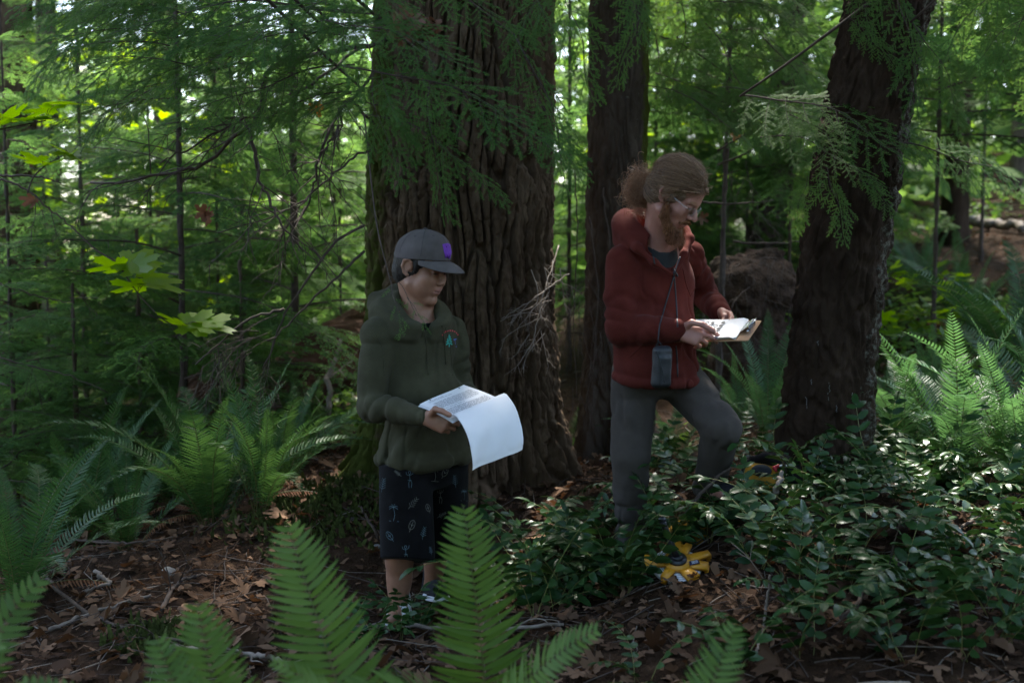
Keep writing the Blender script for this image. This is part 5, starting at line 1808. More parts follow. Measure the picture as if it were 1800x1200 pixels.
# two hanging sprigs in front of the boy's chest, tips of a long thin shoot of the overhanging hemlock
SPR = [split_mb(hemlock_bough(s, L=0.2, br_sp=0.034, sub_sp=0.03, sp=0.0042, nl=0.0095, nw=0.003, wid=0.2, droop=0.1, dens=0.4, stem_r=0.0022), "hemlock_sprig", (M['twig'], M['needle'])) for s in (61, 62)]
shoot = [(640, 200, 4.0), (660, 380, 3.85), (680, 470, 3.8), (690, 505, 3.78)]
mb = MB()
mb.tube(smooth_path([P(*q) - hl.location for q in shoot], 20), np.linspace(0.003, 0.0015, 20), 4)
mb.tube(smooth_path([P(*q) - hl.location for q in [(684, 485, 3.8), (705, 500, 3.77), (718, 525, 3.77), (732, 555, 3.77)]], 12), 0.0012, 4)
V, Q, T, mi = mb.arrays()
obj("limb", mesh_np("limb", V, Q, T, [M['twig']]), hl)
for k, (a, b) in enumerate([((688, 500, 3.78), (706, 598, 3.76)), ((716, 522, 3.77), (754, 590, 3.75))]):
    s = obj("bough", SPR[k % 2][0], hl)
    s.matrix_local = Matrix.Translation(-hl.location) @ aim_matrix(P(*a), P(*b), chord(SPR[k % 2][1]), (0.3, -1, 0.2), 0.8)
    obj("needles", SPR[k % 2][1], s)

# ------------------------------------------------------------------ people
def hdir(yaw, pitch=0.0):
    """facing direction: yaw degrees to the right of straight towards the viewer, pitch degrees down"""
    y, p = R(yaw), R(pitch)
    return Vector((math.sin(y) * math.cos(p), -math.cos(y) * math.cos(p), -math.sin(p)))


def basis(yaw, pitch=0.0, roll=0.0):
    """columns: person's left, forward, up"""
    f = hdir(yaw, pitch)
    left = Vector((0, 0, 1)).cross(f).normalized()
    up = f.cross(left)
    up = up if up.z > 0 else -up
    if roll:
        q = Quaternion(f, R(roll))
        left = q @ left; up = q @ up
    return np.array([list(left), list(f), list(up)]).T


M['skin'] = None


def skin_mat(name, base, red):
    m, nt, out = new_mat(name)
    b = N_(nt, "ShaderNodeBsdfPrincipled")
    at = N_(nt, "ShaderNodeAttribute", attribute_name="tint")
    nz = noise_node(nt, 38, 4, 0.6)
    r = ramp(nt, nz.outputs[0], [(0.3, base), (0.75, red)])
    mx = N_(nt, "ShaderNodeMix", data_type='RGBA')
    mx.inputs['Factor'].default_value = 1.0
    nt.links.new(at.outputs['Alpha'], mx.inputs['Factor'])
    nt.links.new(r.outputs[0], mx.inputs['A']); nt.links.new(at.outputs['Color'], mx.inputs['B'])
    nt.links.new(mx.outputs['Result'], b.inputs['Base Color'])
    b.inputs['Roughness'].default_value = 0.5
    b.inputs['Specular IOR Level'].default_value = 0.4
    b.inputs['Subsurface Weight'].default_value = 0.12
    b.inputs['Subsurface Radius'].default_value = (0.012, 0.005, 0.003)
    b.inputs['Subsurface Scale'].default_value = 0.5
    n2 = noise_node(nt, 260, 3, 0.6)
    bp = N_(nt, "ShaderNodeBump"); bp.inputs['Strength'].default_value = 0.25; bp.inputs['Distance'].default_value = 0.002
    nt.links.new(n2.outputs[0], bp.inputs['Height']); nt.links.new(bp.outputs[0], b.inputs['Normal'])
    nt.links.new(b.outputs[0], out.inputs[0])
    return m


def cloth(name, c, var=0.25, scale=14, rough=0.92, bscale=420, bump=0.35, sheen=0.03):
    d = tuple(x * (1 - var) for x in c); l = tuple(min(1, x * (1 + var)) for x in c)
    return mat_surface(name, [(0.3, d), (0.7, l)], scale, rough, bump, bscale, 5, 0.06, sheen=sheen, bdist=0.002)


M['skin_boy'] = skin_mat('skin_boy', (0.25, 0.12, 0.075), (0.31, 0.155, 0.1))
M['skin_man'] = skin_mat('skin_man', (0.34, 0.15, 0.11), (0.4, 0.195, 0.15))
M['olive'] = cloth('olive_fleece', (0.048, 0.045, 0.026), 0.22)
M['russet'] = cloth('russet_fleece', (0.088, 0.018, 0.013), 0.16)
M['charcoal'] = cloth('charcoal_cotton', (0.035, 0.037, 0.037), 0.2)
M['grey_trouser'] = cloth('grey_canvas', (0.064, 0.054, 0.047), 0.15, bscale=600)
M['black_cotton'] = cloth('black_cotton', (0.0065, 0.006, 0.0062), 0.3)
M['cap_grey'] = cloth('cap_twill', (0.112, 0.097, 0.095), 0.18, bscale=700)
M['black_nylon'] = mat_surface('black_nylon', [(0.3, (0.01, 0.011, 0.014)), (0.7, (0.02, 0.022, 0.027))], 30, 0.45, 0.2, 500, spec=0.5)
M['hair_black'] = mat_surface('hair_black', [(0.3, (0.006, 0.005, 0.005)), (0.7, (0.02, 0.016, 0.014))], 90, 0.5, 0.6, 300, stretch=(1, 1, 0.2))
M['hair_brown'] = mat_leaf('hair_brown', (0.14, 0.068, 0.033), (0.42, 0.25, 0.14), 0.15, 0.35, 0.6, tcol=(0.4, 0.24, 0.13), isl=1.2)
M['hair_red'] = mat_leaf('hair_red', (0.16, 0.068, 0.032), (0.42, 0.22, 0.115), 0.2, 0.4, 0.5, tcol=(0.45, 0.2, 0.08), isl=1.2)
M['hair_base'] = mat_surface('hair_base', [(0.3, (0.09, 0.055, 0.035)), (0.7, (0.2, 0.13, 0.085))], 70, 0.6, 0.6, 200)
M['beard_base'] = mat_surface('beard_base', [(0.3, (0.09, 0.034, 0.014)), (0.7, (0.2, 0.08, 0.03))], 70, 0.7, 0.6, 200)
M['beard'] = mat_leaf('beard_red', (0.13, 0.045, 0.018), (0.34, 0.145, 0.055), 0.2, 0.45, 0.45, tcol=(0.5, 0.2, 0.07), isl=1.2)
M['metal'] = mat_surface('steel', [(0.3, (0.45, 0.45, 0.46)), (0.7, (0.62, 0.62, 0.63))], 30, 0.25, 0, metallic=1.0)
M['white_cotton'] = cloth('white_cotton', (0.7, 0.7, 0.72), 0.1, sheen=0)
M['shoe_dark'] = cloth('dark_shoe', (0.02, 0.02, 0.024), 0.3)
M['shoe_ochre'] = cloth('ochre_shoe', (0.4, 0.24, 0.06), 0.2)
M['shoe_tan'] = cloth('tan_sole', (0.2, 0.16, 0.11), 0.2)
M['purple'] = mat_surface('purple_thread', [(0.3, (0.13, 0.025, 0.33)), (0.7, (0.22, 0.05, 0.5))], 60, 0.6, 0.4, 500)
M['thread_red'] = mat_surface('red_thread', [(0.3, (0.4, 0.04, 0.05)), (0.7, (0.5, 0.06, 0.07))], 60, 0.7)
M['thread_teal'] = mat_surface('teal_thread', [(0.3, (0.02, 0.25, 0.2)), (0.7, (0.03, 0.33, 0.26))], 60, 0.7)
M['thread_blue'] = mat_surface('blue_thread', [(0.3, (0.05, 0.09, 0.33)), (0.7, (0.08, 0.13, 0.42))], 60, 0.7)
M['print_blue'] = mat_surface('print_blue', [(0.3, (0.06, 0.1, 0.12)), (0.7, (0.1, 0.15, 0.165))], 40, 0.9)
M['print_sand'] = mat_surface('print_sand', [(0.3, (0.09, 0.09, 0.078)), (0.7, (0.15, 0.145, 0.12))], 40, 0.9)
m_, nt_, out_ = new_mat('lens_glass')
_g = N_(nt_, "ShaderNodeBsdfGlossy"); _g.inputs['Roughness'].default_value = 0.03
_t = N_(nt_, "ShaderNodeBsdfTransparent")
_f = N_(nt_, "ShaderNodeFresnel"); _f.inputs[0].default_value = 1.6
_x = N_(nt_, "ShaderNodeMixShader")
nt_.links.new(_f.outputs[0], _x.inputs[0]); nt_.links.new(_t.outputs[0], _x.inputs[1]); nt_.links.new(_g.outputs[0], _x.inputs[2]); nt_.links.new(_x.outputs[0], out_.inputs[0])
M['lens'] = m_


def head_sdf(gr, H, B, s=1.0, nose=1.0, jaw=1.0, young=False):
    """head with face into the grid; H skull centre, B basis columns (left, forward, up)"""
    B = np.asarray(B)
    Lc = lambda x, y, z: A(H) + s * (B @ np.array([x, y, z]))
    gr.ell(Lc(0, -0.012, 0.03), np.array([0.076, 0.098, 0.088]) * s, B, 0.01)
    gr.ell(Lc(0, 0.03, -0.04), np.array([0.062, 0.06, 0.078]) * s, B, 0.02)
    for sg in (-1, 1):
        gr.cone(Lc(sg * 0.055 * jaw, 0.0, -0.062), Lc(sg * 0.018, 0.066, -0.108), 0.02 * s, 0.018 * s, 0.02)
        gr.ell(Lc(sg * 0.043, 0.056, -0.026), np.array([0.026, 0.026, 0.024]) * s, B, 0.015)
        gr.cone(Lc(sg * 0.044, 0.074, 0.02), Lc(sg * 0.008, 0.087, 0.016), 0.011 * s, 0.01 * s, 0.012)
    gr.ell(Lc(0, 0.072, -0.11), np.array([0.02, 0.016, 0.016]) * s, B, 0.014)
    gr.ell(Lc(0, 0.055, 0.045), np.array([0.055, 0.035, 0.035]) * s, B, 0.02)
    for sg in (-1, 1):
        gr.ell(Lc(sg * 0.033, 0.094, 0.0), np.array([0.018, 0.014, 0.011]) * s, B, 0.008, True)
        gr.ell(Lc(sg * 0.032, 0.076, 0.0), np.array([0.0135, 0.0125, 0.0125]) * s, B, 0.002)
        gr.cone(Lc(sg * 0.021, 0.085, 0.0055), Lc(sg * 0.043, 0.081, 0.004), 0.0045 * s, 0.004 * s, 0.003)
        gr.cone(Lc(sg * 0.021, 0.084, -0.0075), Lc(sg * 0.043, 0.079, -0.006), 0.0042 * s, 0.004 * s, 0.004)
    if young:
        for sg in (-1, 1):
            gr.ell(Lc(sg * 0.036, 0.05, -0.055), np.array([0.03, 0.032, 0.034]) * s, B, 0.02)
            gr.ell(Lc(sg * 0.04, 0.062, -0.028), np.array([0.026, 0.022, 0.022]) * s, B, 0.015)
    gr.cone(Lc(0, 0.084, 0.012), Lc(0, 0.11 * (0.6 + 0.4 * nose), -0.032), 0.0075 * s, 0.0115 * s, 0.008)
    for sg in (-1, 1):
        gr.ell(Lc(sg * 0.0125, 0.096, -0.037), np.array([0.009, 0.011, 0.008]) * s, B, 0.005)
        gr.ell(Lc(sg * 0.006, 0.104, -0.0445), np.array([0.0035, 0.005, 0.004]) * s, B, 0.002, True)
    gr.ell(Lc(0, 0.078, -0.068), np.array([0.028, 0.018, 0.022]) * s, B, 0.012)
    gr.cone(Lc(-0.022, 0.083, -0.0645), Lc(0, 0.0935, -0.062), 0.004 * s, 0.0062 * s, 0.004)
    gr.cone(Lc(0.022, 0.083, -0.0645), Lc(0, 0.0935, -0.062), 0.004 * s, 0.0062 * s, 0.004)
    gr.cone(Lc(-0.02, 0.082, -0.0705), Lc(0, 0.0915, -0.0745), 0.0045 * s, 0.0072 * s, 0.004)
    gr.cone(Lc(0.02, 0.082, -0.0705), Lc(0, 0.0915, -0.0745), 0.0045 * s, 0.0072 * s, 0.004)
    gr.cone(Lc(-0.023, 0.087, -0.0678), Lc(0, 0.102, -0.0683), 0.0022 * s, 0.0024 * s, 0.002, True)
    gr.cone(Lc(0.023, 0.087, -0.0678), Lc(0, 0.102, -0.0683), 0.0022 * s, 0.0024 * s, 0.002, True)
    gr.cone(Lc(0, 0.09, -0.088), Lc(0, 0.1, -0.087), 0.008 * s, 0.008 * s, 0.006, True)
    for sg in (-1, 1):     # ears
        e = [(0.079, -0.006, -0.03), (0.083, -0.02, -0.022), (0.088, -0.03, 0.0), (0.088, -0.027, 0.02), (0.084, -0.012, 0.028), (0.08, 0.0, 0.02), (0.077, 0.004, 0.004)]
        gr.chain([Lc(sg * a, b, c) for a, b, c in e], [0.007 * s, 0.006 * s, 0.0055 * s, 0.0055 * s, 0.0055 * s, 0.005 * s, 0.005 * s], 0.003)
        gr.ell(Lc(sg * 0.08, -0.014, 0.0), np.array([0.005, 0.014, 0.024]) * s, B, 0.005)
        gr.ell(Lc(sg * 0.088, -0.012, -0.002), np.array([0.005, 0.008, 0.013]) * s, B, 0.004, True)
        gr.ell(Lc(sg * 0.078, 0.001, -0.004), np.array([0.005, 0.006, 0.007]) * s, B, 0.004)


def face_tint(V, H, B, s, brow, lip, eye, brow_th=1.0):
    """per-point colour for lips, brows, eyes, and painted shade in mouth slit and nostrils; alpha is how much it replaces the skin colour"""
    B = np.asarray(B)
    p = (V - A(H)) @ B / s
    x, y, z = p[:, 0], p[:, 1], p[:, 2]
    c = np.zeros((len(V), 4)); c[:, :3] = lip
    front = y > 0.05
    def put(mask, colr, al):
        w = np.clip(mask, 0, 1) * al * front
        sel = w > c[:, 3]
        c[sel, :3] = colr; c[sel, 3] = w[sel]
    lw = 1 - np.maximum(np.abs(x) / 0.025, np.abs(z + 0.0685) / (0.0135 * (1 - 0.45 * np.clip(np.abs(x) / 0.025, 0, 1))))
    put(lw * 5, np.array(lip), 0.75)
    put((1 - np.maximum(np.abs(x) / 0.024, np.abs(z + 0.0682) / 0.0028)) * 4, np.array(lip) * 0.25, 0.8)  # shade of the mouth slit painted as a dark line
    for sg in (-1, 1):
        bz = 0.0215 + 0.004 * (1 - ((x * sg - 0.034) / 0.02) ** 2)
        bw = 1 - np.maximum(np.abs(x * sg - 0.033) / 0.023, np.abs(z - bz) / (0.0065 * brow_th))
        put(bw * 4, np.array(brow), 0.85)
        ew = 1 - np.maximum(np.abs(x * sg - 0.032) / 0.0145, np.abs(z + 0.001) / 0.0042)
        put(ew * 4, np.array(eye), 0.9)
        nw = 1 - np.sqrt(((x * sg - 0.006) / 0.005) ** 2 + ((z + 0.045) / 0.004) ** 2)
        put(nw * 3 * (y > 0.09), np.array(lip) * 0.15, 0.8)  # nostril recesses painted dark in place of shade
    return c


def hand_sdf(gr, wrist, d, back, thumb_side, spread, curls, thumb, s=1.0, k=0.006):
    """hand from the wrist along d; back = normal of the back of the hand; thumb_side = towards the thumb;
    curls = three bend angles for each of the four fingers (degrees, towards the palm); thumb = list of points"""
    d = unit(A(d)); n = A(back); n = unit(n - d * np.dot(n, d)); t = A(thumb_side); t = unit(t - d * np.dot(t, d) - n * np.dot(t, n))
    w = A(wrist)
    offs = [0.030, 0.010, -0.010, -0.028]
    lens = [(0.044, 0.026, 0.021), (0.049, 0.030, 0.022), (0.045, 0.028, 0.022), (0.035, 0.021, 0.019)]
    kn = [0.088, 0.092, 0.087, 0.078]
    rad = [0.0095, 0.0098, 0.0092, 0.0082]
    tips = []
    for i in range(4):
        a = w + (t * offs[i] * 0.55 + d * 0.01) * s
        b = w + (t * offs[i] + d * kn[i] + n * (0.004 if i in (1, 2) else 0.0)) * s
        gr.cone(a, b, 0.0145 * s, 0.0125 * s, 0.012)
        fd = unit(d + t * spread * (1.5 - i) * 0.12)
        ang = 0.0
        p = b
        r = rad[i] * s
        for j in range(3):
            ang += R(curls[i][j])
            q = p + (fd * math.cos(ang) - n * math.sin(ang)) * lens[i][j] * s
            r2 = r * 0.9
            gr.cone(p, q, r * 1.02, r2, 0.003 if j else k)
            if j < 2:
                gr.ell(q, np.array([r2, r2, r2]) * 1.06, None, 0.003)
            p, r = q, r2
        tips.append((p, fd * math.cos(ang) - n * math.sin(ang), fd * math.sin(ang) + n * math.cos(ang)))
    gr.ell(w + (d * 0.045 - n * 0.004) * s, np.array([0.03, 0.03, 0.016]) * s, np.array([t, d, n]).T, 0.015)
    tp = [A(q) for q in thumb]
    gr.cone(w + (d * 0.018 + t * 0.018) * s, tp[0], 0.016 * s, 0.0135 * s, 0.012)
    rr = [0.0125, 0.011, 0.0105, 0.0085]
    for j in range(len(tp) - 1):
        gr.cone(tp[j], tp[j + 1], rr[j] * s, rr[j + 1] * s, 0.004)
    return tips


def body_mesh(gr, name, mat, H, B, s, tintargs, origin, extra_tint=None):
    V, Q = gr.mesh()
    me = mesh_np(name, V - A(origin), Q, mats=[mat])
    c = face_tint(V, H, B, s, *tintargs)
    # only near the head
    far = np.linalg.norm(V - A(H), axis=1) > 0.16 * s
    c[far, 3] = 0
    if extra_tint is not None:
        c = extra_tint(V, c)
    at = me.attributes.new("tint", 'FLOAT_COLOR', 'POINT')
    at.data.foreach_set("color", c.astype(np.float32).ravel())
    return me


def grid_mesh(gr, name, mat, origin):
    V, Q = gr.mesh()
    return mesh_np(name, V - A(origin), Q, mats=[mat])


def bvh_of(me, origin):
    vs = [Vector(v.co) + origin for v in me.vertices]
    return BVHTree.FromPolygons(vs, [tuple(p.vertices) for p in me.polygons])


def strokes_on(bvh, eye, centre, right, up, lines, w, lift=0.0012):
    """thin ribbons laid on a surface: 2-D polylines around centre, projected along eye->centre"""
    mb = MB()
    d = (centre - eye).normalized()
    for ln in lines:
        pts, nr = [], []
        for (a, b) in ln:
            q = centre + right * a + up * b
            o = q - d * 0.5
            h = bvh.ray_cast(o, d, 1.2)
            if h[0] is None: continue
            pts.append(A(h[0] + h[1] * lift)); nr.append(A(h[1]))
        if len(pts) < 2: continue
        pts = np.array(pts); nr = np.array(nr)
        tg = unit(np.gradient(pts, axis=0)); sd = unit(np.cross(nr, tg))
        V = np.stack([pts + sd * w, pts - sd * w], 1).reshape(-1, 3)
        Q = [(i * 2, i * 2 + 1, i * 2 + 3, i * 2 + 2) for i in range(len(pts) - 1)]
        mb.add(V, Q)
    return mb


# =========================================================== the boy
BO = P(705, 1092, 4.17)                       # his standing point
HB = P(741, 470, 4.2)
BHB = basis(63, 15)
sB = 0.985
BT = basis(27)                                # torso
fT, lT = Vector(BT[:, 1]), Vector(BT[:, 0])
gr = Grid(A(P(600, 380, 4.6)) - np.array([0.02, 0.75, 0]), A(P(600, 380, 4.6)) + 0.01, 0.0033)
lo = A(P(612, 1115, 4.2)) + np.array([0, -0.42, 0]); hi = A(P(905, 392, 4.2)) + np.array([0, 0.42, 0])
lo[2] = BO.z - 0.02; hi[2] = P(740, 395, 4.2).z
gr = Grid(lo, hi, 0.0034)
head_sdf(gr, HB, BHB, sB, nose=0.8, jaw=0.92, young=True)
nk = P(735, 548, 4.24)
gr.cone(A(HB) + BHB @ np.array([0, -0.03, -0.06]), nk, 0.052, 0.054, 0.02)
gr.cone(nk, P(738, 585, 4.24), 0.056, 0.085, 0.03)
gr.ell(P(738, 645, 4.23), (0.1, 0.062, 0.16), BT, 0.03)
gr.ell(P(742, 765, 4.22), (0.1, 0.068, 0.14), BT, 0.03)
bRs, bRe, bRw = P(662, 588, 4.14), P(653, 714, 4.08), P(744, 733, 3.925)
bLs, bLe, bLw = P(792, 584, 4.29), P(807, 690, 4.33), P(846, 722, 4.12)
for a, b, c in ((bRs, bRe, bRw), (bLs, bLe, bLw)):
    gr.cone(a, b, 0.036, 0.032, 0.01); gr.cone(b, c, 0.032, 0.024, 0.01)
gr.cone(P(712, 815, 4.16), P(706, 930, 4.13), 0.06, 0.054, 0.02)
gr.cone(P(706, 930, 4.13), P(702, 985, 4.16), 0.056, 0.05, 0.02)
gr.cone(P(702, 985, 4.17), P(699, 1075, 4.19), 0.05, 0.032, 0.015)
gr.ell(P(703, 1012, 4.21), (0.043, 0.045, 0.075), None, 0.03)
gr.cone(P(699, 1070, 4.19), P(692, 1088, 4.06), 0.032, 0.026, 0.015)
gr.cone(P(774, 815, 4.26), P(772, 920, 4.36), 0.06, 0.054, 0.02)
gr.cone(P(772, 920, 4.36), P(760, 1030, 4.47), 0.052, 0.032, 0.015)
gr.ell(P(766, 975, 4.44), (0.042, 0.045, 0.07), None, 0.03)
gr.cone(P(760, 1028, 4.47), P(775, 1042, 4.36), 0.03, 0.025, 0.015)
# right hand: back of the hand to the viewer, thumb along the top of the sheets, fingers folded beneath
tb = [P(765, 719, 3.855), P(777, 722, 3.84), P(790, 729, 3.828)]
hand_sdf(gr, P(748, 734, 3.915), Vector((0.92, -0.22, -0.27)), Vector((-0.1, -0.95, 0.05)), Vector((0.3, 0.05, 1)), 0.4,
         [(38, 48, 30), (44, 55, 35), (48, 58, 38), (52, 58, 38)], tb, 0.86)
tb = [P(855, 706, 4.05), P(866, 708, 4.01), P(874, 712, 3.99)]
hand_sdf(gr, bLw, Vector((0.2, -0.95, -0.05)), Vector((0.2, 0, -1)), Vector((0.9, 0.1, 0.2)), 0.4, [(20, 25, 15)] * 4, tb, 0.86)
boy = obj("person", body_mesh(gr, "boy_body", M['skin_boy'], HB, BHB, sB, ((0.012, 0.009, 0.008), (0.33, 0.13, 0.11), (0.02, 0.013, 0.01), 0.9), BO), None, BO)
tag(boy, "boy in an olive hooded sweatshirt, grey cap and printed black shorts, holding stapled sheets", "person")
# nails
# hair under the cap
gr = Grid(A(HB) - 0.17, A(HB) + 0.17, 0.004)
Lb = lambda x, y, z: A(HB) + sB * (BHB @ np.array([x, y, z]))
gr.ell(Lb(0, -0.018, 0.028), np.array([0.081, 0.1, 0.092]) * sB, BHB, 0.01)
gr.ell(Lb(0, -0.055, -0.03), np.array([0.064, 0.058, 0.06]) * sB, BHB, 0.02)
for sg in (-1, 1):
    gr.cone(Lb(sg * 0.074, 0.022, 0.03), Lb(sg * 0.072, 0.018, -0.012), 0.011, 0.006, 0.008)
gr.ell(Lb(0, 0.105, -0.04), np.array([0.1, 0.09, 0.115]) * sB, BHB, 0.01, True)
for sg in (-1, 1):
    gr.ell(Lb(sg * 0.09, -0.012, -0.004), np.array([0.03, 0.024, 0.034]) * sB, BHB, 0.006, True)
gr.displace(lambda x, y, z: 0.0022 * vnoise(x * 160, y * 160, z * 50, 3))
obj("hair", grid_mesh(gr, "boy_hair", M['hair_black'], BO), boy)

# cap
CAPB = basis(61, 9)
gr = Grid(A(HB) - 0.17, A(HB) + 0.2, 0.0032)
CC = A(HB) + sB * (BHB @ np.array([0, -0.008, 0.042]))
Lc_ = lambda x, y, z: CC + CAPB @ np.array([x, y, z])
gr.ell(Lc_(0, 0, 0), (0.0905, 0.108, 0.098), CAPB, 0.01)
gr.ell(Lc_(0, 0.035, 0.028), (0.078, 0.07, 0.066), CAPB, 0.02)
gr.half(Lc_(0, 0, -0.012), CAPB @ np.array([0, 0.1, -1.0]))
gr.ell(Lc_(0, 0, -0.014), (0.083, 0.1, 0.09), CAPB, 0.003, True)
gr.displace(lambda x, y, z: 0.0016 * vnoise(x * 26, y * 26, z * 26, 8))
cap = obj("cap", grid_mesh(gr, "cap_crown", M['cap_grey'], BO), boy)
# seams: six panels meeting at the button
mb = MB()
capb = bvh_of(cap.data, BO)
for k in range(6):
    az = k * math.pi / 3 + math.pi / 6
    pts = []
    for e in np.linspace(4, 86, 22):
        dv = Vector(CAPB @ np.array([math.cos(az) * math.cos(R(e)), math.sin(az) * math.cos(R(e)), math.sin(R(e))]))
        h = capb.ray_cast(Vector(CC) + dv * 0.3, -dv, 0.5)
        if h[0] is not None: pts.append(h[0] - BO)
    if len(pts) > 3: mb.tube(pts, 0.0011, 4)
    for off in (0.5,):
        a2 = az + math.pi / 6
        dv = Vector(CAPB @ np.array([math.cos(a2) * math.cos(R(50)), math.sin(a2) * math.cos(R(50)), math.sin(R(50))]))
        h = capb.ray_cast(Vector(CC) + dv * 0.3, -dv, 0.5)
        if h[0] is not None:
            c0 = h[0] - BO
            u1 = dv.cross(Vector((0, 0, 1))).normalized(); u2 = dv.cross(u1)
            mb.tube([c0 + 0.0035 * (u1 * math.cos(q) + u2 * math.sin(q)) for q in np.linspace(0, 6.28, 9)], 0.0011, 4)
M['cap_seam'] = cloth('cap_thread', (0.075, 0.066, 0.07), 0.1)
V, Q, T, mi = mb.arrays()
obj("seam", mesh_np("cap_seams", V, Q, T, [M['cap_seam']]), cap)
gr = Grid(Lc_(0, 0, 0.1) - 0.03, Lc_(0, 0, 0.1) + 0.03, 0.002)
gr.ell(Lc_(0, 0, 0.1), (0.009, 0.009, 0.005), CAPB, 0.001)
obj("button", grid_mesh(gr, "cap_button", M['cap_seam'], BO), cap)
# brim: curved plate with thickness
nu, nv = 33, 12
top = []
for i in range(nu):
    a = -1.18 + 2.36 * i / (nu - 1)
    for j in range(nv):
        q = j / (nv - 1)
        ex = 0.072 * (1 - abs(a / 1.18) ** 2.6) * q
        x = (0.0895 + ex * 0.35) * math.sin(a) * (1 + 0.02 * q)
        y = 0.106 * math.cos(a) + ex
        z = -0.004 - 0.14 * (y - 0.04) * q - 1.2 * x * x - 0.012 * q * q + 0.1 * (0.106 - y) * (1 - q) * 0.2
        top.append(Lc_(x, y, z))
top = np.array(top); nz_ = CAPB[:, 2]
V = np.concatenate([top + nz_ * 0.0015, top - nz_ * 0.0015])
Q = []
for i in range(nu - 1):
    for j in range(nv - 1):
        k0 = i * nv + j
        Q.append((k0, k0 + nv, k0 + nv + 1, k0 + 1)); n2 = nu * nv
        Q.append((n2 + k0, n2 + k0 + 1, n2 + k0 + nv + 1, n2 + k0 + nv))
    k0 = i * nv + nv - 1
    Q.append((k0, k0 + nv, k0 + nv + nu * nv, k0 + nu * nv))
obj("brim", mesh_np("cap_brim", V - A(BO), Q, mats=[M['cap_grey']]), cap)
# plain purple shield-shaped patch on the front
dv = Vector(CAPB @ np.array([0.02, 0.95, 0.27])).normalized()
capf = Vector(CC) + dv * 0.1
rgt = Vector(CAPB[:, 0]) * -1
upv = dv.cross(rgt).normalized(); upv = upv if upv.z > 0 else -upv
eye_ = Vector(CC) + dv * 0.5
shield = [(-0.027, 0.029), (-0.013, 0.031), (0.0, 0.033), (0.013, 0.031), (0.027, 0.029), (0.026, 0.0), (0.016, -0.022), (0.0, -0.034), (-0.016, -0.022), (-0.026, 0.0)]
V, Q, T = [], [], []
ring = []
for sc_ in (1.0, 0.66, 0.33):
    for (a, b) in shield:
        o_ = capf + rgt * a * sc_ + upv * b * sc_ + dv * 0.2
        h = capb.ray_cast(o_, -dv, 0.5)
        q = (h[0] + h[1] * 0.0022) if h[0] is not None else capf
        V.append(q - BO)
h = capb.ray_cast(capf + dv * 0.2, -dv, 0.5)
V.append((h[0] + h[1] * 0.0022 if h[0] is not None else capf) - BO)
for r_ in (0, 1):
    for i in range(10):
        Q.append((r_ * 10 + i, r_ * 10 + (i + 1) % 10, r_ * 10 + 10 + (i + 1) % 10, r_ * 10 + 10 + i))
for i in range(10):
    T.append((20 + i, 20 + (i + 1) % 10, 30))
pm = mesh_np("cap_patch", [tuple(v) for v in V], Q, T, [M['purple']], smooth=False)
patch = obj("patch", pm, cap)
mb = strokes_on(capb, eye_, capf, rgt, upv, [[(-0.012, 0.022), (-0.008, -0.016)], [(0.012, 0.022), (0.008, -0.016)], [(0, 0.026), (0, -0.024)]], 0.0012, 0.0032)
V, Q, T, mi = mb.arrays()
obj("stitching", mesh_np("patch_lines", V - A(BO), Q, T, [M['black_cotton']]), patch)

# hooded sweatshirt
gr = Grid(A(P(600, 850, 4.2)) + np.array([0, -0.36, 0]), A(P(865, 495, 4.2)) + np.array([0, 0.36, 0]), 0.004)
gr.ell(P(737, 612, 4.22), (0.152, 0.104, 0.15), BT, 0.03)
gr.ell(P(741, 700, 4.2), (0.158, 0.118, 0.15), BT, 0.05)
gr.ell(P(744, 785, 4.19), (0.17, 0.134, 0.125), BT, 0.06)
gr.half(P(744, 813, 4.19), (0.02, 0.0, -1))
gr.cone(bRs, P(737, 568, 4.22), 0.058, 0.062, 0.03); gr.cone(bLs, P(737, 568, 4.22), 0.055, 0.062, 0.03)
gr.cone(bRs, bRe, 0.061, 0.056, 0.02, fold=(9, 0.014, 1))
gr.cone(bRe, bRe + (bRw - bRe) * 0.5, 0.056, 0.052, 0.01, fold=(18, 0.017, 2))
gr.cone(bRe + (bRw - bRe) * 0.5, bRe + (bRw - bRe) * 0.86, 0.052, 0.043, 0.01, fold=(28, 0.016, 3))
gr.cone(bRe + (bRw - bRe) * 0.8, bRe + (bRw - bRe) * 1.0, 0.038, 0.034, 0.006)
gr.cone(bLs, bLe, 0.062, 0.054, 0.02, fold=(10, 0.013, 4))
gr.cone(bLe, bLw, 0.055, 0.042, 0.02, fold=(16, 0.01, 5))
# hem rib
for k in range(40):
    a0, a1 = k * 2 * math.pi / 40, (k + 1) * 2 * math.pi / 40
    f = lambda a: A(P(745, 803, 4.19)) + BT @ np.array([0.16 * math.cos(a), 0.127 * math.sin(a), 0])
    gr.cone(f(a0), f(a1), 0.016, 0.016, 0.03)
# kangaroo pocket edge
pk = [P(712, 790, 4.03), P(730, 770, 4.03), P(738, 745, 4.035), P(740, 715, 4.04)]
gr.cone(P(790, 700, 4.1), P(700, 795, 4.05), 0.02, 0.02, 0.03)
gr.displace(lambda x, y, z: 0.008 * np.sin(22 * (x * 1.0 + 0.35 * z) + 2.6 * vnoise(x * 5, y * 5, z * 3.2, 41)) * np.clip((1.05 - z) * 3, 0, 1) * np.clip((z - 0.66) * 9, 0.1, 1) * np.clip(0.5 + vnoise(x * 4, y * 4, z * 4, 42), 0, 1)
            + 0.005 * fbm(x * 9, y * 9, z * 5, 43, 2) + creases(x, y, z, 201, 8, 0.016, 0.6, 0.17))
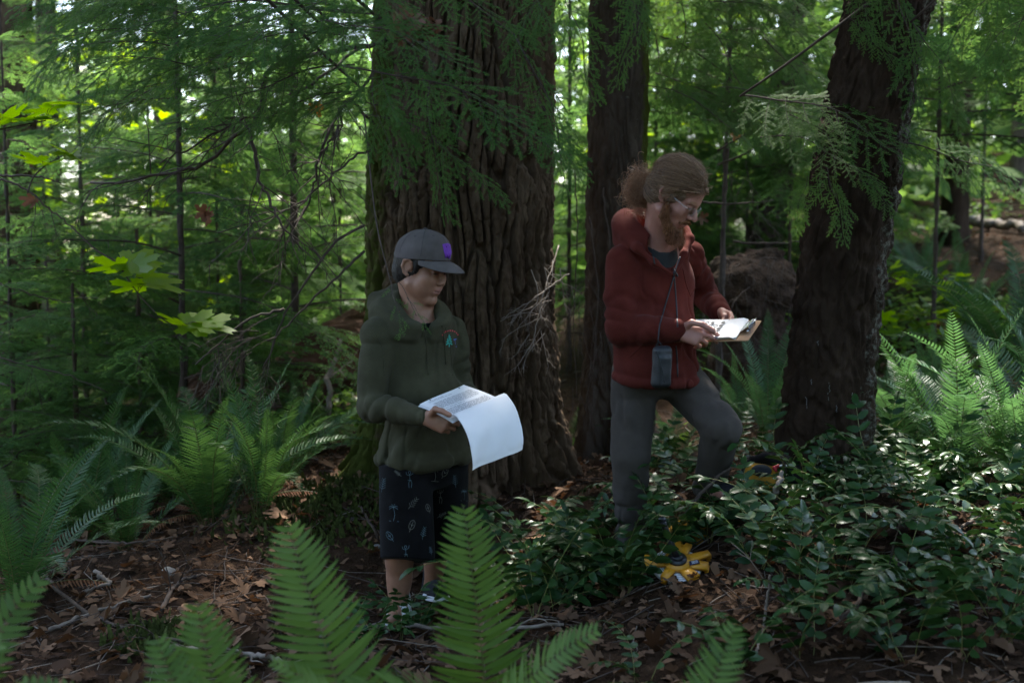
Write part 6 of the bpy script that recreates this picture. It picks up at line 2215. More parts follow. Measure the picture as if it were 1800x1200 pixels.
# hood lying round the neck: a cowl whose upper edge stands at the neck and whose lower edge rests on the shoulders
def cowl(gr, c_up, c_lo, ru, rl, tilt_u, tilt_l, B_, skip, r, k, n=44):
    B_ = np.asarray(B_)
    for i in range(n):
        a = 2 * math.pi * i / n
        if skip is not None and abs((a - math.pi / 2 + math.pi) % (2 * math.pi) - math.pi) < R(skip): continue
        back = 0.5 - 0.5 * math.sin(a)
        u = A(c_up) + B_ @ np.array([ru[0] * math.cos(a), ru[1] * math.sin(a), 0]) + np.array([0, 0, tilt_u * (back - 0.5)])
        l = A(c_lo) + B_ @ np.array([rl[0] * math.cos(a), rl[1] * math.sin(a) - 0.03 * back, 0]) + np.array([0, 0, tilt_l * (back - 0.5)])
        m = (u + l) / 2 + (l - A(c_lo)) * 0.16 + np.array([0, 0, 0.012])
        gr.cone(u, m, r * 0.8, r * (1 + 0.5 * back), k); gr.cone(m, l, r * (1 + 0.5 * back), r * (1.1 + 0.5 * back), k)


cowl(gr, P(733, 541, 4.21), P(728, 574, 4.2), (0.08, 0.082), (0.118, 0.094), 0.105, 0.07, BT, 16, 0.0155, 0.016)
gr.chain([P(664, 556, 4.2), P(668, 534, 4.3), P(700, 524, 4.4), P(760, 540, 4.4)], [0.034, 0.04, 0.045, 0.035], 0.03)
gr.displace(lambda x, y, z: 0.006 * np.abs(np.sin(34 * (x * 0.5 + z) + 3 * vnoise(x * 9, y * 9, z * 9, 141))) * np.clip((z - 1.12) * 12, 0, 1))
gr.cone(P(736, 520, 4.2), P(738, 560, 4.18), 0.052, 0.062, 0.012, True)
gr.cone(P(742, 535, 4.1), P(757, 556, 4.03), 0.035, 0.018, 0.01, True)
hoodie = obj("sweatshirt", grid_mesh(gr, "olive_sweatshirt", M['olive'], BO), boy)
hb = bvh_of(hoodie.data, BO)
# drawstrings
mb = MB()
for pts in ([(742, 575), (748, 600), (750, 630), (753, 659)], [(776, 572), (780, 600), (783, 640)]):
    pp = []
    for a, b in pts:
        h = hb.ray_cast(CAM, (P(a, b, 4) - CAM).normalized())
        if h[0] is not None: pp.append(h[0] + h[1] * 0.003 - BO)
    if len(pp) > 1: mb.tube(smooth_path(pp, 14), 0.0028, 6)
V, Q, T, mi = mb.arrays()
obj("drawstring", mesh_np("drawstring", V, Q, T, [M['olive']]), hoodie)
for nm, pts in (("pocket_edge", [(741, 712), (744, 730), (741, 750), (733, 770), (716, 792)]), ("seam", [(655, 575), (672, 610), (676, 660)]), ("seam", [(783, 575), (792, 610), (795, 660)])):
    q0 = np.array(pts, float); tt = np.linspace(0, len(q0) - 1, 24); pp = []
    for a, b in np.stack([np.interp(tt, np.arange(len(q0)), q0[:, i]) for i in (0, 1)], 1):
        h = hb.ray_cast(CAM, (P(a, b, 4) - CAM).normalized())
        if h[0] is not None: pp.append(h[0] + h[1] * 0.0004 - BO)
    pp = [q for i, q in enumerate(pp) if i == 0 or (q - pp[i - 1]).length < 0.03]
    if len(pp) > 3:
        V, Q, T = tube(pp, 0.0018, 5)
        obj(nm, mesh_np("hoodie_seam", V, Q, T, [M['olive']]), hoodie)
# embroidered chest emblem: red arc of letters, teal tree, small blue figure
ctr = hb.ray_cast(CAM, (P(791, 597, 4) - CAM).normalized())[0]
rt_ = Vector((0.93, 0.36, 0.0)); up_ = Vector((0, 0, 1))
arc = [[(0.034 * math.sin(a), 0.004 + 0.03 * math.cos(a)), (0.034 * math.sin(a + 0.16), 0.004 + 0.03 * math.cos(a + 0.16))] for a in np.linspace(-1.15, 1.0, 9)]
mbr = strokes_on(hb, CAM, ctr, rt_, up_, arc, 0.0028)
tree_l = [[(0, 0.02), (0, -0.026)]] + [[(-w, y), (0, y + 0.008), (w, y)] for w, y in ((0.005, 0.008), (0.008, 0.0), (0.01, -0.009), (0.012, -0.018))]
mbt = strokes_on(hb, CAM, ctr + rt_ * -0.004, rt_, up_, tree_l, 0.0028)
mbb = strokes_on(hb, CAM, ctr + rt_ * 0.018 + up_ * -0.006, rt_, up_, [[(-0.005, 0.006), (0.006, 0.008)], [(0.0, 0.006), (0.002, -0.012)], [(0.004, -0.018), (0.006, -0.022)]], 0.0018)
for nm, mb, mt in (("lettering", mbr, 'thread_red'), ("embroidery", mbt, 'thread_teal'), ("embroidery", mbb, 'thread_blue')):
    V, Q, T, mi = mb.arrays()
    obj(nm, mesh_np(nm, V - A(BO), Q, T, [M[mt]]), hoodie)
# dark tee at the neckline
gr = Grid(A(P(738, 556, 4.2)) - 0.13, A(P(738, 556, 4.2)) + 0.13, 0.004)
gr.ell(P(741, 578, 4.2), (0.074, 0.066, 0.05), BT, 0.01)
gr.cone(P(736, 520, 4.22), P(739, 560, 4.2), 0.056, 0.06, 0.004, True)
obj("tee_shirt", grid_mesh(gr, "tee_shirt", M['black_cotton'], BO), boy)

# shorts
gr = Grid(A(P(640, 1000, 4.2)) + np.array([0, -0.25, 0]), A(P(860, 785, 4.2)) + np.array([0, 0.45, 0]), 0.005)
gr.ell(P(744, 825, 4.2), (0.148, 0.112, 0.08), BT, 0.03)
gr.cone(P(712, 815, 4.14), P(717, 975, 4.12), 0.098, 0.099, 0.02, fold=(4, 0.006, 11))
gr.cone(P(778, 815, 4.26), P(776, 948, 4.36), 0.095, 0.096, 0.015, fold=(4, 0.006, 12))
gr.half(P(717, 984, 4.12), (-0.06, -0.35, -1))
gr.half(P(744, 806, 4.2), (0, 0, 1))
gr.displace(lambda x, y, z: 0.006 * np.sin(30 * (x + 0.2 * y) + 3 * vnoise(x * 5, y * 5, z * 2, 51)) * np.clip(0.4 + vnoise(x * 5, y * 5, z * 3, 52), 0, 1))
shorts = obj("shorts", grid_mesh(gr, "printed_shorts", M['black_cotton'], BO), boy)
sb = bvh_of(shorts.data, BO)


def palm(s):
    L = [[(0.0, -0.03), (0.004, -0.01), (0.0, 0.012)], [(-0.014, -0.03), (0.016, -0.032)]]
    for a in (20, 70, 120, 165, 200, -20):
        L.append([(0, 0.012), (0.008 * math.cos(R(a)), 0.014 + 0.008 * math.sin(R(a))), (0.014 * math.cos(R(a)), 0.01 + 0.012 * math.sin(R(a)))])
    return [[(x * s, y * s) for x, y in l] for l in L]


def sprig(s, ang):
    L = [[(0, -0.024), (0, 0.024)]]
    for k in range(5):
        y = -0.012 + 0.008 * k; w = 0.011 * (1 - 0.12 * k)
        L += [[(0, y), (w, y + 0.008)], [(0, y), (-w, y + 0.008)]]
    c, n = math.cos(R(ang)), math.sin(R(ang))
    return [[((x * c - y * n) * s, (x * n + y * c) * s) for x, y in l] for l in L]


def leaf_out(s, ang):
    o_ = [(0.011 * math.sin(t_), 0.02 * math.cos(t_)) for t_ in np.linspace(0, 6.28, 14)]
    L = [o_, [(0, -0.03), (0, 0.016)], [(0, -0.005), (0.006, 0.004)], [(0, -0.005), (-0.006, 0.004)]]
    c, n = math.cos(R(ang)), math.sin(R(ang))
    return [[((x * c - y * n) * s, (x * n + y * c) * s) for x, y in l] for l in L]


def dancer(s):
    L = [[(0.004 * math.sin(t_), 0.022 + 0.005 * math.cos(t_)) for t_ in np.linspace(0, 6.28, 9)], [(0, 0.017), (0.001, 0.0), (-0.003, -0.012), (-0.002, -0.028)], [(0.001, 0.0), (0.007, -0.012), (0.005, -0.028)],
         [(-0.006, -0.003), (0.007, -0.004)], [(0, 0.012), (0.01, 0.018), (0.012, 0.028)], [(0, 0.012), (-0.01, 0.016), (-0.011, 0.024)]]
    return [[(x * s, y * s) for x, y in l] for l in L]


MOT = [(720, 842, dancer(1.1), 0), (764, 832, palm(0.9), 1), (782, 830, leaf_out(0.8, -30), 1), (800, 846, sprig(0.9, 5), 0), (673, 853, sprig(1.0, -10), 0), (725, 885, sprig(1.0, -40), 1), (752, 892, leaf_out(0.7, 20), 1),
       (692, 898, palm(1.15), 0), (774, 872, dancer(0.95), 1), (724, 922, leaf_out(0.9, -20), 1), (744, 937, sprig(0.9, -12), 0), (685, 941, leaf_out(0.85, 35), 0), (713, 972, dancer(1.05), 0), (776, 905, sprig(0.8, -60), 1),
       (815, 868, palm(0.8), 0), (757, 968, sprig(0.6, 10), 0), (806, 900, leaf_out(0.8, 10), 1), (700, 832, sprig(0.6, 50), 1)]
for m, mt in ((0, 'print_blue'), (1, 'print_sand')):
    tot = MB()
    for a, b, ln, w_ in MOT:
        if w_ != m: continue
        h = sb.ray_cast(CAM, (P(a, b, 4) - CAM).normalized())
        if h[0] is None: continue
        q = strokes_on(sb, CAM, h[0], Vector((1, 0, 0)), Vector((0, 0, 1)), ln, 0.0007)
        if q.n:
            V, Q, T, mi = q.arrays(); tot.add(V, Q)
    V, Q, T, mi = tot.arrays()
    obj("print_pattern", mesh_np("print_pattern", V - A(BO), Q, T, [M[mt]]), shorts)


def shoe(par, org, heel, toe, up, s, parts, name="shoe"):
    """parts: material for the upper, sole"""
    f = unit(A(toe) - A(heel)); L = np.linalg.norm(A(toe) - A(heel))
    u = A(up); u = unit(u - f * np.dot(u, f)); l = np.cross(u, f)
    B_ = np.array([l, f, u]).T
    c = (A(heel) + A(toe)) / 2
    gr = Grid(c - L * 0.75, c + L * 0.75, 0.0045)
    pt = lambda x, y, z: A(heel) + f * y * L + l * x + u * z
    gr.cone(pt(0, 0.15, 0.045), pt(0, 0.55, 0.04), 0.036, 0.036, 0.02)
    gr.cone(pt(0, 0.55, 0.035), pt(0, 0.87, 0.03), 0.037, 0.03, 0.02)
    gr.cone(pt(0, 0.12, 0.05), pt(0, 0.22, 0.1), 0.034, 0.036, 0.02)
    gr.half(pt(0, 0.5, 0.016), -u)
    gr.cone(pt(0, 0.16, 0.09), pt(0, 0.22, 0.16), 0.028, 0.03, 0.004, True)
    sh = obj(name, grid_mesh(gr, "shoe_upper", parts[0], org), par)
    gr = Grid(c - L * 0.75, c + L * 0.75, 0.0045)
    gr.cone(pt(0, 0.13, 0.012), pt(0, 0.5, 0.012), 0.037, 0.036, 0.01)
    gr.cone(pt(0, 0.5, 0.012), pt(0, 0.86, 0.014), 0.04, 0.036, 0.02)
    gr.half(pt(0, 0.5, 0.0), -u); gr.half(pt(0, 0.5, 0.02), u)
    obj("sole", grid_mesh(gr, "shoe_sole", parts[1], org), sh)
    mb = MB()
    for k in range(4):
        y = 0.42 + 0.09 * k
        mb.tube([pt(-0.022, y, 0.07 - 0.02 * k * 0.4), pt(0, y + 0.02, 0.079 - 0.028 * k * 0.4), pt(0.022, y, 0.07 - 0.02 * k * 0.4)], 0.0022, 4)
    V, Q, T, mi = mb.arrays()
    obj("lace", mesh_np("laces", V - A(org), Q, T, [parts[2] if len(parts) > 2 else parts[1]]), sh)
    return sh


sh1h = P(706, 1095, 4.26); sh1t = P(688, 1098, 4.03)
sh1h = P(706, 1096, 4.25); sh1t = P(692, 1100, 4.07)
s_ = shoe(boy, BO, sh1h, sh1t, (0, 0, 1), 1, (M['white_cotton'], M['white_cotton'], M['print_blue']))
s_["label"] = "white shoe"
gr = Grid(A(P(700, 1072, 4.19)) - 0.08, A(P(700, 1072, 4.19)) + 0.08, 0.004)
gr.cone(P(699, 1068, 4.19), P(699, 1090, 4.2), 0.037, 0.036, 0.01)
gr.half(P(699, 1067, 4.19), (0, 0, 1))
obj("sock", grid_mesh(gr, "sock", M['white_cotton'], BO), boy)
s_ = shoe(boy, BO, P(757, 1050, 4.53), P(778, 1058, 4.3), (0, 0, 1), 1, (M['shoe_dark'], M['white_cotton'], M['white_cotton']))
s_["label"] = "black shoe with white laces"

# =========================================================== the bearded man
MO = P(1112, 992, 4.66)
HM = P(1189, 343, 4.42)
BHM = basis(60, 36, 4)
sM = 1.03
MT = basis(38, 8)
lo = A(P(1040, 1010, 4.7)) + np.array([0, -0.55, 0]); hi = A(P(1330, 262, 4.6)) + np.array([0, 0.55, 0])
lo[2] = MO.z - 0.02
gr = Grid(lo, hi, 0.0034)
head_sdf(gr, HM, BHM, sM, nose=1.05)
mnk = P(1158, 425, 4.55)
gr.cone(A(HM) + BHM @ np.array([0, -0.03, -0.06]), mnk, 0.06, 0.064, 0.02)
gr.cone(mnk, P(1152, 460, 4.6), 0.066, 0.1, 0.03)
gr.ell(P(1152, 500, 4.61), (0.165, 0.105, 0.17), MT, 0.04)
gr.ell(P(1152, 610, 4.62), (0.155, 0.115, 0.17), MT, 0.04)
mRs, mRe, mRw = P(1096, 460, 4.52), P(1091, 578, 4.48), P(1188, 580, 4.39)
mLs, mLe, mLw = P(1212, 450, 4.78), P(1241, 522, 4.96), P(1268, 549, 4.74)
for a, b, c in ((mRs, mRe, mRw), (mLs, mLe, mLw)):
    gr.cone(a, b, 0.055, 0.045, 0.02); gr.cone(b, c, 0.043, 0.029, 0.012)
mRh, mRk, mRa = P(1116, 655, 4.62), P(1108, 800, 4.60), P(1110, 955, 4.68)
mLh, mLk, mLa = P(1186, 655, 4.72), P(1268, 752, 4.46), P(1247, 858, 4.68)
gr.cone(mRh, mRk, 0.085, 0.06, 0.03); gr.cone(mRk, mRa, 0.055, 0.035, 0.02)
gr.cone(mLh, mLk, 0.085, 0.06, 0.03); gr.cone(mLk, mLa, 0.055, 0.035, 0.02)
gr.cone(mRa, P(1130, 985, 4.55), 0.035, 0.03, 0.015)
gr.cone(mLa, P(1275, 868, 4.56), 0.035, 0.03, 0.015)
# right hand clasping the near edge of the board: thumb on top, fingers along and under the edge
tb = [P(1216, 567, 4.35), P(1234, 570, 4.34), P(1254, 582, 4.345)]
tipsR = hand_sdf(gr, P(1190, 582, 4.385), Vector((0.93, -0.1, -0.22)), Vector((0.0, -0.88, 0.35)), Vector((0.15, 0.3, 0.95)), 0.25,
                 [(8, 22, 14), (16, 34, 22), (38, 48, 30), (48, 52, 32)], tb, 0.98)
tb = [P(1283, 552, 4.66), P(1286, 558, 4.62), P(1282, 568, 4.585)]
hand_sdf(gr, mLw, Vector((0.12, -0.9, -0.42)), Vector((0.75, 0.0, 0.5)), Vector((0.2, -0.2, 0.9)), 0.4, [(25, 40, 25), (28, 42, 28), (30, 44, 30), (32, 45, 30)], tb, 0.95)
man = obj("person", body_mesh(gr, "man_body", M['skin_man'], HM, BHM, sM, ((0.25, 0.13, 0.07), (0.45, 0.2, 0.17), (0.1, 0.06, 0.05), 0.9), MO), None, MO)
tag(man, "bearded man with tied-back curly hair and a rust red jacket, reading a clipboard", "person")
Lm = lambda x, y, z: A(HM) + sM * (BHM @ np.array([x, y, z]))


# hair: base cap of hair plus combed-back strands
def strand(mb, pts, r, rng, m=0):
    pts = np.asarray(pts); n = len(pts)
    V, Q, T = tube(pts, r * np.linspace(1, 0.4, n), 3, False)
    mb.add(V, Q, None, m)


gr = Grid(A(HM) - 0.2, A(HM) + 0.2, 0.004)
gr.ell(Lm(0, -0.014, 0.036), np.array([0.083, 0.104, 0.095]) * sM, BHM, 0.01)
gr.ell(Lm(0, -0.055, -0.012), np.array([0.08, 0.07, 0.076]) * sM, BHM, 0.02)
gr.ell(Lm(0, 0.115, -0.035), np.array([0.1, 0.085, 0.108]) * sM, BHM, 0.01, True)
for sg in (-1, 1):
    gr.ell(Lm(sg * 0.09, -0.012, -0.006), np.array([0.03, 0.022, 0.03]) * sM, BHM, 0.006, True)
    gr.cone(Lm(sg * 0.077, 0.018, 0.01), Lm(sg * 0.072, 0.016, -0.03), 0.01, 0.006, 0.006)
gr.displace(lambda x, y, z: 0.004 * vnoise(x * 60, y * 60, z * 60, 3) + 0.003 * vnoise(x * 140, y * 140, z * 140, 4))
hair = obj("hair", grid_mesh(gr, "man_hair", M['hair_base'], MO), man)
rng = np.random.default_rng(19)
mb = MB()
TIE = np.array([0.0, -0.118, -0.005])
for k in range(4600):
    # root on the scalp's hair line and top
    u = rng.normal(0, 1, 3); u = unit(u)
    if u[2] < -0.3 and (u[1] > -0.2 or u[2] < -0.85): u[2] *= -0.5; u = unit(u)
    p = np.array([0.084, 0.105, 0.096]) * u + np.array([0, -0.014, 0.036])
    if p[1] > 0.04 and p[2] < 0.066: continue
    if p[2] < -0.02 and p[1] > -0.03: continue
    pts = []
    n = 11
    cl = np.round(p * 55) / 55
    ck = float(vnoise(cl[0] * 40, cl[1] * 40, cl[2] * 40, 5)); wob = np.array([math.sin(9 * ck), math.cos(7 * ck), math.sin(5 * ck + 1)]) * 0.8 + rng.normal(0, 0.3, 3); fr = 4.5 + 2 * ck + rng.normal(0, 0.3); ph = 6 * ck
    lift = max(0.0, 0.007 + 0.019 * float(vnoise(p[0] * 34, p[1] * 20, p[2] * 34, 8))) + rng.uniform(0.0, 0.006) + (0.008 * rng.random() if rng.random() < 0.15 else 0)
    for t in np.linspace(0, rng.uniform(0.5, 1.0), n):
        q = p * (1 - t) + TIE * t
        c = np.array([0, -0.014, 0.036])
        e = (q - c) / np.array([0.084, 0.105, 0.096])
        l = np.linalg.norm(e)
        e = e / l if l > 1e-6 else e
        base = c + e * np.array([0.084, 0.105, 0.096])
        q = base * (1 - t ** 4) + q * t ** 4
        q = q + e * lift * math.sin(math.pi * min(1, t + 0.15)) + 0.013 * wob * math.sin(fr * t * 2.6 + ph) * t ** 0.4 * (1 - 0.6 * t ** 4)
        pts.append(Lm(*q))
    strand(mb, pts, rng.uniform(0.0006, 0.0014), rng)
for k in range(1300):      # nape and behind the ears, swept up to the tie
    u = unit(rng.normal(0, 1, 3) * np.array([1, 1, 0.8]))
    if u[1] > 0.25 or u[2] > 0.5: continue
    c = np.array([0, -0.055, -0.012]); rr_e = np.array([0.082, 0.072, 0.078])
    p = c + rr_e * u
    if p[2] < -0.075: continue
    ck = float(vnoise(p[0] * 45, p[1] * 45, p[2] * 45, 6))
    pts = []
    for t in np.linspace(0, rng.uniform(0.6, 1.0), 8):
        q = p * (1 - t) + (TIE + np.array([0, -0.008, 0])) * t
        e = unit((q - c) / rr_e)
        pts.append(Lm(*(c + e * rr_e * (1 + 0.05 * math.sin(5 * t + 6 * ck)))))
    strand(mb, pts, rng.uniform(0.0006, 0.0014), rng)
# loose flyaway hairs
for k in range(800):
    u = unit(rng.normal(0, 1, 3) + np.array([0, -0.3, 0.9]))
    p = np.array([0.084, 0.105, 0.096]) * u + np.array([0, -0.014, 0.036])
    if p[1] > 0.05 and p[2] < 0.06: continue
    v = unit(u * 0.7 + rng.normal(0, 0.6, 3)); pts = []
    for t in np.linspace(0, 1, 7):
        pts.append(Lm(*(p + v * 0.03 * t + 0.008 * np.array([math.sin(t * 5 + k), math.cos(t * 4 + k), math.sin(t * 3 + 2 * k)]) * t)))
    strand(mb, pts, 0.0007, rng)
V, Q, T, mi = mb.arrays()
obj("strands", mesh_np("combed_hair", V - A(MO), Q, T, [M['hair_brown']]), hair)
# curly gathered tail at the back
mb = MB()
BUN = P(1129, 330, 4.5)
for k in range(2400):
    st0 = Lm(*(TIE + rng.normal(0, 0.012, 3)))
    c = A(BUN) + rng.normal(0, 1, 3) * np.array([0.027, 0.03, 0.036]) + np.array([0, 0, -0.012])
    rr0 = rng.uniform(0.01, 0.026); ax = unit(rng.normal(0, 1, 3)); e1 = unit(np.cross(ax, [0.3, 0.2, 0.9])); e2 = np.cross(ax, e1)
    ph = rng.uniform(0, 6.28)
    pts = [c + rr0 * (e1 * math.cos(ph + t) + e2 * math.sin(ph + t)) + ax * 0.004 * t for t in np.linspace(0, rng.uniform(2.5, 6), 10)]
    if rng.random() < 0.2: pts = [st0] + pts
    strand(mb, pts, rng.uniform(0.0004, 0.001), rng)
V, Q, T, mi = mb.arrays()
obj("hair_tail", mesh_np("curly_tail", V - A(MO), Q, T, [M['hair_red']]), man)
# beard and moustache
gr = Grid(A(HM) - 0.2, A(HM) + 0.2, 0.004)
for sg in (-1, 1):
    gr.chain([Lm(sg * 0.07, 0.012, -0.03), Lm(sg * 0.062, 0.026, -0.075), Lm(sg * 0.036, 0.062, -0.112), Lm(0, 0.08, -0.13)], [0.008, 0.016, 0.021, 0.026], 0.02)
    gr.cone(Lm(sg * 0.004, 0.101, -0.053), Lm(sg * 0.03, 0.082, -0.068), 0.006, 0.005, 0.006)
gr.cone(Lm(0, 0.078, -0.12), Lm(0, 0.078, -0.158), 0.026, 0.012, 0.02)
gr.displace(lambda x, y, z: 0.005 * vnoise(x * 90, y * 90, z * 90, 6))
beard = obj("beard", grid_mesh(gr, "beard_base", M['beard_base'], MO), man)
mb = MB()
down = np.array([0, 0, -1.0])
fw = BHM[:, 1]
for k in range(1500):
    sg = rng.choice([-1, 1]); u = rng.random()
    path = np.array([[0.072, 0.012, -0.03], [0.064, 0.03, -0.078], [0.038, 0.07, -0.112], [0.0, 0.092, -0.125]])
    q = u * 3 - 1e-6; i = int(q); f = q - i
    p = path[i] * (1 - f) + path[min(i + 1, 3)] * f
    p = p * np.array([sg, 1, 1]) + rng.normal(0, 0.009, 3) + np.array([0, 0, 0.006])
    a = Lm(*p)
    L = rng.uniform(0.015, 0.032) + 0.034 * u ** 3
    v = unit(down * 0.75 + (BHM @ (np.array([sg * 0.45, 0.35, -0.5]))) + rng.normal(0, 0.35, 3))
    cr = rng.normal(0, 1, 3)
    strand(mb, [a + v * L * t + 0.004 * cr * math.sin(5 * t) for t in np.linspace(0, 1, 6)], rng.uniform(0.0005, 0.0011), rng)
for k in range(160):
    sg = rng.choice([-1, 1]); u = rng.random()
    a = Lm(sg * (0.003 + 0.024 * u), 0.1035 - 0.018 * u, -0.052 - 0.01 * u)
    v = unit(BHM @ np.array([sg * 0.9, 0.25, -0.6]) + rng.normal(0, 0.2, 3))
    strand(mb, [a + v * 0.018 * t for t in np.linspace(0, 1, 4)], 0.0008, rng)
V, Q, T, mi = mb.arrays()
obj("whiskers", mesh_np("whiskers", V - A(MO), Q, T, [M['beard']]), beard)
# glasses
mb = MB(); ml = MB()
for sg in (-1, 1):
    c = np.array([sg * 0.032, 0.103, -0.006])
    ring = [Lm(c[0] + 0.0205 * math.cos(a), c[1] - 0.01 * abs(math.cos(a)) * (1 if math.cos(a) * sg > 0 else 0), c[2] + 0.0145 * math.sin(a)) for a in np.linspace(0, 6.2832, 25)]
    mb.tube(ring, 0.0007, 4)
    V = np.array(ring[:-1] + [Lm(*c)])
    ml.add(V, None, [(i, (i + 1) % 24, 24) for i in range(24)])
    mb.tube([Lm(sg * 0.052, 0.093, 0.0), Lm(sg * 0.074, 0.075, 0.004), Lm(sg * 0.081, 0.03, 0.008), Lm(sg * 0.084, -0.01, 0.01), Lm(sg * 0.084, -0.03, -0.008)], 0.0011, 5)
mb.tube([Lm(-0.012, 0.103, -0.002), Lm(0, 0.107, 0.002), Lm(0.012, 0.103, -0.002)], 0.001, 5)
V, Q, T, mi = mb.arrays()
gl = obj("glasses", mesh_np("glasses", V - A(MO), Q, T, [M['metal']]), man)
V, Q, T, mi = ml.arrays()
obj("lens", mesh_np("lens", V - A(MO), Q, T, [M['lens']]), gl)

# jacket
gr = Grid(A(P(1030, 715, 4.65)) + np.array([0, -0.45, 0]), A(P(1300, 335, 4.65)) + np.array([0, 0.5, 0]), 0.0042)
gr.ell(P(1153, 508, 4.61), (0.19, 0.128, 0.175), MT, 0.03)
gr.ell(P(1153, 590, 4.6), (0.193, 0.145, 0.18), MT, 0.05)
gr.ell(P(1156, 645, 4.61), (0.195, 0.148, 0.1), MT, 0.05)
gr.half(P(1155, 671, 4.6), (-0.1, 0.0, -1))
ms = P(1155, 440, 4.64)
gr.cone(mRs, ms, 0.066, 0.078, 0.03); gr.cone(mLs, ms, 0.062, 0.078, 0.03)
gr.cone(mRs, mRs + (mRe - mRs) * 0.55, 0.07, 0.068, 0.025, fold=(9, 0.013, 61))
gr.cone(mRs + (mRe - mRs) * 0.5, mRe, 0.068, 0.062, 0.015, fold=(20, 0.02, 62))
gr.cone(mRe, mRe + (mRw - mRe) * 0.55, 0.062, 0.056, 0.012, fold=(18, 0.017, 63))
gr.cone(mRe + (mRw - mRe) * 0.5, mRe + (mRw - mRe) * 0.82, 0.056, 0.05, 0.01, fold=(20, 0.012, 64))
gr.cone(mRe + (mRw - mRe) * 0.74, mRe + (mRw - mRe) * 0.99, 0.049, 0.046, 0.005)
gr.cone(mLs, mLe, 0.064, 0.06, 0.02, fold=(12, 0.012, 65))
gr.cone(mLe, mLe + (mLw - mLe) * 0.8, 0.058, 0.049, 0.015, fold=(18, 0.012, 66))
gr.cone(mLe + (mLw - mLe) * 0.7, mLe + (mLw - mLe) * 0.99, 0.046, 0.044, 0.005)
for k in range(40):
    a0, a1 = k * 2 * math.pi / 40, (k + 1) * 2 * math.pi / 40
    f = lambda a: A(P(1156, 661, 4.61)) + MT @ np.array([0.187 * math.cos(a), 0.142 * math.sin(a), 0.004 * math.cos(a)])
    gr.cone(f(a0), f(a1), 0.016, 0.016, 0.012)
gr.displace(lambda x, y, z: 0.009 * np.sin(20 * (x * 0.8 - 0.3 * z) + 2.8 * vnoise(x * 5, y * 5, z * 3, 71)) * np.clip((1.2 - z) * 3, 0.15, 1) * np.clip(0.45 + vnoise(x * 4, y * 4, z * 4, 72), 0, 1)
            + 0.005 * fbm(x * 9, y * 9, z * 5, 73, 2) + creases(x, y, z, 211, 8, 0.016, 0.6, 0.17))
# hood and open collar
cowl(gr, P(1152, 402, 4.57), P(1150, 436, 4.6), (0.094, 0.09), (0.135, 0.1), 0.1, 0.07, MT, 34, 0.02, 0.016)
gr.chain([P(1102, 405, 4.56), P(1100, 396, 4.68), P(1135, 392, 4.78), P(1190, 408, 4.77)], [0.04, 0.05, 0.055, 0.04], 0.03)
gr.cone(P(1152, 380, 4.54), P(1158, 440, 4.53), 0.075, 0.07, 0.01, True)
gr.cone(P(1160, 430, 4.46), P(1184, 472, 4.44), 0.05, 0.008, 0.008, True)
gr.chain([P(1100, 416, 4.5), P(1120, 436, 4.435), P(1150, 461, 4.42), P(1181, 482, 4.44)], [0.014, 0.012, 0.01, 0.006], 0.03)
gr.chain([P(1206, 404, 4.6), P(1213, 420, 4.55), P(1202, 446, 4.48), P(1188, 476, 4.445)], [0.016, 0.014, 0.012, 0.008], 0.022)
gr.displace(lambda x, y, z: 0.006 * np.abs(np.sin(30 * (x * 0.5 + z) + 3 * vnoise(x * 9, y * 9, z * 9, 151))) * np.clip((z - 1.42) * 12, 0, 1))
jacket = obj("jacket", grid_mesh(gr, "russet_jacket", M['russet'], MO), man)
jb = bvh_of(jacket.data, MO)


def on_surface(bv, pts, lift, org, n=40):
    pp = []
    q0 = np.array(pts, float)
    tt = np.linspace(0, len(q0) - 1, n)
    pts = np.stack([np.interp(tt, np.arange(len(q0)), q0[:, i]) for i in (0, 1)], 1)
    for a, b in pts:
        h = bv.ray_cast(CAM, (P(a, b, 4) - CAM).normalized())
        if h[0] is not None: pp.append(h[0] + h[1] * lift - org)
    return np.array([tuple(q) for q in pp]) if len(pp) > 1 else None


mb = MB()
zp = on_surface(jb, [(1184, 478), (1187, 510), (1189, 540), (1191, 575)], 0.001, MO)
if zp is not None: mb.tube(zp, 0.003, 6)
zp = on_surface(jb, [(1188, 608), (1190, 630), (1191, 662)], 0.001, MO)
if zp is not None: mb.tube(zp, 0.003, 6)
zp = on_surface(jb, [(1184, 472), (1187, 478), (1190, 486)], 0.004, MO, 8)
if zp is not None: mb.tube(zp, 0.0035, 5)
V, Q, T, mi = mb.arrays()
obj("zipper", mesh_np("zipper", V, Q, T, [M['black_nylon']]), jacket)
mb = MB()
for pts in ([(1200, 472), (1206, 500), (1214, 521), (1222, 505), (1230, 480)], [(1106, 628), (1120, 615), (1131, 602)]):
    zp = on_surface(jb, pts, 0.0005, MO)
    if zp is not None: mb.tube(zp, 0.0022, 5)
V, Q, T, mi = mb.arrays()
obj("seam", mesh_np("jacket_seams", V, Q, T, [M['russet']]), jacket)
mb = MB()
for pts in ([(1144, 440), (1148, 452), (1151, 464)],):
    zp = on_surface(jb, pts, 0.003, MO, 16)
    if zp is not None: mb.tube(zp, 0.0028, 5)
V, Q, T, mi = mb.arrays()
if V.shape[0]: obj("drawstring", mesh_np("drawstring", V, Q, T, [M['charcoal']]), jacket)
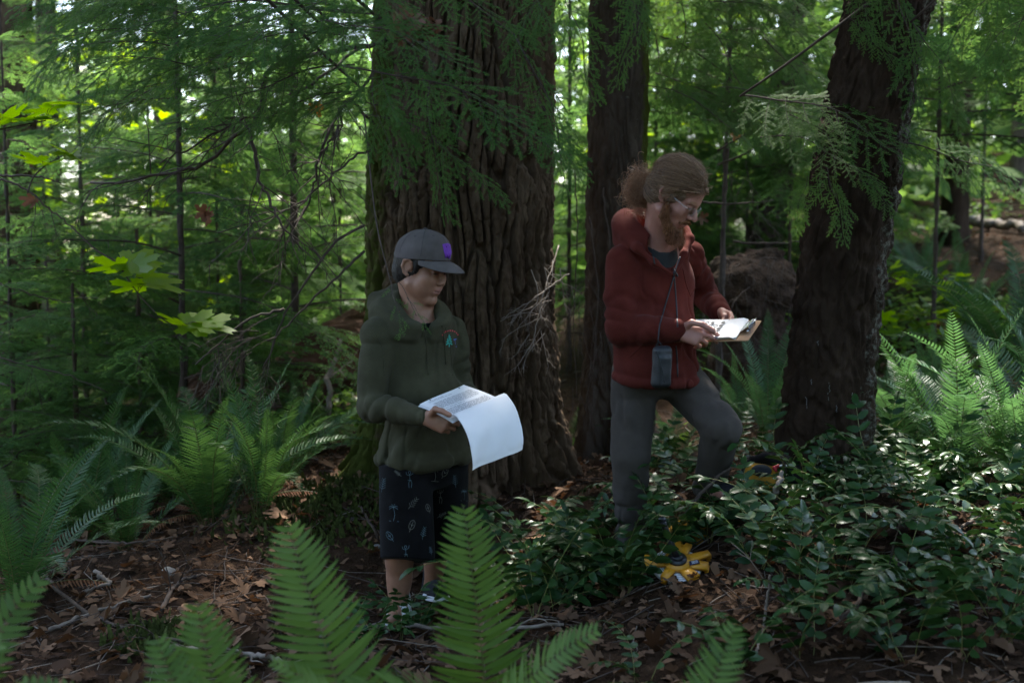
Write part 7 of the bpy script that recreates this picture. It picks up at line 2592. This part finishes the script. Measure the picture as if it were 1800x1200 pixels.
# charcoal tee
gr = Grid(A(P(1155, 460, 4.55)) - 0.22, A(P(1155, 460, 4.55)) + 0.22, 0.0045)
gr.ell(P(1154, 512, 4.62), (0.14, 0.108, 0.17), MT, 0.02)
gr.cone(P(1152, 475, 4.585), P(1157, 434, 4.555), 0.104, 0.077, 0.015)
gr.cone(P(1160, 395, 4.53), P(1160, 424, 4.53), 0.07, 0.066, 0.004, True)
gr.displace(lambda x, y, z: 0.003 * vnoise(x * 16, y * 16, z * 10, 5))
obj("tee_shirt", grid_mesh(gr, "charcoal_tee", M['charcoal'], MO), man)
# trousers
gr = Grid(A(P(1030, 1000, 4.65)) + np.array([0, -0.45, 0]), A(P(1330, 610, 4.65)) + np.array([0, 0.4, 0]), 0.005)
gr.ell(P(1152, 655, 4.63), (0.172, 0.125, 0.11), MT, 0.03)
gr.cone(mRh, mRk, 0.104, 0.078, 0.03, fold=(6, 0.008, 81))
gr.cone(mRk, mRa + Vector((0, 0, 0.03)), 0.077, 0.066, 0.02, fold=(9, 0.015, 82))
gr.cone(mLh, mLk, 0.1, 0.074, 0.03, fold=(6, 0.012, 83))
gr.cone(mLk, mLa + Vector((0, 0, 0.01)), 0.074, 0.066, 0.02, fold=(8, 0.012, 84))
gr.displace(lambda x, y, z: 0.004 * fbm(x * 10, y * 10, z * 6, 91, 2) + creases(x, y, z, 221, 7, 0.015, 1.0, 0.17))
tr = obj("trousers", grid_mesh(gr, "grey_trousers", M['grey_trouser'], MO), man)
s_ = shoe(man, MO, mLa + Vector((-0.02, 0.06, -0.055)), P(1296, 876, 4.5) + Vector((0, 0, -0.005)), (0, 0, 1), 1, (M['shoe_dark'], M['shoe_tan'], M['shoe_ochre']))
s_["label"] = "raised dark shoe with ochre trim"
shoe(man, MO, mRa + Vector((-0.02, 0.06, -0.055)), P(1140, 998, 4.5), (0, 0, 1), 1, (M['shoe_dark'], M['shoe_tan'], M['shoe_ochre']))

# ------------------------------------------------------------------ things held and set down
def paper_mat(name, lines=False, c=(0.86, 0.855, 0.86)):
    m, nt, out = new_mat(name)
    b = N_(nt, "ShaderNodeBsdfPrincipled")
    nz = noise_node(nt, 12, 3, 0.6)
    r = ramp(nt, nz.outputs[0], [(0.3, tuple(x * 0.95 for x in c)), (0.7, c)])
    nt.links.new(r.outputs[0], b.inputs['Base Color'])
    b.inputs['Roughness'].default_value = 0.75
    b.inputs['Specular IOR Level'].default_value = 0.25
    tr = N_(nt, "ShaderNodeBsdfTranslucent"); tr.inputs[0].default_value = rgba(c)
    mx = N_(nt, "ShaderNodeMixShader"); mx.inputs[0].default_value = 0.18
    nt.links.new(b.outputs[0], mx.inputs[1]); nt.links.new(tr.outputs[0], mx.inputs[2]); nt.links.new(mx.outputs[0], out.inputs[0])
    return m


M['paper'] = paper_mat('paper')
M['ink'] = mat_surface('ink', [(0.3, (0.12, 0.12, 0.14)), (0.7, (0.2, 0.2, 0.22))], 40, 0.8)
M['ink_black'] = mat_surface('ink_black', [(0.3, (0.012, 0.012, 0.014)), (0.7, (0.03, 0.03, 0.033))], 40, 0.7)
M['hardboard'] = mat_surface('hardboard', [(0.3, (0.26, 0.14, 0.07)), (0.7, (0.36, 0.2, 0.105))], 60, 0.6, 0.2, 200)


def sheet(fn, nu, nv, th=0.0):
    """surface u,v in 0..1 -> point; V, Q"""
    u = np.linspace(0, 1, nu); v = np.linspace(0, 1, nv)
    V = np.array([fn(a, b) for a in u for b in v])
    Q = [(i * nv + j, (i + 1) * nv + j, (i + 1) * nv + j + 1, i * nv + j + 1) for i in range(nu - 1) for j in range(nv - 1)]
    return V, Q


def print_rows(mb, fn, rows, u0, u1, rng, w=0.0011, gap=0.012, lift=0.0012, words=9):
    """rows of word-like dashes across a sheet; u along the line, rows at the given v"""
    for v, ua, ub in rows:
        u = ua
        while u < ub:
            l = min(rng.uniform(0.03, 0.11), ub - u)
            if l < 0.012: break
            pts = np.array([fn(x, v) for x in np.linspace(u, u + l, 3)])
            q = np.array([fn(x, v + 0.004) for x in np.linspace(u, u + l, 3)])
            sd = unit(q - pts); nr = unit(np.cross(pts[-1] - pts[0], sd[0]))
            if nr[2] < 0 and abs(nr[2]) > 0.3: nr = -nr
            o_ = nr * lift
            V = np.stack([pts + sd * w + o_, pts - sd * w + o_], 1).reshape(-1, 3)
            mb.add(V, [(0, 1, 3, 2), (2, 3, 5, 4)])
            u += l + gap


# the boy's sheaf: top page lying towards him, the first pages folded over the front edge
K1, K2, K3 = A(P(737, 712, 3.94)), A(P(815, 677, 4.14)), A(P(886, 703, 4.02))
K0 = K1 + (K3 - K2)                    # front edge of the lying sheets, nearest corner
K0 = A(P(797, 741, 3.84))
SO = Vector(K0)
nrm = unit(np.cross(K0 - K1, K2 - K1)); nrm = nrm if nrm[2] > 0 else -nrm


def lying(u, v, k=0):
    """u: from K1/K2 side to the front edge K0/K3; v: from near side K1-K0 to far side K2-K3"""
    p = K1 * (1 - u) * (1 - v) + K0 * u * (1 - v) + K2 * (1 - u) * v + K3 * u * v
    return p + nrm * (0.006 * math.sin(u * 3) + 0.004 * math.sin(v * 4 + 1) - 0.0016 * k + 0.006 * (1 - u) ** 3 * v)


sheaf = thing("paper_sheaf", "stapled white printed sheets with their first pages folded over, held by the boy", "papers", SO)
mb = MB()
for k in range(5):
    rng = np.random.default_rng(k)
    du = rng.normal(0, 0.012); dv = rng.normal(0, 0.012)
    V, Q = sheet(lambda a, b: lying(a * (1 + du), b + dv * (k > 0), k), 12, 10)
    mb.add(V - A(SO), Q)
obj("page", mb.mesh("lying_pages", M['paper']), sheaf)
tl, tr_ = K0, K3
bl_, br_ = A(P(830, 818, 3.77)), A(P(917, 783, 3.93))


def folded(u, v, k=0):
    """v across from the near edge to the far edge, u from the lying page over the bend and down"""
    e = tl * (1 - v) + tr_ * v
    b = bl_ * (1 - v) + br_ * v
    out_ = unit((bl_ + br_) - (tl + tr_)); out_[2] = 0; out_ = unit(out_)
    back = unit((K1 + K2) - (K0 + K3))
    r0 = 0.013
    if u < 0.16:
        a = (u / 0.16)                    # rises from the page and rolls over
        th = a * math.pi
        p = e + nrm * (r0 * (1 - math.cos(th)) * 0.9 + 0.003) + back * (r0 * math.sin(th) * 1.1 + 0.004 * (1 - a)) + out_ * 0.004 * a
        return p
    a = (u - 0.16) / 0.84
    s0 = e + nrm * (r0 * 1.8 + 0.003) + out_ * 0.006
    p = s0 * (1 - a) + (b) * a
    bow = 0.036 * math.sin(a * math.pi) ** 0.8 * (1 - 0.25 * a)
    p = p + out_ * bow + np.array([0, 0, 0.012]) * math.sin(a * math.pi)
    p = p + out_ * (0.005 * float(vnoise(v * 3.3 + k, a * 4.1, 2.0, 5)) * a + 0.004 * math.sin(v * 6 + a * 3) * a + 0.003 * math.sin(v * 13 + a * 9) * a) - np.array([0, 0, 0.02]) * k * a * (0.8 - 0.15 * v) + out_ * (-0.002 * k)
    return p


mb = MB()
for k in (0, 1):
    V, Q = sheet(lambda a, b: folded(a, b, k), 30, 16)
    mb.add(V - A(SO), Q)
obj("folded_page", mb.mesh("folded_pages", M['paper']), sheaf)
mb = MB()
rng = np.random.default_rng(4)
rows = []
for v in np.linspace(0.06, 0.94, 30):
    pass
# text lines run from the near to the far side, so swap the roles of u and v
fn = lambda a, b: lying(b, a) + nrm * 0.0
rows = [(0.10, 0.12, 0.45), (0.14, 0.12, 0.6)] + [(b, 0.12, 0.92) for b in np.arange(0.24, 0.52, 0.028)] + [(0.56, 0.12, 0.55)] + [(b, 0.12, 0.92) for b in np.arange(0.62, 0.95, 0.028)]
print_rows(mb, fn, rows, 0, 1, rng, 0.0008, 0.016, 0.0014)
for v in (0.2, 0.85):
    q = lying(0.05, v) + nrm * 0.0015
    mb.tube([q, q + nrm * 0.0005], 0.0035, 8)
obj("print", mb.mesh("printed_text", M['ink'], origin=SO), sheaf)

# clipboard
cB, cA, cC = A(P(1315, 598, 4.34)), A(P(1362, 563, 4.54)), A(P(1164, 601, 4.48))
cD = cC + (cA - cB)
CO = Vector((cB + cA + cC + cD) / 4)
cn = unit(np.cross(cB - cC, cA - cB)); cn = cn if cn[2] > 0 else -cn
ex = unit(cB - cC); ey = unit(cA - cB); ey = unit(ey - ex * np.dot(ex, ey))
W_, H_ = np.linalg.norm(cB - cC), np.linalg.norm(cA - cB)
bp = lambda x, y, z: cC + ex * x * W_ + ey * y * H_ + cn * z - A(CO)
clip = thing("clipboard", "brown clipboard with a metal clip and white papers, held by the bearded man", "clipboard", CO)
mb = MB()
V = [bp(x, y, z) for z in (0, -0.0035) for x, y in ((0, 0.02), (0.02, 0), (0.98, 0), (1, 0.02), (1, 0.98), (0.98, 1), (0.02, 1), (0, 0.98))]
T = [(0, i, i + 1) for i in range(1, 7)] + [(8, 8 + i + 1, 8 + i) for i in range(1, 7)]
Q = [(i, i + 8, (i + 1) % 8 + 8, (i + 1) % 8) for i in range(8)]
mb.add(V, Q, T)
obj("board", mb.mesh("board", M['hardboard'], smooth=False), clip)
mb = MB()
for k in range(7):
    rng = np.random.default_rng(k + 20)
    dx, dy = rng.normal(0, 0.006), rng.normal(0, 0.012)
    lift = 0.002 + 0.0016 * k
    cu = 0.01 + 0.008 * k / 6
    V, Q = sheet(lambda a, b: bp(0.01 + 0.84 * a + dx, 0.03 + 0.92 * b + dy, lift + cu * (max(0, a - 0.55) / 0.45) ** 2 * (1 - max(0, (a - 0.93) / 0.07)) * 0.6 + 0.006 * math.sin(a * 5 + k) * (1 - b) * 0.3 + 0.012 * (1 - a) ** 2 * (k > 4)), 18, 10)
    mb.add(V, Q)
obj("papers", mb.mesh("clipped_papers", M['paper']), clip)["label"] = "clipped white papers"
topf = lambda a, b: bp(0.01 + 0.84 * a, 0.03 + 0.92 * b, 0.0135 + 0.018 * (max(0, a - 0.55) / 0.45) ** 2 * 0.6 + 0.012 * (1 - a) ** 2 + 0.004)
mb = MB()
rng = np.random.default_rng(9)
for i in range(6):
    for j in range(4):
        a0, b0 = 0.33 + 0.075 * i, 0.2 + 0.17 * j
        if rng.random() < 0.1: continue
        c = topf(a0, b0)
        ru, rv = 0.028 * rng.uniform(0.8, 1.2), 0.055 * rng.uniform(0.8, 1.1)
        pts = [topf(a0 + ru * math.cos(q), b0 + rv * math.sin(q)) for q in np.linspace(0, 2 * math.pi, 13)]
        if rng.random() < 0.62:
            mb.add(np.array(pts[:-1] + [c]), None, [(q, (q + 1) % 12, 12) for q in range(12)])
        else:
            mb.tube(pts, 0.0012, 4)
obj("print", mb.mesh("printed_shapes", M['ink_black']), clip)
mb = MB()
# clip: base plate, raised lever and wire loop
cx = lambda x, y, z: bp(x, y, z)
prof = [(0.86, 0.012), (0.89, 0.016), (0.93, 0.026), (0.955, 0.03), (0.975, 0.022), (0.975, 0.004)]
V, Q = sheet(lambda a, b: cx(*[(lambda t: (prof[int(t)][0] * (1 - t % 1) + prof[min(int(t) + 1, 5)][0] * (t % 1), 0.3 + 0.42 * b, prof[int(t)][1] * (1 - t % 1) + prof[min(int(t) + 1, 5)][1] * (t % 1)))(a * 4.999)][0]), 16, 6)
mb.add(V, Q)
mb.tube(smooth_path([cx(0.95, 0.36, 0.028), cx(1.0, 0.4, 0.04), cx(1.02, 0.5, 0.044), cx(1.0, 0.6, 0.04), cx(0.95, 0.64, 0.028)], 14), 0.002, 6)
mb.tube([cx(0.95, 0.28, 0.012), cx(0.95, 0.74, 0.012)], 0.005, 8)
obj("clip", mb.mesh("metal_clip", M['metal']), clip)

# black pouch on a cord round the man's neck
PO = P(1163, 645, 4.36)
gr = Grid(A(PO) - 0.13, A(PO) + 0.13, 0.004)
pa, pb = P(1158, 618, 4.37), P(1168, 672, 4.345)
PBm = basis(22, 4)
gr.box(PO, (0.039, 0.024, 0.082), PBm, 0.022)
gr.box(A(PO) + PBm @ np.array([0, 0.018, -0.012]), (0.03, 0.014, 0.06), PBm, 0.012, 0.008)
gr.displace(lambda x, y, z: 0.002 * vnoise(x * 50, y * 50, z * 30, 7))
pouch = thing("pouch", "small black pouch hanging on a thin cord against the rust red jacket", "bag", PO)
obj("bag_body", grid_mesh(gr, "pouch_body", M['black_nylon'], PO), pouch)
mb = MB()
strap_pts = [(1196, 452), (1187, 475), (1178, 505), (1168, 540), (1160, 570)]
sp_ = on_surface(jb, strap_pts, 0.003, Vector((0, 0, 0)), 40)
if sp_ is not None:
    mb.tube(np.concatenate([sp_, [A(P(1157, 595, 4.34)), A(P(1156, 612, 4.365))]]) - A(PO), 0.0028, 5)
mb.tube([P(1150, 612, 4.37) - PO, P(1158, 600, 4.35) - PO, P(1167, 612, 4.36) - PO], 0.003, 5)
V, Q, T, mi = mb.arrays()
obj("strap", mesh_np("pouch_cord", V, Q, T, [M['black_nylon']]), pouch)
mb = MB()
pv = [A(pa) + unit(A(CAM) - A(pa)) * 0.046 + A((-0.01, 0, 0)), A(PO) + unit(A(CAM) - A(PO)) * 0.052 + A((0.0, 0, 0)), A(pb) + unit(A(CAM) - A(pb)) * 0.046]
mb.tube(smooth_path(pv, 10) - A(PO), 0.0022, 5)
V, Q, T, mi = mb.arrays()
obj("zipper", mesh_np("pouch_zip", V, Q, T, [M['charcoal']]), pouch)

# ------------------------------------------------------------------ open-reel tape measure on the ground
M['reel_yellow'] = mat_surface('reel_yellow', [(0.3, (0.58, 0.25, 0.01)), (0.7, (0.66, 0.3, 0.016))], 20, 0.42, 0.05, 200, spec=0.5)
M['reel_black'] = mat_surface('reel_black', [(0.3, (0.008, 0.008, 0.01)), (0.7, (0.02, 0.02, 0.024))], 20, 0.4, spec=0.5)
M['tape_white'] = mat_surface('tape_white', [(0.3, (0.6, 0.6, 0.63)), (0.7, (0.72, 0.72, 0.75))], 20, 0.5)
M['label_navy'] = mat_surface('label_navy', [(0.3, (0.012, 0.016, 0.06)), (0.7, (0.02, 0.025, 0.08))], 20, 0.5)
RO = P(1190, 990, 4.07)
reel = thing("tape_reel", "yellow open-frame tape reel with a black crank handle and white tape, lying among grape leaves", "tape reel", RO)
rx = Vector((0.98, 0.15, -0.02)).normalized()
rn = Vector((-0.03, -0.42, 0.9)).normalized()
ry = rn.cross(rx).normalized(); rx = ry.cross(rn).normalized()
RP = lambda x, y, z: A(rx) * x + A(ry) * y + A(rn) * z


def prism(mb, outline, z0, z1, m=0, f=None):
    f = f or RP
    n = len(outline)
    c = np.mean(np.array(outline), axis=0)
    V = [f(x, y, z0) for x, y in outline] + [f(x, y, z1) for x, y in outline] + [f(c[0], c[1], z0), f(c[0], c[1], z1)]
    Q = [(i, (i + 1) % n, n + (i + 1) % n, n + i) for i in range(n)]
    T = [(2 * n, (i + 1) % n, i) for i in range(n)] + [(2 * n + 1, n + i, n + (i + 1) % n) for i in range(n)]
    mb.add(V, Q, T, m)


circ = lambda r, n=40: [(r * math.cos(a), r * math.sin(a)) for a in np.arange(n) * 2 * math.pi / n]
mb = MB()
prism(mb, circ(0.088), -0.022, -0.004)
obj("tape_disc", mb.mesh("tape_disc", M['tape_white'], smooth=False), reel)
mb = MB()
for r_ in (0.04, 0.05, 0.06, 0.07, 0.08):
    mb.tube([RP(*p, -0.0035) for p in circ(r_) + [circ(r_)[0]]], 0.0008, 4)
obj("tape_windings", mb.mesh("tape_windings", M['ink'], smooth=False), reel)
mb = MB()
arm = lambda a, r0, r1, w0, w1: [tuple((np.array([[math.cos(a), -math.sin(a)], [math.sin(a), math.cos(a)]]) @ np.array(q))) for q in ((r0, -w0), (r1, -w1), (r1, w1), (r0, w0))]
for a, r1, w in ((R(168), 0.115, 0.03), (R(75), 0.11, 0.014), (R(52), 0.11, 0.012), (R(12), 0.13, 0.014), (R(-22), 0.11, 0.02), (R(-68), 0.1, 0.026), (R(-132), 0.1, 0.014)):
    prism(mb, arm(a, 0.02, r1, 0.02, w), 0.0 + 0.0005 * w * 10, 0.012 + 0.0004 * a)
prism(mb, circ(0.05), 0.001, 0.0165)
fr = obj("frame", mb.mesh("reel_frame", M['reel_yellow'], smooth=False), reel)
mb = MB()
for a, r1, w in ((R(168), 0.115, 0.026), (R(12), 0.13, 0.014), (R(-22), 0.112, 0.02), (R(-68), 0.1, 0.024), (R(-132), 0.1, 0.012), (R(62), 0.11, 0.02)):
    prism(mb, arm(a, r1 - 0.012, r1 + 0.002, w * 0.8, w * 0.8), -0.02, -0.0005)
obj("rim_bracket", mb.mesh("reel_brackets", M['reel_yellow'], smooth=False), reel)
mb = MB()
prism(mb, circ(0.034), 0.0175, 0.026)
prism(mb, circ(0.02), 0.0265, 0.036)
hub = obj("hub", mb.mesh("reel_hub", M['reel_black'], smooth=False), reel)
mb = MB()
hp = lambda t: RP(-0.004, 0.0, 0.03) + A(Vector((-0.045, 0.03, 0.12))) * t
mb.tube([hp(0), hp(0.25), hp(0.3), hp(0.95), hp(1.0)], [0.014, 0.011, 0.0125, 0.0115, 0.013], 12)
mb.tube([hp(0.99), hp(1.08), hp(1.14)], [0.014, 0.015, 0.009], 12)
obj("handle", mb.mesh("crank_handle", M['reel_black']), reel)
mb = MB()
prism(mb, [(0.036, -0.036), (0.075, -0.03), (0.072, -0.012), (0.04, -0.016)], 0.0165, 0.0185)
lab = obj("label", mb.mesh("navy_label", M['label_navy'], smooth=False), reel)
mb = MB()
for k in range(4):
    y = -0.031 + 0.004 * k
    mb.tube([RP(0.046, y, 0.0192), RP(0.07, y + 0.003, 0.0192)], 0.0008, 4)
obj("lettering", mb.mesh("label_lines", M['tape_white']), lab)
cu = bpy.data.curves.new("reel_marking", 'FONT'); cu.body = ": 05 :"; cu.size = 0.024; cu.extrude = 0.0003; cu.align_x = 'CENTER'
to = bpy.data.objects.new("marking_source", cu); col.objects.link(to)
bpy.context.view_layer.update()
me = bpy.data.meshes.new_from_object(to.evaluated_get(bpy.context.evaluated_depsgraph_get()))
bpy.data.objects.remove(to)
me.materials.clear(); me.materials.append(M['ink_black'])
tx = obj("marking", me, reel)
mat3 = Matrix((rx, ry, rn)).transposed()
# stands on the disc's outer wall towards the viewer
wallm = Matrix((rx, rn, -ry)).transposed()
tx.matrix_local = Matrix.Translation(Vector(RP(-0.012, -0.0888, -0.02))) @ wallm.to_4x4()

# ------------------------------------------------------------------ backpack leaning on the tree
M['pack_yellow'] = cloth('pack_yellow', (0.5, 0.255, 0.035), 0.15, sheen=0.05)
M['pack_dark'] = cloth('pack_dark', (0.016, 0.014, 0.014), 0.25)
M['pack_grey'] = cloth('pack_grey', (0.045, 0.048, 0.055), 0.2)
M['red_plastic'] = mat_surface('red_plastic', [(0.3, (0.4, 0.02, 0.03)), (0.7, (0.5, 0.03, 0.04))], 20, 0.4)
KO = P(1345, 850, 4.72)
PB = basis(-18, -12)
kp = lambda x, y, z: A(KO) + PB @ np.array([x, y, z])
pack = thing("backpack", "yellow and black backpack half hidden by grape leaves at the foot of the leaning tree", "backpack", KO)
gr = Grid(A(KO) - 0.26, A(KO) + 0.26, 0.0055)
gr.box(kp(-0.01, 0.0, -0.03), (0.09, 0.055, 0.115), PB, 0.05)
gr.box(kp(-0.01, 0.04, -0.06), (0.085, 0.04, 0.075), PB, 0.03, 0.015)
gr.displace(lambda x, y, z: 0.009 * fbm(x * 14, y * 14, z * 14, 5, 2) + creases(x, y, z, 301, 12, 0.008, 1.0, 0.2))
obj("bag_body", grid_mesh(gr, "pack_body", M['pack_yellow'], KO), pack)
gr = Grid(A(KO) - 0.26, A(KO) + 0.26, 0.0055)
gr.ell(kp(0.03, -0.035, 0.01), (0.125, 0.065, 0.125), PB, 0.02)
gr.chain([kp(0.1, 0.0, 0.02), kp(0.08, 0.02, 0.08), kp(0.0, 0.02, 0.112), kp(-0.07, 0.0, 0.09)], [0.016, 0.018, 0.018, 0.014], 0.02)
gr.displace(lambda x, y, z: 0.006 * fbm(x * 16, y * 16, z * 16, 6, 2))
obj("back_panel", grid_mesh(gr, "pack_panel", M['pack_dark'], KO), pack)
gr = Grid(A(KO) - 0.2, A(KO) + 0.2, 0.004)
gr.ell(kp(-0.012, 0.054, 0.052), (0.042, 0.02, 0.026), PB, 0.005)
obj("pocket", grid_mesh(gr, "pack_pocket", M['pack_grey'], KO), pack)
gr = Grid(A(KO) - 0.2, A(KO) + 0.2, 0.003)
gr.chain([kp(0.055, 0.062, 0.075), kp(0.04, 0.07, 0.066), kp(0.048, 0.072, 0.056)], [0.008, 0.007, 0.006], 0.004)
obj("buckle", grid_mesh(gr, "pack_buckle", M['red_plastic'], KO), pack)
gr = Grid(A(KO) - 0.2, A(KO) + 0.2, 0.003)
gr.cone(kp(0.085, 0.055, 0.078), kp(0.064, 0.066, 0.076), 0.006, 0.005, 0.003)
obj("tag", grid_mesh(gr, "pack_tag", M['white_cotton'], KO), pack)
mb = MB()
for sg in (-1, 1):
    mb.tube(smooth_path([kp(0.06 * sg, -0.05, 0.1), kp(0.075 * sg, 0.05, 0.09), kp(0.09 * sg, 0.09, 0.0), kp(0.08 * sg, 0.05, -0.1)], 14) - A(KO), 0.008, 6)
obj("strap", mb.mesh("pack_straps", M['pack_dark']), pack)
# second bag: soft yellow one lying below the man's raised foot
SO2 = gpx(1226, 4.46) + Vector((0, 0, 0.0))
bag = thing("duffel_bag", "soft yellow bag with a black strap, barely showing through leaves below the raised foot", "bag", SO2)
gr = Grid(A(SO2) - 0.22, A(SO2) + 0.22, 0.0055)
gr.ell(SO2, (0.13, 0.08, 0.065), None, 0.01)
gr.ell(SO2 + Vector((0.05, -0.01, 0.045)), (0.05, 0.05, 0.035), None, 0.02)
gr.displace(lambda x, y, z: 0.012 * fbm(x * 12, y * 12, z * 12, 8, 2))
obj("bag_body", grid_mesh(gr, "bag_body", M['pack_yellow'], SO2), bag)
mb = MB()
mb.tube(smooth_path([(-0.09, -0.075, 0.0), (-0.04, -0.09, 0.06), (0.02, -0.06, 0.1), (0.06, 0.02, 0.09)], 14), 0.009, 6)
obj("strap", mb.mesh("bag_strap", M['pack_dark']), bag)
